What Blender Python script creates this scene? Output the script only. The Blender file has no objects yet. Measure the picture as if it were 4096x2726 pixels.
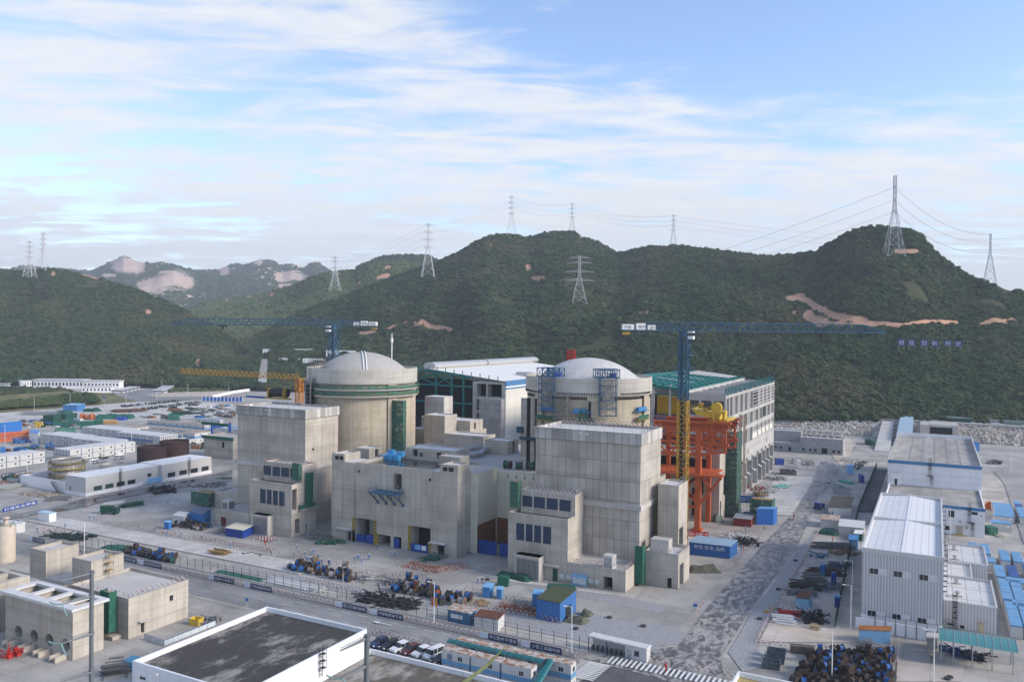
import bpy, bmesh, math, random
import numpy as np
from mathutils import Vector, Matrix
R = random.Random(7)
rad = math.radians
sc = bpy.context.scene
C = sc.collection

# ---------------------------------------------------------------- camera
# site axes: +X along the building fronts, +Y away from the viewer, z = 0 the yard; the viewpoint is a hilltop 66 m above it
F, PIT, ROL, PSI, HC = 3226.2, rad(.7345), rad(.6078), rad(27.7238), 66.0
UP = Vector((0, 0, 1))
FW0 = Vector((-math.sin(PSI), math.cos(PSI), 0)); RT0 = Vector((math.cos(PSI), math.sin(PSI), 0))
FW = FW0*math.cos(PIT)-UP*math.sin(PIT); UPc = FW0*math.sin(PIT)+UP*math.cos(PIT)
RT = RT0*math.cos(ROL)+UPc*math.sin(ROL); U2 = -RT0*math.sin(ROL)+UPc*math.cos(ROL)
CAM = Vector((0, 0, HC))
cd = bpy.data.cameras.new('camera'); co = bpy.data.objects.new('camera', cd); C.objects.link(co)
m = Matrix((RT, U2, -FW)).transposed().to_4x4(); m.translation = CAM
co.matrix_world = m
cd.sensor_width = 36; cd.lens = 36*F/4096; cd.clip_start = .5; cd.clip_end = 30000
sc.camera = co
# ---------------------------------------------------------------- light
SUN_EL, SUN_AZ = 27, 9          # azimuth in degrees from +X towards +Y
w = bpy.data.worlds.new('World'); sc.world = w; w.use_nodes = True
sun = bpy.data.lights.new('sun', 'SUN'); so = bpy.data.objects.new('sun', sun); C.objects.link(so)
sdir = Vector((math.cos(rad(SUN_AZ))*math.cos(rad(SUN_EL)), math.sin(rad(SUN_AZ))*math.cos(rad(SUN_EL)), math.sin(rad(SUN_EL))))
so.rotation_euler = sdir.to_track_quat('Z', 'Y').to_euler()
so.location = (200, 0, 300)
sun.energy = 1.6; sun.angle = rad(16); sun.color = (1, .89, .76)
sc.view_settings.view_transform = 'Standard'; sc.view_settings.look = 'None'; sc.view_settings.gamma = 1
sc.view_settings.exposure = 1.38
sc.cycles.use_denoising = True
sc.cycles.max_bounces = 6; sc.cycles.volume_bounces = 0
sc.cycles.volume_max_steps = 64
def build_sky():
    nt = w.node_tree; n = nt.nodes; L = nt.links
    n.clear()
    out = n.new('ShaderNodeOutputWorld'); bg = n.new('ShaderNodeBackground'); L.new(bg.outputs[0], out.inputs[0])
    sky = n.new('ShaderNodeTexSky'); sky.sky_type = 'NISHITA'; sky.sun_disc = False
    sky.sun_elevation = rad(SUN_EL); sky.sun_rotation = rad(90-SUN_AZ); sky.altitude = 60; sky.air_density = 1.0; sky.dust_density = .6; sky.ozone_density = 1.6
    bg.inputs[1].default_value = SKYS
    tc = n.new('ShaderNodeTexCoord')
    rot = n.new('ShaderNodeVectorRotate'); rot.rotation_type = 'Z_AXIS'; rot.inputs['Angle'].default_value = -PSI
    L.new(tc.outputs['Generated'], rot.inputs['Vector'])      # x right of the view axis, y along it
    sep = n.new('ShaderNodeSeparateXYZ'); L.new(rot.outputs[0], sep.inputs[0])
    def M(op, a, b=None, c=None, clamp=False):
        k = n.new('ShaderNodeMath'); k.operation = op; k.use_clamp = clamp
        for i, v in enumerate((a, b, c)):
            if v is None: continue
            if isinstance(v, (int, float)): k.inputs[i].default_value = v
            else: L.new(v, k.inputs[i])
        return k.outputs[0]
    zz = M('ADD', M('MAXIMUM', sep.outputs[2], 0), .075)
    px = M('DIVIDE', sep.outputs[0], zz); py = M('DIVIDE', sep.outputs[1], zz)   # a flat cloud deck seen in perspective
    el = sep.outputs[2]
    def noise(sx, sy, ang, scale, det, rough, dist=0, off=0):
        cb = n.new('ShaderNodeCombineXYZ'); L.new(px, cb.inputs[0]); L.new(py, cb.inputs[1]); cb.inputs[2].default_value = off
        mp = n.new('ShaderNodeMapping'); mp.inputs['Rotation'].default_value = (0, 0, rad(ang)); mp.inputs['Scale'].default_value = (sx, sy, 1)
        L.new(cb.outputs[0], mp.inputs['Vector'])
        t = n.new('ShaderNodeTexNoise'); t.inputs['Scale'].default_value = scale; t.inputs['Detail'].default_value = det
        t.inputs['Roughness'].default_value = rough; t.inputs['Distortion'].default_value = dist
        L.new(mp.outputs[0], t.inputs['Vector']); return t.outputs[0]
    def ramp(v, a, b, c0=0, c1=1):
        k = n.new('ShaderNodeMapRange'); k.interpolation_type = 'SMOOTHSTEP'
        k.inputs[1].default_value = a; k.inputs[2].default_value = b; k.inputs[3].default_value = c0; k.inputs[4].default_value = c1
        L.new(v, k.inputs[0]); return k.outputs[0]
    big = noise(1, 1.25, 12, .40, 4, .55, .3, 3.7)
    band = noise(.7, 1.5, -16, 1.0, 7, .58, .7, 1.3)
    rip = noise(.8, 1.9, -22, 2.6, 5, .55, .6, 9.1)
    puff = noise(1, 1.1, 30, 4.2, 5, .6, .4, 5.5)
    # cover: the blue gap lies high on the right, the left and the horizon are veiled
    gap = M('MULTIPLY', ramp(sep.outputs[0], -.15, .25), ramp(el, .205, .30))
    base = M('ADD', M('MULTIPLY', big, .55), M('MULTIPLY', band, .62))
    base = M('ADD', base, M('MULTIPLY', M('SUBTRACT', rip, .5), .8))
    base = M('ADD', base, M('MULTIPLY', M('SUBTRACT', puff, .5), .34))
    base = M('SUBTRACT', base, M('MULTIPLY', gap, .30))
    base = M('ADD', base, ramp(el, .30, .03, -.02, .16))
    cov = ramp(base, .39, .76)
    mix = n.new('ShaderNodeMix'); mix.data_type = 'RGBA'
    sk = n.new('ShaderNodeMix'); sk.data_type = 'RGBA'; sk.blend_type = 'MULTIPLY'; sk.inputs[0].default_value = 1
    L.new(sky.outputs[0], sk.inputs[6]); sk.inputs[7].default_value = (1.10, 1.12, 1.22, 1)
    L.new(sk.outputs[2], mix.inputs[6]); L.new(M('MULTIPLY', cov, .93), mix.inputs[0])
    cw = n.new('ShaderNodeMix'); cw.data_type = 'RGBA'
    cw.inputs[6].default_value = tuple(c*CLOUD for c in (.70, .74, .81))+(1,)    # veiled underside near the horizon
    cw.inputs[7].default_value = tuple(c*CLOUD for c in (.93, .945, .97))+(1,)
    shade = M('ADD', M('MULTIPLY', ramp(el, .02, .20), .72), M('MULTIPLY', M('SUBTRACT', rip, .5), 1.3), None, True)
    L.new(shade, cw.inputs[0])
    L.new(cw.outputs[2], mix.inputs[7])
    L.new(mix.outputs[2], bg.inputs[0])
SKYS, CLOUD = .088, 4.5
build_sky()

# ---------------------------------------------------------------- pixel-to-ground survey of the photograph (photo pixels, 4096 wide)
REG = {'R1':(900,1550,3.92),'R2':(900,1800,3.92),'R3':(1300,1800,3.92),'R4':(1900,1850,3.92),'R5':(2100,1650,3.3657),'R6':(2400,1850,3.92),'R7':(2600,1450,3.92),'R8':(2600,1750,3.92),
'S1':(3400,1600,3.3793),'S2':(3400,1950,3.3793),'S3':(3400,2262,3.3793),'S4':(0,2050,3.3793),'S5':(0,2262,3.3793),'S6':(600,2262,3.3793),'S7':(1200,2262,3.3793),'S8':(1700,2262,3.3793),
'Z1':(0,1350,2.1418),'Z2':(900,1250,2.1418),'Z3':(1600,1350,2.6133),'Z4':(2300,1350,2.24),'Z5':(3000,1350,2.1496),'Y1':(0,1950,2.0209),'Y2':(800,1950,2.021),'Y3':(1500,1950,2.021),'Y4':(2200,1950,2.021),'Y5':(3000,1950,2.021),
'D':(0,0,.5752),'P':(0,0,1),'A1':(0,850,1.6829),'A2':(1300,750,1.5707),'A3':(2700,650,1.6877),'A5':(0,1500,2.245),'A6':(500,1480,2.422),
'B1':(0,1800,1.9243),'B2':(600,1900,2.56),'B3':(3000,1750,2.56),'B4':(3000,2050,2.56),'B5':(3000,2376,2.56),'B6':(3900,2000,2.24),'B7':(2050,1450,2.0723)}
def ray(r, x, y):
    o = REG[r]; X, Y = o[0]+x/o[2], o[1]+y/o[2]
    return FW+RT*((X-2048)/F)-U2*((Y-1363)/F)
def G(r, x, y, z=0.0):
    d = ray(r, x, y); return CAM+d*((z-HC)/d.z)
def onX(r, x, y, X0): d = ray(r, x, y); return CAM+d*(X0/d.x)
def onY(r, x, y, Y0): d = ray(r, x, y); return CAM+d*(Y0/d.y)
def at(r, x, y, dist): d = ray(r, x, y); return CAM+d*dist          # dist along the view axis
def zat(r, x, y, X0, Y0):                                             # height seen at that row above (X0, Y0)
    d = ray(r, x, y); t = (X0*FW0.x+Y0*FW0.y)/(d.x*FW0.x+d.y*FW0.y); return HC+d.z*t

# ---------------------------------------------------------------- materials
MATS = {}
def nodes(name):
    mt = bpy.data.materials.new(name); mt.use_nodes = True
    return mt, mt.node_tree.nodes, mt.node_tree.links, mt.node_tree.nodes['Principled BSDF']
def plain(name, col, rough=.7, metal=0, spec=.3, var=.12, scale=1.5, alpha=None):
    """painted or bare material with a little uneven wear"""
    if name in MATS: return MATS[name]
    mt, n, L, b = nodes(name)
    b.inputs['Roughness'].default_value = rough; b.inputs['Metallic'].default_value = metal
    b.inputs['Specular IOR Level'].default_value = spec
    if var:
        g = n.new('ShaderNodeNewGeometry'); t = n.new('ShaderNodeTexNoise'); t.inputs['Scale'].default_value = scale; t.inputs['Detail'].default_value = 5
        L.new(g.outputs['Position'], t.inputs['Vector'])
        x = n.new('ShaderNodeMix'); x.data_type = 'RGBA'
        x.inputs[6].default_value = tuple(c*(1-var*1.6) for c in col)+(1,); x.inputs[7].default_value = tuple(min(1, c*(1+var*1.2)) for c in col)+(1,)
        L.new(t.outputs[0], x.inputs[0]); L.new(x.outputs[2], b.inputs['Base Color'])
    else: b.inputs['Base Color'].default_value = col+(1,)
    MATS[name] = mt; return mt
class NT:
    """tiny node-graph helper working on world position"""
    def __init__(s, name):
        s.mt, s.n, s.L, s.b = nodes(name); MATS[name] = s.mt
        g = s.n.new('ShaderNodeNewGeometry'); s.pos = g.outputs['Position']; s.nor = g.outputs['Normal']
        q = s.n.new('ShaderNodeSeparateXYZ'); s.L.new(s.pos, q.inputs[0]); s.x, s.y, s.z = q.outputs
        q = s.n.new('ShaderNodeSeparateXYZ'); s.L.new(s.nor, q.inputs[0]); s.nx, s.ny, s.nz = q.outputs
    def put(s, sock, v):
        if v is None: return
        if isinstance(v, tuple) and len(v) == 3 and sock.type == 'RGBA': v = v+(1,)
        if isinstance(v, (int, float, tuple)): sock.default_value = v
        else: s.L.new(v, sock)
    def m(s, op, a, b=None, c=None, clamp=False):
        k = s.n.new('ShaderNodeMath'); k.operation = op; k.use_clamp = clamp
        for i, v in enumerate((a, b, c)): s.put(k.inputs[i], v)
        return k.outputs[0]
    def vec(s, x, y, z=0.0):
        k = s.n.new('ShaderNodeCombineXYZ'); s.put(k.inputs[0], x); s.put(k.inputs[1], y); s.put(k.inputs[2], z); return k.outputs[0]
    def noise(s, v, scale, det=5, rough=.55, stretch=None, dist=0):
        if stretch:
            mp = s.n.new('ShaderNodeMapping'); mp.inputs['Scale'].default_value = stretch; s.L.new(v, mp.inputs['Vector']); v = mp.outputs[0]
        t = s.n.new('ShaderNodeTexNoise'); t.inputs['Scale'].default_value = scale; t.inputs['Detail'].default_value = det
        t.inputs['Roughness'].default_value = rough; t.inputs['Distortion'].default_value = dist; s.L.new(v, t.inputs['Vector']); return t.outputs[0]
    def ramp(s, v, a, b, c=0.0, d=1.0):
        k = s.n.new('ShaderNodeMapRange'); k.interpolation_type = 'SMOOTHSTEP'
        for i, q in enumerate((v, a, b, c, d)): s.put(k.inputs[i], q)
        return k.outputs[0]
    def mix(s, f, a, b, mode='MIX'):
        k = s.n.new('ShaderNodeMix'); k.data_type = 'RGBA'; k.blend_type = mode
        s.put(k.inputs[0], f); s.put(k.inputs[6], a); s.put(k.inputs[7], b); return k.outputs[2]
    def brick(s, v, w, h, mortar, c1=(1, 1, 1), c2=(0, 0, 0), cm=(.5, .5, .5), off=0.0, freq=2):
        t = s.n.new('ShaderNodeTexBrick'); t.offset = off; t.offset_frequency = freq
        s.put(t.inputs['Color1'], c1); s.put(t.inputs['Color2'], c2); s.put(t.inputs['Mortar'], cm)
        t.inputs['Scale'].default_value = 1; t.inputs['Mortar Size'].default_value = mortar; t.inputs['Mortar Smooth'].default_value = .3
        t.inputs['Brick Width'].default_value = w; t.inputs['Row Height'].default_value = h; s.L.new(v, t.inputs['Vector'])
        return t.outputs['Color'], t.outputs['Fac']
    def wallu(s):      # horizontal coordinate along a vertical wall of either direction
        return s.m('ADD', s.m('MULTIPLY', s.x, s.m('ABSOLUTE', s.ny)), s.m('MULTIPLY', s.y, s.m('ABSOLUTE', s.nx)))
    def bump(s, h, d=.05, st=1):
        k = s.n.new('ShaderNodeBump'); k.inputs['Distance'].default_value = d; k.inputs['Strength'].default_value = st
        s.L.new(h, k.inputs['Height']); s.L.new(k.outputs[0], s.b.inputs['Normal'])
    def done(s, col, rough=.8, spec=.25, metal=0):
        s.put(s.b.inputs['Base Color'], col); s.put(s.b.inputs['Roughness'], rough); s.b.inputs['Specular IOR Level'].default_value = spec
        s.b.inputs['Metallic'].default_value = metal; return s.mt
def concrete(name, ca, cb, panel=(2.1, 4.2), line=.5, streak=.5, pv=.12, warm=None):
    """board-marked concrete: formwork panels, pour lines, drip streaks, damp patches"""
    t = NT(name); u = t.wallu(); uv = t.vec(u, t.z)
    big = t.noise(t.pos, .12, 4); col = t.mix(t.ramp(big, .3, .7), ca, cb)
    st = t.noise(t.vec(u, t.m('MULTIPLY', t.z, .045), t.m('MULTIPLY', t.nx, 7.0)), .9, 6, .65)
    vert = t.ramp(t.m('ABSOLUTE', t.nz), .5, .3)
    col = t.mix(t.m('MULTIPLY', t.ramp(st, .52, .78), t.m('MULTIPLY', vert, streak)), col, tuple(c*.52 for c in ca))
    col = t.mix(t.m('MULTIPLY', t.ramp(st, .46, .26), t.m('MULTIPLY', vert, streak*.7)), col, tuple(min(1, c*1.35) for c in cb))
    lay = t.noise(t.vec(t.m('MULTIPLY', u, .02), t.z), .35, 3)
    col = t.mix(t.m('MULTIPLY', t.ramp(lay, .48, .66), .4), col, tuple(c*.74 for c in ca))
    if warm: col = t.mix(t.m('MULTIPLY', t.ramp(t.noise(t.vec(u, t.m('MULTIPLY', t.z, .2)), .22, 4), .5, .72), vert), col, warm)
    bc, bf = t.brick(uv, panel[0], panel[1], .07, (1+pv,)*3, (1-pv,)*3, (1, 1, 1))
    col = t.mix(vert, col, t.mix(1.0, col, bc, 'MULTIPLY'))
    col = t.mix(t.m('MULTIPLY', bf, t.m('MULTIPLY', vert, line)), col, tuple(c*.3 for c in ca))
    fine = t.noise(t.pos, 3.5, 4, .7)
    col = t.mix(.35, col, t.mix(fine, (.72,)*3, (1.25,)*3), 'MULTIPLY')
    t.bump(fine, .03, .5)
    return t.done(col, .85)

# ---------------------------------------------------------------- mesh builder
class MB:
    def __init__(s): s.v = []; s.f = []; s.mi = []; s.m = 0; s.sm = False
    def add(s, vs, fs):
        k = len(s.v); s.v += [tuple(p) for p in vs]
        for q in fs: s.f.append(tuple(i+k for i in q)); s.mi.append(s.m)
        return s
    def box(s, x0, y0, z0, x1, y1, z1):
        x0, x1 = min(x0, x1), max(x0, x1); y0, y1 = min(y0, y1), max(y0, y1); z0, z1 = min(z0, z1), max(z0, z1)
        return s.add([(x0,y0,z0),(x1,y0,z0),(x1,y1,z0),(x0,y1,z0),(x0,y0,z1),(x1,y0,z1),(x1,y1,z1),(x0,y1,z1)],
                     [(0,3,2,1),(4,5,6,7),(0,1,5,4),(1,2,6,5),(2,3,7,6),(3,0,4,7)])
    def prism(s, poly, z0, z1, z1b=None):
        n = len(poly); a = sum(poly[i][0]*poly[(i+1)%n][1]-poly[(i+1)%n][0]*poly[i][1] for i in range(n))
        if a < 0: poly = poly[::-1]
        zt = z1 if callable(z1) else (lambda x, y: z1)
        vs = [(p[0], p[1], z0) for p in poly]+[(p[0], p[1], zt(p[0], p[1])) for p in poly]
        fs = [tuple(range(n))[::-1], tuple(range(n, 2*n))]+[(i, (i+1)%n, n+(i+1)%n, n+i) for i in range(n)]
        return s.add(vs, fs)
    def beam(s, a, b, w, h=None):
        a = Vector(a); b = Vector(b); d = b-a
        if d.length < 1e-6: return s
        h = h or w; d.normalize(); ref = UP if abs(d.z) < .95 else Vector((1, 0, 0))
        u = d.cross(ref).normalized(); v = u.cross(d).normalized()
        vs = []
        for p in (a, b):
            for su, sv in ((-1,-1),(1,-1),(1,1),(-1,1)): vs.append(p+u*su*w/2+v*sv*h/2)
        return s.add(vs, [(0,1,2,3),(7,6,5,4),(0,4,5,1),(1,5,6,2),(2,6,7,3),(3,7,4,0)])
    def tube(s, a, b, r, n=8, r2=None, caps=True):
        a = Vector(a); b = Vector(b); d = (b-a); r2 = r if r2 is None else r2
        if d.length < 1e-6: return s
        d.normalize(); ref = UP if abs(d.z) < .95 else Vector((1, 0, 0))
        u = d.cross(ref).normalized(); v = d.cross(u).normalized(); vs = []
        for p, q in ((a, r), (b, r2)):
            for i in range(n):
                t = 2*math.pi*i/n; vs.append(p+u*math.cos(t)*q+v*math.sin(t)*q)
        fs = [(i, (i+1)%n, n+(i+1)%n, n+i) for i in range(n)]
        if caps: fs += [tuple(range(n))[::-1], tuple(range(n, 2*n))]
        return s.add(vs, fs)
    def path(s, pts, r, n=6):
        for p, q in zip(pts, pts[1:]): s.tube(p, q, r, n)
        return s
    def lathe(s, cx, cy, prof, n=48, a0=0, a1=2*math.pi):
        full = abs(a1-a0-2*math.pi) < 1e-6; k = n if full else n+1; vs = []
        for r, z in prof:
            for i in range(k):
                t = a0+(a1-a0)*i/n; vs.append((cx+r*math.cos(t), cy+r*math.sin(t), z))
        fs = []
        for j in range(len(prof)-1):
            for i in range(n):
                i2 = (i+1) % k; fs.append((j*k+i, j*k+i2, (j+1)*k+i2, (j+1)*k+i))
        return s.add(vs, fs)
    def quad(s, *p): return s.add(p, [tuple(range(len(p)))])
    def grid(s, fn, nu, nv):
        vs = [fn(i/nu, j/nv) for j in range(nv+1) for i in range(nu+1)]
        return s.add(vs, [(j*(nu+1)+i, j*(nu+1)+i+1, (j+1)*(nu+1)+i+1, (j+1)*(nu+1)+i) for j in range(nv) for i in range(nu)])
    def build(s, name, mat, parent=None, smooth=False):
        o_ = wloc(parent) if parent else Vector((0, 0, 0))
        me = bpy.data.meshes.new(name); me.from_pydata([(p[0]-o_.x, p[1]-o_.y, p[2]-o_.z) for p in s.v], [], s.f)
        for q in (mat if isinstance(mat, (list, tuple)) else [mat]): me.materials.append(q)
        if isinstance(mat, (list, tuple)): me.polygons.foreach_set('material_index', s.mi)
        if smooth: me.polygons.foreach_set('use_smooth', [True]*len(s.f)); 
        me.update()
        ob = bpy.data.objects.new(name, me); C.objects.link(ob)
        if parent: ob.parent = parent
        return ob
def wloc(o):
    v = Vector((0, 0, 0))
    while o: v += o.location; o = o.parent
    return v
def tag(o, label=None, cat=None, group=None, kind=None):
    if label: o['label'] = label
    if cat: o['category'] = cat
    if group: o['group'] = group
    if kind: o['kind'] = kind
    return o
def thing(name, label, cat, loc=(0, 0, 0), group=None, rz=0):
    o = bpy.data.objects.new(name, None); C.objects.link(o); o.location = loc; o.rotation_euler = (0, 0, rz); o.empty_display_size = .5
    return tag(o, label, cat, group)
def copy_tree(o, parent=None):
    c = o.copy(); C.objects.link(c)
    if parent: c.parent = parent
    for ch in list(o.children): copy_tree(ch, c)
    return c
def place(proto, used, loc, rz=0, label=None, group=None, s=None):
    """the first call moves the prototype itself, later calls copy it"""
    o = copy_tree(proto) if used.get(proto.name_full) else proto
    used[proto.name_full] = True
    o.location = loc; o.rotation_euler = (0, 0, rz)
    if s: o.scale = s if isinstance(s, tuple) else (s, s, s)
    if label: o['label'] = label
    if group: o['group'] = group
    return o
USED = {}
def txt(s, name, mat, parent, origin, ux, height, depth=.02, width=None, up=None, n=None):
    """flat lettering: baseline-left at origin, running along ux, standing along up"""
    cu = bpy.data.curves.new(name, 'FONT'); cu.body = s; cu.size = 1; cu.extrude = 0; cu.resolution_u = 2
    ob = bpy.data.objects.new(name, cu); C.objects.link(ob)
    dg = bpy.context.evaluated_depsgraph_get(); me = bpy.data.meshes.new_from_object(ob.evaluated_get(dg))
    bpy.data.objects.remove(ob); bpy.data.curves.remove(cu)
    vs = [v.co.copy() for v in me.vertices]; fs = [tuple(p.vertices) for p in me.polygons]; bpy.data.meshes.remove(me)
    if not vs: return None
    x0, x1 = min(v.x for v in vs), max(v.x for v in vs); y0, y1 = min(v.y for v in vs), max(v.y for v in vs)
    k = height/(y1-y0); kx = (width/(x1-x0)) if width else k
    ux = Vector(ux).normalized(); up = Vector(up) if up else UP; o_ = Vector(origin)
    b = MB(); b.add([o_+ux*((v.x-x0)*kx)+up*((v.y-y0)*k) for v in vs], fs)
    return b.build(name, mat, parent)
from mathutils import noise as MN
def leafmat(name,a,b,c,patch):
 t=NT(name);oi=t.n.new('ShaderNodeObjectInfo')
 col=t.mix(oi.outputs['Random'],a,b)
 big=t.noise(t.pos,.011,5,.6)
 col=t.mix(t.ramp(big,.48,.66,0,patch),col,c)
 fine=t.noise(t.pos,.42,4,.75)
 col=t.mix(.75,col,t.mix(fine,(.3,)*3,(1.7,)*3),'MULTIPLY')
 t.bump(t.noise(t.pos,1.1,3,.7),.9,.9)
 return t.done(col,.9,.1)
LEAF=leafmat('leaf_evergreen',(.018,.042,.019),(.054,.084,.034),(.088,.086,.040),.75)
LEAFV=leafmat('leaf_sunlight_tint',(.065,.105,.045),(.115,.15,.065),(.14,.14,.075),.6)  # lighter copy of the leaf colour, with the valley sunlight put into it
SHRUB=leafmat('leaf_shrub',(.045,.075,.028),(.085,.105,.042),(.16,.125,.06),.6)
def soilmat(name,under,scarcol,rock=None):
 t=NT(name);a=t.n.new('ShaderNodeAttribute');a.attribute_name='scar'
 f=t.noise(t.pos,.35,6,.7)
 u=t.mix(f,tuple(c*.6 for c in under),tuple(c*1.5 for c in under))
 s=t.mix(t.noise(t.pos,.09,6,.7),tuple(c*.72 for c in scarcol),tuple(c*1.18 for c in scarcol))
 k=t.ramp(t.m('ADD',a.outputs['Fac'],t.m('MULTIPLY',t.m('SUBTRACT',t.noise(t.pos,.11,7,.72),.5),1.7)),.42,.60)
 col=t.mix(k,u,s)
 t.bump(t.noise(t.pos,.25,6,.7),1.5,.8)
 return t.done(col,.95,.1)
SOIL=soilmat('hill_soil',(.055,.06,.03),(.50,.30,.20))
SOILR=soilmat('hill_rock',(.05,.06,.032),(.52,.40,.33))
def lerp_pts(pts,x,k=1):
 if x<=pts[0][0]:return pts[0][k]
 for a,b in zip(pts,pts[1:]):
  if x<=b[0]:f=(x-a[0])/(b[0]-a[0]);return a[k]+(b[k]-a[k])*f
 return pts[-1][k]
def fbm(x,y,f,o=5):return MN.fractal(Vector((x*f,y*f,3.3)),1.0,2.1,o)
def seg_dist(px,py,pl):
 d=np.full(px.shape,1e9)
 if len(pl)==1:return np.hypot(px-pl[0][0],py-pl[0][1])
 for(ax,ay),(bx,by)in zip(pl,pl[1:]):
  vx,vy=bx-ax,by-ay;t=np.clip(((px-ax)*vx+(py-ay)*vy)/(vx*vx+vy*vy+1e-9),0,1)
  d=np.minimum(d,np.hypot(px-ax-t*vx,py-ay-t*vy))
 return d
def photo_px(P):
 q=P-np.array(CAM);z=q@np.array(FW);return 2048+F*(q@np.array(RT))/z,1363-F*(q@np.array(U2))/z
class Hill:
 """ridge seen in the photograph, set at its own distance: rows run from the foot (s = 0) over the crest (s = 1) to the back"""
 def __init__(s,name,sky,base,ridge,zb,amp,x0,x1,nx,ns,mat,lift=3.0,scars=(),power=1.12,freq=.006,seed=0,rocky=0):
  s.sky,s.base,s.ridge,s.zb,s.amp,s.lift,s.power,s.freq,s.seed=sky,base,ridge,zb,amp,lift,power,freq,seed
  s.x0,s.x1=x0,x1
  xs=np.linspace(x0,x1,nx);ss=np.concatenate([np.linspace(0,1,ns),np.linspace(1,1.7,ns//3)[1:]])
  vs=[s.pt(x,q)for q in ss for x in xs]
  P=np.array(vs);n2=len(ss)
  fs=[(j*nx+i,j*nx+i+1,(j+1)*nx+i+1,(j+1)*nx+i)for j in range(n2-1)for i in range(nx-1)]
  me=bpy.data.meshes.new(name);me.from_pydata(vs,[],fs);me.materials.append(mat);me.polygons.foreach_set('use_smooth',[True]*len(fs))
  s.scars=[([(REG[r][0]+x/REG[r][2],REG[r][1]+y/REG[r][2])for x,y in pl],wd)for r,pl,wd in scars]
  sc_=s.scarval(P)
  if rocky:
   rk=np.array([fbm(p[0],p[1],.0045,6)+.5*fbm(p[0]+900,p[2]*2.5,.008,4)for p in vs]);hgt=(P[:,2]-zb)/max(1,P[:,2].max()-zb)
   sc_=np.maximum(sc_,np.clip((rk*1.1+hgt*.75-.48)*rocky,0,1))
  at_=me.attributes.new('scar','FLOAT','POINT');at_.data.foreach_set('value',sc_.astype(np.float32))
  ob=bpy.data.objects.new(name,me);C.objects.link(ob);ob['kind']='structure';s.ob=ob
 def scarval(s,P):
  X,Y=photo_px(P);v=np.zeros(len(P))
  for pl,wd in s.scars:v=np.maximum(v,np.clip(1.15-seg_dist(X,Y,pl)/wd*.62,0,1))
  return v
 def pt(s,xD,q):
  y=lerp_pts(s.sky,xD);db=lerp_pts(s.base,xD);dr=lerp_pts(s.ridge,xD)
  dd=ray('D',xD,y);d=db+(dr-db)*q
  zr=HC+dd.z*dr-s.lift;px,py=dd.x*d,dd.y*d
  k=max(0,min(1,q));z=s.zb+(zr-s.zb)*(k**s.power)
  am=s.amp*math.sin(math.pi*min(1,max(0,q)))**.8 if q<1 else 0
  nz=fbm(px+s.seed,py,s.freq)
  ridge_=1-abs(MN.noise(Vector(((px*.8+py*.35)*s.freq*1.3,s.seed*.1,py*s.freq*.35))))*2
  z+=am*(nz*.8+ridge_*.45-.3)
  if q>1:z-=(zr-s.zb)*min(1,((q-1)/.7)**1.3)*.75
  return(px,py,z)
 def find(s,r,x,y):
  """the point of the slope seen at a photo position"""
  X,Y=REG[r][0]+x/REG[r][2],REG[r][1]+y/REG[r][2];xD=X*.5752
  best=None
  for i in range(401):
   p=s.pt(xD,i/400);q=Vector(p)-CAM;yy=1363-F*q.dot(U2)/q.dot(FW)
   if best is None or abs(yy-Y)<best[0]:best=(abs(yy-Y),Vector(p))
  return best[1]
def crown_protos(mat,key,n=4):
 col=bpy.data.collections.new('crowns_'+key)
 for i in range(n):
  bm=bmesh.new();bmesh.ops.create_icosphere(bm,subdivisions=3,radius=1)
  for v in bm.verts:
   c=v.co.copy()
   k=.78+.42*MN.noise(c*1.7+Vector((i*9,2,key.__len__())))+.30*MN.noise(c*4.1+Vector((i*5,7,1)))+.16*MN.noise(c*9+Vector((3,i,8)))
   v.co=Vector((c.x*k,c.y*k,max(-.35,c.z*k*.85)+.3))
  me=bpy.data.meshes.new('crown');bm.to_mesh(me);bm.free();me.materials.append(mat)
  o=bpy.data.objects.new('crown',me);col.objects.link(o)
 return col
def scatter(name,pts,scl,col,label=None,cat=None,vert=(.8,1.15)):
 me=bpy.data.meshes.new(name);me.from_pydata([tuple(p)for p in pts],[],[])
 a=me.attributes.new('scl','FLOAT_VECTOR','POINT')
 a.data.foreach_set('vector',np.array([(q*R.uniform(.85,1.15),q*R.uniform(.85,1.15),q*R.uniform(*vert))for q in scl],np.float32).ravel())
 ob=bpy.data.objects.new(name,me);C.objects.link(ob)
 ng=bpy.data.node_groups.new(name,'GeometryNodeTree');ng.interface.new_socket('Geometry',in_out='INPUT',socket_type='NodeSocketGeometry');ng.interface.new_socket('Geometry',in_out='OUTPUT',socket_type='NodeSocketGeometry')
 n=ng.nodes;L=ng.links;gi=n.new('NodeGroupInput');go=n.new('NodeGroupOutput')
 ci=n.new('GeometryNodeCollectionInfo');ci.inputs[0].default_value=col;ci.inputs[1].default_value=True;ci.inputs[2].default_value=True
 ip=n.new('GeometryNodeInstanceOnPoints');ip.inputs['Pick Instance'].default_value=True
 rv=n.new('FunctionNodeRandomValue');rv.data_type='FLOAT_VECTOR';rv.inputs[0].default_value=(-.15,-.15,0);rv.inputs[1].default_value=(.15,.15,6.28)
 na=n.new('GeometryNodeInputNamedAttribute');na.data_type='FLOAT_VECTOR';na.inputs[0].default_value='scl'
 L.new(gi.outputs[0],ip.inputs['Points']);L.new(ci.outputs[0],ip.inputs['Instance']);L.new(rv.outputs[0],ip.inputs['Rotation']);L.new(na.outputs[0],ip.inputs['Scale']);L.new(ip.outputs[0],go.inputs[0])
 md=ob.modifiers.new('scatter','NODES');md.node_group=ng
 ob['kind']='stuff'
 if label:ob['label']=label
 if cat:ob['category']=cat
 return ob
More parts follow.
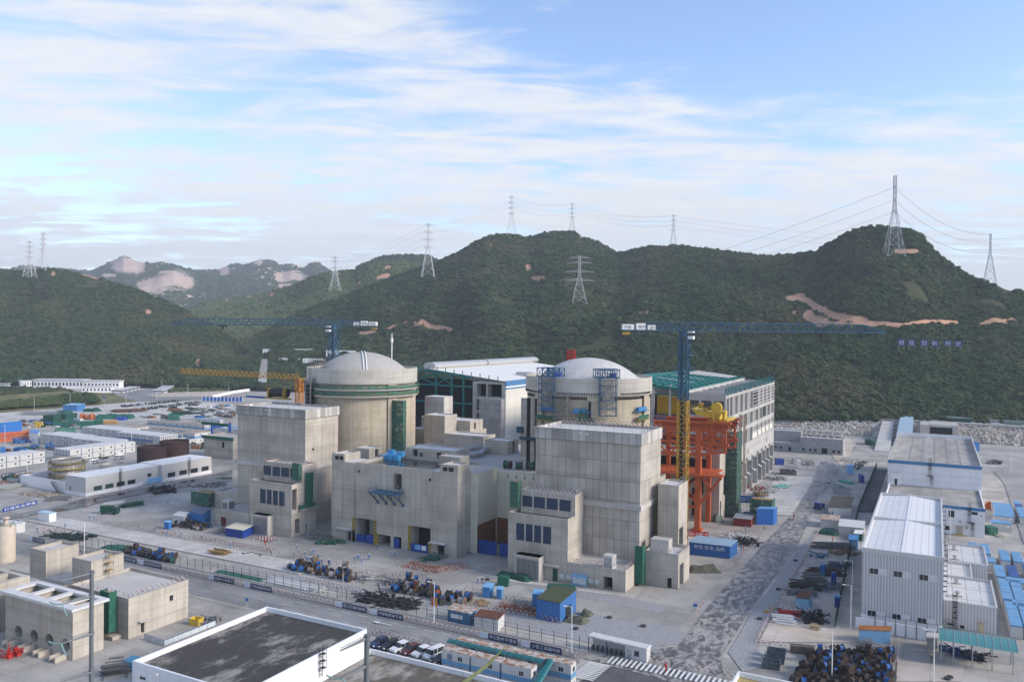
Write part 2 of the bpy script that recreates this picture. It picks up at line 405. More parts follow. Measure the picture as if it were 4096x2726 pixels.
CROWN=crown_protos(LEAF,'evergreen');CROWNV=crown_protos(LEAFV,'sunny');BUSH=crown_protos(SHRUB,'bush')
def forest(hill,name,n,x0,x1,smin,smax,col,label,s1=1.06,keep=.30,dens=None):
 rs=np.random.RandomState(len(name)*7+n);out=[];sc_=[]
 while len(out)<n:
  xs=rs.uniform(x0,x1,4000);qs=rs.uniform(0,1,4000)**.9*s1
  P=np.array([hill.pt(a,b)for a,b in zip(xs,qs)]);sv=hill.scarval(P)if hill.scars else np.zeros(len(P))
  for p,v,q in zip(P,sv,qs):
   if v>keep:continue
   k=fbm(p[0]+77,p[1],.02,3)
   if dens and k<dens:continue
   r=smin+(smax-smin)*rs.rand()**1.6
   if v>keep*.5:r*=.6
   out.append((p[0],p[1],p[2]-.3*r));sc_.append(r)
  if len(out)>=n:break
 return scatter(name,out[:n],sc_[:n],col,label,'forest')
SCARS_MAIN=[('A3',[(770,915),(860,908),(940,965),(1010,1000),(1090,1035),(1200,1052),(1290,1070)],13),('A3',[(900,1030),(940,1060),(1000,1080)],20),('A3',[(1050,1085),(1250,1090),(1420,1085),(1520,1100)],10),('A3',[(1560,1090),(1680,1072),(1900,1078)],8),('A3',[(2060,1095),(2160,1062),(2230,1075)],10),('A3',[(2260,1055),(2300,1065)],7),('A3',[(1490,600),(1630,597)],9),('A3',[(500,938),(560,936)],4),('A2',[(220,915),(330,905)],7),('A2',[(380,890),(530,840)],4),('A2',[(610,838),(660,872),(720,878),(790,890)],9),('A2',[(560,850),(600,868)],5),('A2',[(1310,565),(1375,568)],8),('A2',[(1345,585)],8),('A2',[(1280,500)],12),('A2',[(1975,780),(2050,785)],5),('A2',[(1605,312)],5),('A2',[(1045,358)],5),('A2',[(2170,415)],5),('A3',[(810,1015)],12),('Z5',[(2010,270)],7)]
hm_sky=[(470,806),(506,792),(581,773),(666,724),(718,702),(805,670),(900,634),(1000,599),(1011,596),(1063,572),(1099,549),(1121,538),(1173,534),(1217,542),(1253,530),(1319,528),(1341,541),(1385,556),(1422,578),(1466,567),(1502,561),(1553,560),(1611,566),(1655,572),(1700,578),(1757,585),(1805,582),(1880,572),(1914,551),(1945,534),(1972,520),(2030,515),(2091,522),(2119,537),(2149,571),(2187,602),(2235,633),(2286,643),(2313,657),(2356,667),(2500,700),(2800,770)]
HM=Hill('hill_central',hm_sky,[(470,900),(600,880),(700,840),(1000,700),(1500,590),(1800,556),(2356,512),(2800,480)],[(470,1000),(600,1090),(805,1190),(1000,1230),(1180,1270),(1320,1300),(1450,1180),(1800,940),(2030,850),(2300,760),(2800,690)],8,25,460,2800,420,90,SOIL,3.5,SCARS_MAIN,1.05,.0065,0)
forest(HM,'forest_central',50000,470,2700,1.7,5.0,CROWN,'dense dark evergreen scrub forest covering the long central hill behind the plant',dens=-.62)
hl_sky=[(-400,590),(-100,606),(0,615),(34,620),(70,618),(116,614),(164,622),(205,629),(260,646),(308,660),(362,680),(424,708),(451,725),(496,749),(526,766),(560,790),(620,830),(700,862)]
HL=Hill('hill_left',hl_sky,[(-400,900),(0,880),(300,870),(500,850),(700,830)],[(-400,1300),(0,1300),(200,1290),(400,1200),(520,1090),(600,960),(700,850)],4,20,-400,690,160,70,SOIL,3,[('A1',[(360,410)],9),('A1',[(560,410),(650,435)],7),('A1',[(1000,665)],10),('Z1',[(1720,220)],18),('Z1',[(1830,320)],12)],1.1,.007,40)
forest(HL,'forest_left',15000,-380,680,1.9,5.0,CROWN,'dense green scrub forest covering the rounded hill on the left',dens=-.62)
hv_sky=[(380,735),(427,709),(478,690),(560,680),(615,670),(684,650),(711,636),(752,624),(805,619),(817,618),(843,604),(865,600),(920,600),(975,603),(1100,600)]
HV=Hill('hill_valley',hv_sky,[(380,1150),(600,1050),(1100,1150)],[(380,1900),(560,1800),(760,1560),(870,1500),(1100,1500)],30,22,380,1100,110,60,SOIL,3,[('A2',[(335,568),(400,548)],8),('A2',[(385,505),(410,500)],7),('A2',[(215,595)],9),('A2',[(535,540),(570,538)],6),('A1',[(1680,560)],9),('A1',[(1830,550)],9),('A1',[(1530,588)],7),('A1',[(1760,605)],6)],1.0,.004,90)
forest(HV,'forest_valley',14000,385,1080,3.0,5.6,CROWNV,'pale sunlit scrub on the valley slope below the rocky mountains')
HK=Hill('hill_knob',[(820,612),(850,598),(885,585),(925,582),(985,584),(1012,598),(1040,612)],[(820,1700),(1040,1700)],[(820,2000),(1040,2000)],60,10,820,1040,40,24,SOIL,4,(),1,.004,130)
forest(HK,'forest_knob',2600,822,1038,4,7,CROWN,'dark scrub on the small hill top behind the left shoulder of the central hill')
mt_sky=[(-100,622),(0,624),(31,617),(51,610),(82,612),(120,618),(164,620),(212,623),(253,602),(270,594),(284,587),(300,593),(318,602),(349,607),(373,603),(400,608),(425,616),(451,621),(499,621),(530,608),(545,606),(561,611),(580,603),(598,596),(610,598),(625,599),(649,611),(670,608),(697,615),(712,606),(725,601),(740,608),(755,620),(786,634),(850,660)]
MTN=Hill('mountains',mt_sky,[(-100,2300),(850,2300)],[(-100,3700),(284,3600),(400,3400),(600,3800),(850,3500)],40,60,-100,850,330,90,SOILR,0,[('A1',[(980,500),(1080,470),(1180,440),(1260,470)],26),('A1',[(940,480),(1040,515)],10),('A1',[(1880,440),(1980,425),(2060,440)],14),('A1',[(1890,495),(1960,492)],9),('A1',[(700,420),(770,425)],7),('A1',[(800,360),(930,370)],22),('A1',[(1510,385)],18),('A1',[(1740,330)],14)],1.0,.0016,200,1.6)
forest(MTN,'forest_mountain',9000,-90,845,5,11,CROWN,'thin scrub between bare rock faces on the distant mountains',1.0,.22)
def ground_mat(name,ca,cb,slab=(5,5),slabline=.35,damp=.35,spec=.3):
 t=NT(name);big=t.noise(t.pos,.045,7,.68);col=t.mix(t.ramp(big,.36,.66),tuple(c*.88 for c in ca),cb)
 st=t.noise(t.pos,.16,6,.68,(1,.35,1),.6)
 col=t.mix(t.ramp(st,.56,.74,0,damp),col,tuple(c*.5 for c in ca))
 dust=t.noise(t.pos,.28,5,.6,(.4,1,1))
 col=t.mix(t.ramp(dust,.55,.8,0,.4),col,tuple(min(1,c*1.3)for c in cb))
 if slab:
  bc,bf=t.brick(t.pos,slab[0],slab[1],.08,(1.09,)*3,(.91,)*3,(1,1,1))
  col=t.mix(1,col,bc,'MULTIPLY');col=t.mix(t.m('MULTIPLY',bf,slabline),col,tuple(c*.4 for c in ca))
 col=t.mix(.3,col,t.mix(t.noise(t.pos,2.3,5,.75),(.7,)*3,(1.28,)*3),'MULTIPLY')
 t.bump(t.noise(t.pos,1.2,5,.7),.02,.5)
 return t.done(col,t.ramp(st,.55,.75,.85,.5),spec)
YARD=ground_mat('yard_concrete',(.32,.302,.272),(.43,.408,.372),damp=.5)
PALE=ground_mat('pale_concrete',(.46,.448,.425),(.56,.545,.515),(4,3),.5,.3)
ROADC=ground_mat('plant_road',(.31,.297,.276),(.40,.385,.36),(6,4.5),.4,.45)
ASPH=ground_mat('asphalt',(.20,.203,.205),(.265,.265,.265),(8,4),.15,.4)
DARKA=ground_mat('dark_asphalt',(.075,.075,.078),(.12,.12,.122),None,0,.4)
SAND=ground_mat('dusty_ground',(.47,.40,.32),(.55,.48,.40),None,0,.3)
PINK=ground_mat('pink_concrete',(.41,.36,.31),(.50,.445,.39),(6,6),.45,.35)
WALKM=ground_mat('walkway',(.25,.24,.225),(.33,.32,.30),(1.2,3),.5,.3)
LOT=ground_mat('parking_asphalt',(.27,.262,.25),(.36,.35,.335),None,0,.4)
def gravelmat():
 t=NT('gravel');f=t.noise(t.pos,5,4,.8);c=t.mix(t.ramp(f,.35,.7),(.17,.172,.176),(.48,.48,.485))
 c=t.mix(t.ramp(t.noise(t.pos,.15,4),.4,.7,0,.5),c,(.30,.295,.285));t.bump(f,.05,1);return t.done(c,.95,.2)
GRAVEL=gravelmat()
def wetmat():
 t=NT('wet_road');st=t.noise(t.vec(t.m('MULTIPLY',t.x,.45),t.m('MULTIPLY',t.y,.22)),1.5,9,.72,None,.9)
 big=t.noise(t.pos,.05,4);k=t.ramp(t.m('ADD',t.m('MULTIPLY',st,.85),t.m('MULTIPLY',big,.25)),.49,.60)
 c=t.mix(k,(.10,.097,.095),(.34,.325,.305));c=t.mix(t.ramp(t.noise(t.pos,.3,6,.7),.5,.7,0,.5),c,(.15,.145,.14))
 return t.done(c,t.ramp(k,0,1,.42,.9),.35)
WET=wetmat()
def puddlemat(name,c0,r0,c1=(.17,.165,.16),r1=.6):
 t=NT(name);k=t.ramp(t.noise(t.pos,.1,6,.6,(1,1,1),.4),.40,.56)
 return t.done(t.mix(k,c0,c1),t.ramp(k,0,1,r0,r1),.5)
PUD=puddlemat('puddle_road',(.05,.05,.052),.06)
lay=[0]
def sheet(name,mat,pts,z=None,kind='structure'):
 lay[0]+=1;z=z if z is not None else.012*lay[0]
 b=MB();P=[(G(*p)if isinstance(p[0],str)else Vector((p[0],p[1],0)))for p in pts]
 a=sum(P[i].x*P[(i+1)%len(P)].y-P[(i+1)%len(P)].x*P[i].y for i in range(len(P)))
 if a<0:P=P[::-1]
 bm=bmesh.new();vs=[bm.verts.new((p.x,p.y,z))for p in P];f=bm.faces.new(vs);bmesh.ops.triangulate(bm,faces=[f])
 me=bpy.data.meshes.new(name);bm.to_mesh(me);bm.free();me.materials.append(mat)
 o=bpy.data.objects.new(name,me);C.objects.link(o)
 if kind:o['kind']=kind
 return o
def rect(x0,y0,x1,y1):return[(x0,y0),(x1,y0),(x1,y1),(x0,y1)]
MB().grid(lambda u,v:(-3500+6500*u,-600+5200*v,-.02 if v<.9 else-.02),4,4).build('ground',YARD)['kind']='structure'
sheet('road',ASPH,rect(-460,139.5,-62,149))
sheet('road_junction',DARKA,[('Y4',230,1568),('Y4',455,1440),('Y4',800,1440),('Y4',1250,1568),(-30,120),(-70,120)])
sheet('plant_road',ROADC,rect(-420,174,-50,190))
sheet('gravel_strip',GRAVEL,rect(-172,158.6,-47.5,163.8))
sheet('gravel_bed',GRAVEL,[('Y4',215,880),('Y4',870,1010),('Y4',930,965),('Y4',700,900),('Y3',1240,760),('Y3',1080,775),('Y3',1620,860)])
sheet('gravel_verge',GRAVEL,[('Y4',400,1030),('Y4',620,1072),('Y4',900,1105),('Y4',1120,1180),('Y4',1060,1260),('Y4',790,1280),('Y4',330,1190),('Y3',1060,1060),('Y3',1100,1020)])
sheet('wet_road',WET,[(-62,150.5),(-47,166),(-47.6,190),(-47.4,216),(-46.8,254),(-45.4,320),('B3',590,560),('B3',690,330),('B3',720,240),('B3',830,240),('B3',920,300),('B3',880,420),('B3',700,610),(-37.2,270),(-38,217),(-38.4,195),(-37.6,164),(-34,152),(-40,148)])
sheet('gravel_roadside',GRAVEL,[('Y5',0,1040),('Y5',440,430),('Y5',520,380),('Y5',440,580),('Y5',280,850),('Y5',60,1250),('Y5',110,1450),('Y4',1560,1490),('Y4',1440,1330),('Y4',1540,1170)])
sheet('storage_yard',PINK,[('Y5',70,1250),('Y5',900,1250),('Y5',900,1000),('Y5',290,830)])
sheet('sand_patch',SAND,[('Y5',180,1120),('Y5',600,1150),('Y5',780,1200),('Y5',620,1240),('Y5',330,1200)])
sheet('gate_yard',PINK,[('Y5',1190,1400),('Y5',1740,1450),('Y5',1700,1568),('Y5',1180,1568)])
sheet('reactor_road',PALE,[('Y3',790,690),('Y3',1400,780),('Y4',610,880),('Y3',1620,830),('Y3',1120,760)])
sheet('slab_strip',PALE,rect(-271.5,164.6,-150,173.4))
sheet('dusty_yard',SAND,[('B3',830,120),('B3',1000,10),('B3',1090,60),('B3',960,260),('B3',930,290),('B3',850,200)])
sheet('pale_yard',PALE,[('B3',260,400),('B3',640,400),('B3',640,460),('B3',420,800),('B3',250,790),('B3',100,700)])
sheet('patrol_lane',DARKA,[('Z5',1080,1130),('Z5',1180,1140),('Z5',1060,1500),('Z5',930,1500)])
sheet('parking_lot',LOT,[('S1',1950,970),('S1',2352,1000),(70,250),(70,170),('S2',2352,760),('S1',2090,1130)])
sheet('wet_lane',PUD,[('B1',0,520),('B1',420,440),('B1',700,360),('B1',1340,255),('Z1',1990,1130),('Z1',1990,1230),('B1',1347,290),('B1',800,395),('B1',560,460),('B1',300,490),('B1',0,550)])
sheet('lay_down_area',PALE,[('A5',300,400),('A5',0,450),('A5',0,340),('A5',520,300),('A5',1150,245),('A6',700,300),('A6',1060,330),('A6',1060,460),('A6',500,480),('A5',1100,420),('A5',660,420)])
sheet('bus_park',ASPH,[('A5',1010,210),('A5',1180,150),('A5',1347,130),('A6',260,190),('A6',380,220),('A6',200,240),('A6',320,270),('A6',760,262),('A6',760,280),('A6',300,305),('A5',1250,235)])
sheet('bare_yard',SAND,[('A6',200,235),('A6',480,222),('A6',780,210),('A6',1060,200),('A6',1060,225),('A6',780,255),('A6',330,262)])
WHITE=plain('road_white',(.72,.72,.70),.7,var=.18,scale=3)
YEL=plain('road_yellow',(.55,.38,.12),.7,var=.2)
def stripes(name,quads,mat=WHITE,z=.4):
 b=MB()
 for q in quads:b.quad(*[(p.x,p.y,z)if hasattr(p,'x')else(p[0],p[1],z)for p in q])
 o=b.build(name,mat);o['kind']='structure';return o
q=[]
for i in range(11):
 x=-61.5+i*.05;y=141+i*.78;q.append([(x+.8,y),(x+5.4,y),(x+5.4,y+.4),(x+.8,y+.4)])
for i in range(30):
 x=-57+i*.98;y=150.2;q.append([(x,y),(x+.45,y),(x+.45,y+3.6),(x,y+3.6)])
stripes('crossing_stripes',q,z=.35)
stripes('road_arrow',[[(-109.6,145.72),(-106,145.72),(-106,145.92),(-109.6,145.92)],[(-111.6,145.82),(-109.5,145.3),(-109.5,146.34)]],z=.35)
q=[[(x,144.2),(x+2.2,144.2),(x+2.2,144.35),(x,144.35)]for x in range(-185,-66,8)]
stripes('road_dashes',q,YEL,.35)
q=[]
for i in range(14):
 x=-135+i*4.6;q+=[[(x,147.1),(x+2.4,147.1),(x+2.4,147.2),(x,147.2)],[(x,141.6),(x+2.4,141.6),(x+2.4,141.7),(x,141.7)]]
stripes('road_lines',q,WHITE,.35)
DRK=plain('slot_dark',(.05,.05,.05),.9,var=0)
q=[]
for i in range(40):
 x=-268+i*3.0
 for y in(166.2,171.6):q.append([(x,y),(x+.7,y),(x+.7,y+.18),(x,y+.18)])
stripes('slab_slots',q,DRK,.34)
CON=concrete('concrete_raw',(0.374,0.340,0.292),(0.496,0.460,0.401),(2.1,4.3),.38,.75,.06)
CONP=concrete('concrete_panels',(0.354,0.324,0.280),(0.476,0.442,0.392),(2.05,5.2),.75,.45,.12)
CONC=concrete('concrete_cornice',(0.340,0.326,0.302),(0.462,0.442,0.408),(2.05,9),.9,.3,.30)
CONW=concrete('concrete_warm',(.30,.265,.215),(.385,.345,.285),(5,3.1),.35,.7,.04,(.36,.30,.215))
CONL=concrete('concrete_light',(0.432,0.414,0.384),(0.528,0.510,0.480),(3,6),.3,.5,.05)
CONS=concrete('concrete_sandy',(0.390,0.354,0.299),(0.501,0.458,0.397),(3.2,2.4),.32,.65,.05)
CREAM=concrete('cream_render',(0.616,0.589,0.473),(0.660,0.632,0.517),(9,12),.25,.25,.02)
ROOFW=plain('roof_screed',(.60,.595,.585),.8,var=.12,scale=.5)
ROOFG=plain('roof_grey',(.42,.41,.39),.85,var=.2,scale=.6)
ROOFB=puddlemat('roof_black',(.016,.016,.018),.03,(.035,.035,.037),.25)  # near-black in both tones, smoother in the puddle areas
DARK=plain('dark_interior_shade',(.022,.023,.025),.9,var=0)  # near-black colour stands in for shade inside openings, recesses and slots
DIM=plain('dim_interior_shade',(.085,.08,.072),.9,var=.2)  # dimness inside openings put into the colour
BROWN=plain('rust_brown',(.20,.075,.030),.75,var=.25,scale=.6)
LOUV=plain('blue_louvre',(.030,.060,.115),.45,.2,.5,.06)
BLUE=plain('blue_paint',(.035,.15,.40),.5,var=.2);BLUED=plain('deep_blue_paint',(.015,.055,.27),.5,var=.15)
BLUES=plain('steel_blue',(.035,.105,.19),.5,var=.2);BLUEL=plain('sky_blue_paint',(.20,.42,.66),.5,var=.15)
BLUEC=plain('crane_blue',(.035,.10,.165),.5,var=.2)
GRN=plain('green_net',(.025,.125,.085),.85,var=.35,scale=1.1);GRND=plain('dark_green_tarp',(.012,.075,.052),.7,var=.35,scale=.6)
TEAL=plain('teal_steel',(.018,.165,.155),.5,var=.2)
ORNG=plain('orange_paint',(.47,.10,.03),.5,var=.18,scale=.4);YELL=plain('yellow_paint',(.42,.255,.03),.5,var=.2)
YELB=plain('bright_yellow',(.60,.41,.045),.5,var=.12);RED=plain('red_paint',(.42,.03,.025),.5,var=.2)
GALV=plain('galvanised',(.42,.43,.44),.45,.5,.5,.15);STEEL=plain('grey_steel',(.20,.205,.21),.6,.3,.4,.25)
BLK=plain('black_steel',(.025,.026,.03),.6,var=.3);WHT=plain('white_paint',(.74,.74,.73),.55,var=.07)
WOOD=plain('timber',(.36,.22,.11),.8,var=.3);GLASS=plain('dark_glass',(.02,.026,.034),.12,0,.7,0)
SCAF=plain('scaffold_tube',(.26,.25,.235),.6,.3,.4,.25);PLANK=plain('scaffold_plank',(.33,.22,.09),.8,var=.3)
def hazmat(name,a,b,ang=45,w=.35,use_u=True):
 t=NT(name);u=t.wallu();k=t.m('ADD',u,t.z)if ang==45 else u
 s=t.m('GREATER_THAN',t.m('FRACT',t.m('DIVIDE',k,w*2)),.5)
 return t.done(t.mix(s,a,b),.6)
HAZ=hazmat('hazard_stripe',(.55,.40,.05),(.03,.03,.03),45,.5);HAZW=hazmat('hazard_white',(.70,.69,.66),(.05,.05,.05),45,.3)
REDW=None
def rw():
 t=NT('barrier_red_white');k=t.m('ADD',t.m('ADD',t.x,t.y),t.m('MULTIPLY',t.z,.8))
 return t.done(t.mix(t.m('GREATER_THAN',t.m('FRACT',t.m('MULTIPLY',k,.8)),.5),(.62,.60,.58),(.22,.035,.03)),.6)
REDW=rw()
def netmat(name,a):
 """woven safety net: partly see-through cloth"""
 t=NT(name);tr=t.n.new('ShaderNodeBsdfTransparent');mx=t.n.new('ShaderNodeMixShader')
 v=t.noise(t.pos,.5,5,.7);t.done(t.mix(v,tuple(c*.6 for c in a),tuple(c*1.5 for c in a)),.9,.1)
 t.L.new(t.ramp(v,.25,.62,.25,.9),mx.inputs[0]);t.L.new(tr.outputs[0],mx.inputs[1]);t.L.new(t.b.outputs[0],mx.inputs[2])
 t.L.new(mx.outputs[0],t.n['Material Output'].inputs['Surface']);return t.mt
NET=netmat('net_cloth',(.05,.14,.10))
def facade(b,o,eu,en,U,Z,holes,mi=0,di=2,ri=None):
 """one wall with real recesses: o origin at u = 0, eu along, en outward; hole = (u0, z0, u1, z1, depth[, back material])"""
 eu,en,o=Vector(eu),Vector(en),Vector(o)
 us=sorted({U[0],U[1]}|{min(max(h[i],U[0]),U[1])for h in holes for i in(0,2)});zs=sorted({Z[0],Z[1]}|{min(max(h[i],Z[0]),Z[1])for h in holes for i in(1,3)})
 P=lambda u,z,d=0:o+eu*u+UP*z-en*d
 flip=eu.cross(UP).dot(en)<0
 def q(m_,*p):b.m=m_;b.quad(*(p[::-1]if flip else p))
 for a,c in zip(us,us[1:]):
  for e,f in zip(zs,zs[1:]):
   mu,mz=(a+c)/2,(e+f)/2
   if any(h[0]<mu<h[2]and h[1]<mz<h[3]for h in holes):continue
   q(mi,P(a,e),P(c,e),P(c,f),P(a,f))
 for h in holes:
  u0,z0,u1,z1,d=h[:5];bm_=h[5]if len(h)>5 else di
  q(bm_,P(u0,z0,d),P(u1,z0,d),P(u1,z1,d),P(u0,z1,d))
  for A,B_ in(((u0,z0),(u0,z1)),((u0,z1),(u1,z1)),((u1,z1),(u1,z0)),((u1,z0),(u0,z0))):
   q(mi,P(*A),P(*B_),P(*B_,d),P(*A,d))
 b.m=0
def block(b,x0,y0,x1,y1,z0,z1,fh=(),rh=(),par=None,rm=1,mi=0,lh=()):
 """concrete volume: front (-y) and right (+x) walls may have recesses, roof sunk behind a parapet par = (width, depth)"""
 facade(b,(0,y0,0),(1,0,0),(0,-1,0),(x0,x1),(z0,z1),fh,mi)
 facade(b,(x1,0,0),(0,1,0),(1,0,0),(y0,y1),(z0,z1),rh,mi)
 facade(b,(x0,0,0),(0,1,0),(-1,0,0),(y0,y1),(z0,z1),lh,mi)
 facade(b,(0,y1,0),(1,0,0),(0,1,0),(x0,x1),(z0,z1),(),mi)
 if par:
  w_,d=par;i0,j0,i1,j1=x0+w_,y0+w_,x1-w_,y1-w_
  b.m=mi
  b.quad((x0,y0,z1),(x1,y0,z1),(i1,j0,z1),(i0,j0,z1));b.quad((x1,y0,z1),(x1,y1,z1),(i1,j1,z1),(i1,j0,z1));b.quad((x1,y1,z1),(x0,y1,z1),(i0,j1,z1),(i1,j1,z1));b.quad((x0,y1,z1),(x0,y0,z1),(i0,j0,z1),(i0,j1,z1))
  zl=z1-d
  b.quad((i0,j0,z1),(i1,j0,z1),(i1,j0,zl),(i0,j0,zl));b.quad((i1,j0,z1),(i1,j1,z1),(i1,j1,zl),(i1,j0,zl));b.quad((i1,j1,z1),(i0,j1,z1),(i0,j1,zl),(i1,j1,zl));b.quad((i0,j1,z1),(i0,j0,z1),(i0,j0,zl),(i0,j1,zl))
  b.m=rm;b.quad((i0,j0,zl),(i1,j0,zl),(i1,j1,zl),(i0,j1,zl))
 else:b.m=rm;b.quad((x0,y0,z1),(x1,y0,z1),(x1,y1,z1),(x0,y1,z1))
 b.m=0
MAT3=lambda c,r=None:[c,r or ROOFG,DARK,CREAM,BROWN,DIM]
def hole(r,xa,ya,xb,yb,plane,axis='y',d=.5,bm_=2):
 f=onY if axis=='y' else onX;p,q=f(r,xa,ya,plane),f(r,xb,yb,plane)
 u0,u1=(p.x,q.x)if axis=='y' else(p.y,q.y)
 return(min(u0,u1),min(p.z,q.z),max(u0,u1),max(p.z,q.z),d,bm_)
def louvre(parent,h,y,mat=None,name='louvre'):
 b=MB();n=max(6,int((h[3]-h[1])/.28));z0,z1=h[1]+.03,h[3]-.03
 for i in range(n):
  a=z0+(z1-z0)*i/n;b.box(h[0]+.03,y+.10,a,h[2]-.03,y+.30,a+(z1-z0)/n*.72)
 b.box(h[0]+.03,y+.31,z0,h[2]-.03,y+.40,z1)
 return b.build(name,mat or LOUV,parent)
def rail(name,pts,mat,parent=None,h=1.1,step=2.0,w=.06,n=2):
 b=MB()
 for a,c in zip(pts,pts[1:]):
  a,c=Vector(a),Vector(c);k=max(1,int((c-a).length/step))
  for i in range(k+1):p=a.lerp(c,i/k);b.beam(p,p+UP*h,w)
  for j in range(n):b.beam(a+UP*h*(j+1)/n,c+UP*h*(j+1)/n,w)
 return b.build(name,mat,parent)
def scaffold(name,label,x0,y0,x1,y1,z0,z1,bay=1.8,lift=1.9,net=None,w=.07,planks=True,tubes=None,group=None,ang=0,netsides='fr'):
 t=thing(name,label,'scaffold',((x0+x1)/2,(y0+y1)/2,z0),group)
 b=MB();nx=max(1,round((x1-x0)/bay));ny=max(1,round((y1-y0)/bay));nz=max(1,round((z1-z0)/lift))
 X=[x0+(x1-x0)*i/nx for i in range(nx+1)];Y=[y0+(y1-y0)*i/ny for i in range(ny+1)];Zs=[z0+(z1-z0)*i/nz for i in range(nz+1)]
 for x in X:
  for y in Y:
   if x in(X[0],X[-1])or y in(Y[0],Y[-1]):b.beam((x,y,z0),(x,y,z1+.8),w)
 for z in Zs[1:]:
  for y in(Y[0],Y[-1]):b.beam((x0-.3,y,z),(x1+.3,y,z),w)
  for x in(X[0],X[-1]):b.beam((x,y0-.3,z),(x,y1+.3,z),w)
 for i,(za,zb)in enumerate(zip(Zs,Zs[1:])):
  a,c=(x0,x1)if i%2 else(x1,x0);b.beam((a,y0,za),(c,y0,zb),w);a,c=(y0,y1)if i%2 else(y1,y0);b.beam((x1,a,za),(x1,c,zb),w)
 b.build('tube_frame',tubes or SCAF,t)
 if planks:
  for z in Zs[1:]:MB().box(x0,y0,z+.05,x1,y1,z+.11).build('plank_deck',PLANK if planks is True else planks,t)
 if net:
  b=MB()
  if 'f' in netsides:b.box(x0-.12,y0-.16,z0+.6,x1+.12,y0-.12,z1+.6)
  if 'r' in netsides:b.box(x1+.12,y0-.1,z0+.6,x1+.16,y1+.1,z1+.6)
  if 'l' in netsides:b.box(x0-.16,y0-.1,z0+.6,x0-.12,y1+.1,z1+.6)
  b.build('safety_net',net,t)
 return t
def fuel_tower(label,x0,x1,y0,yr,panels,cor,step=None,ledge_l=0.0):
 t=thing('fuel_building',label,'building',((x0+x1)/2,y0,0))
 b=MB();block(b,x0,y0+.35,x1-.3,yr,0,18.7);block(b,x0,y0+.2,x1-.15,yr,20.1,36)
 if step:block(b,x0+9,yr,x1-.3,step,0,18.7);block(b,x0+9,yr,x1-.15,step,20.1,25,par=(.4,.6))
 b.build('tower_wall',MAT3(panels),t)
 b=MB();b.box(x0-ledge_l,y0-.25,18.7,x1+.25,(step or yr)+.3,20.1);b.build('ledge_band',CONL,t)
 b=MB();block(b,x0-.25,y0-.15,x1+.2,yr+.2,36,39.1,par=(.55,.75));b.build('cornice',[cor,ROOFW],t)
 rail('roof_railing',[(x0,y0+.2,39.1),(x1,y0+.2,39.1),(x1,yr-.2,39.1)],STEEL,t,1.1,2.4,.05)
 return t
T2=fuel_tower('tall square concrete fuel tower nearest the viewer, with gridded formwork panels',-99.4,-68.4,204,221.8,CONP,CONC,226.9)
T1=fuel_tower('tall square concrete fuel tower on the left with smoother streaked walls',-215,-184,204,220.7,CON,CONC,None,1.1)
for t_,y in((T1,203.8),(T2,203.8)):
 x=-201.4 if t_ is T1 else-85.6
 for k in range(2):MB().tube((x+k*1.9,y+.05,38.1),(x+k*1.9,y-.25,38.1),.28,12).build('wall_pipe_stub',WHT,t_)
b=MB();b.box(-184.14,207.5,25.2,-184.06,208.3,26);b.build('wall_opening_shade',DARK,T1)  # dark box painted as the shade of a small opening
def annex(label,x0,x1,y0,yb,upx0,low_x0,low_x1,ywin,grp):
 t=thing('annex_building',label,'building',((x0+x1)/2,y0,0));return t
A2=thing('annex_building','stepped concrete annex with blue louvres below the nearest fuel tower','building',(-90,193.7,0))
W2=[hole('R4',xa,ya,xb,yb,193.7)for xa,ya,xb,yb in((645,937,770,1222),(795,953,902,1242),(928,972,1036,1260),(1066,990,1192,1282))]
W2u=[hole('R4',xa,ya,xb,yb,198)for xa,ya,xb,yb in((745,506,897,695),(922,524,1095,722),(1122,546,1297,745),(1322,570,1500,770))]
b=MB();block(b,-102.4,193.7,-84.65,203.9,0,16.7,[(h[0],h[1],h[2],h[3],.5,2)for h in W2]+[(-85.9,.0,-84.8,.05,.1)],(),(.35,1.0));b.build('lower_wall',MAT3(CONS),A2)
b=MB();block(b,-100.8,198,-84.5,203.9,16.0,22.3,[(h[0],h[1],h[2],h[3],.5,2)for h in W2u],(),(.35,.5));b.build('upper_wall',MAT3(CON,ROOFG),A2)
for h in W2:louvre(A2,h,193.7)
for h in W2u:louvre(A2,h,198)
b=MB();block(b,-84.6,193.72,-68.6,203.9,0,5.55,[(-74.6,0,-72.1,3.3,3)],(),(.3,.35));b.build('low_wing',MAT3(CONS,ROOFG),A2)
def vent_hood(parent,x0,x1,y0,y1,z):
 b=MB();block(b,x0,y0,x1,y1,0,z,[(x0+.45,.3,x1-.45,z-.9,.35)]);b.box(x0-.25,y0-.25,z-.35,x1+.1,y1-.02,z);b.build('intake_hood',MAT3(CONL,CONL),parent)
 b=MB();n=int((x1-x0-1)/.36)
 for i in range(n):xx=x0+.5+(x1-x0-1)*i/n;b.box(xx,y0+.03,.35,xx+.17,y0+.28,z-.95)
 b.build('intake_louvre',GALV,parent)
vent_hood(A2,-98.7,-91.4,190.6,193.69,6.4)
b=MB();p=onY('Y3',1445,740,193.6);b.box(p.x-.3,193.5,.1,p.x+1.0,193.66,3.3);b.build('door',GRND,A2)
b=MB();b.box(p.x-3.2,192.8,3.9,p.x+1.6,193.69,4.2);b.build('door_canopy',CONL,A2)
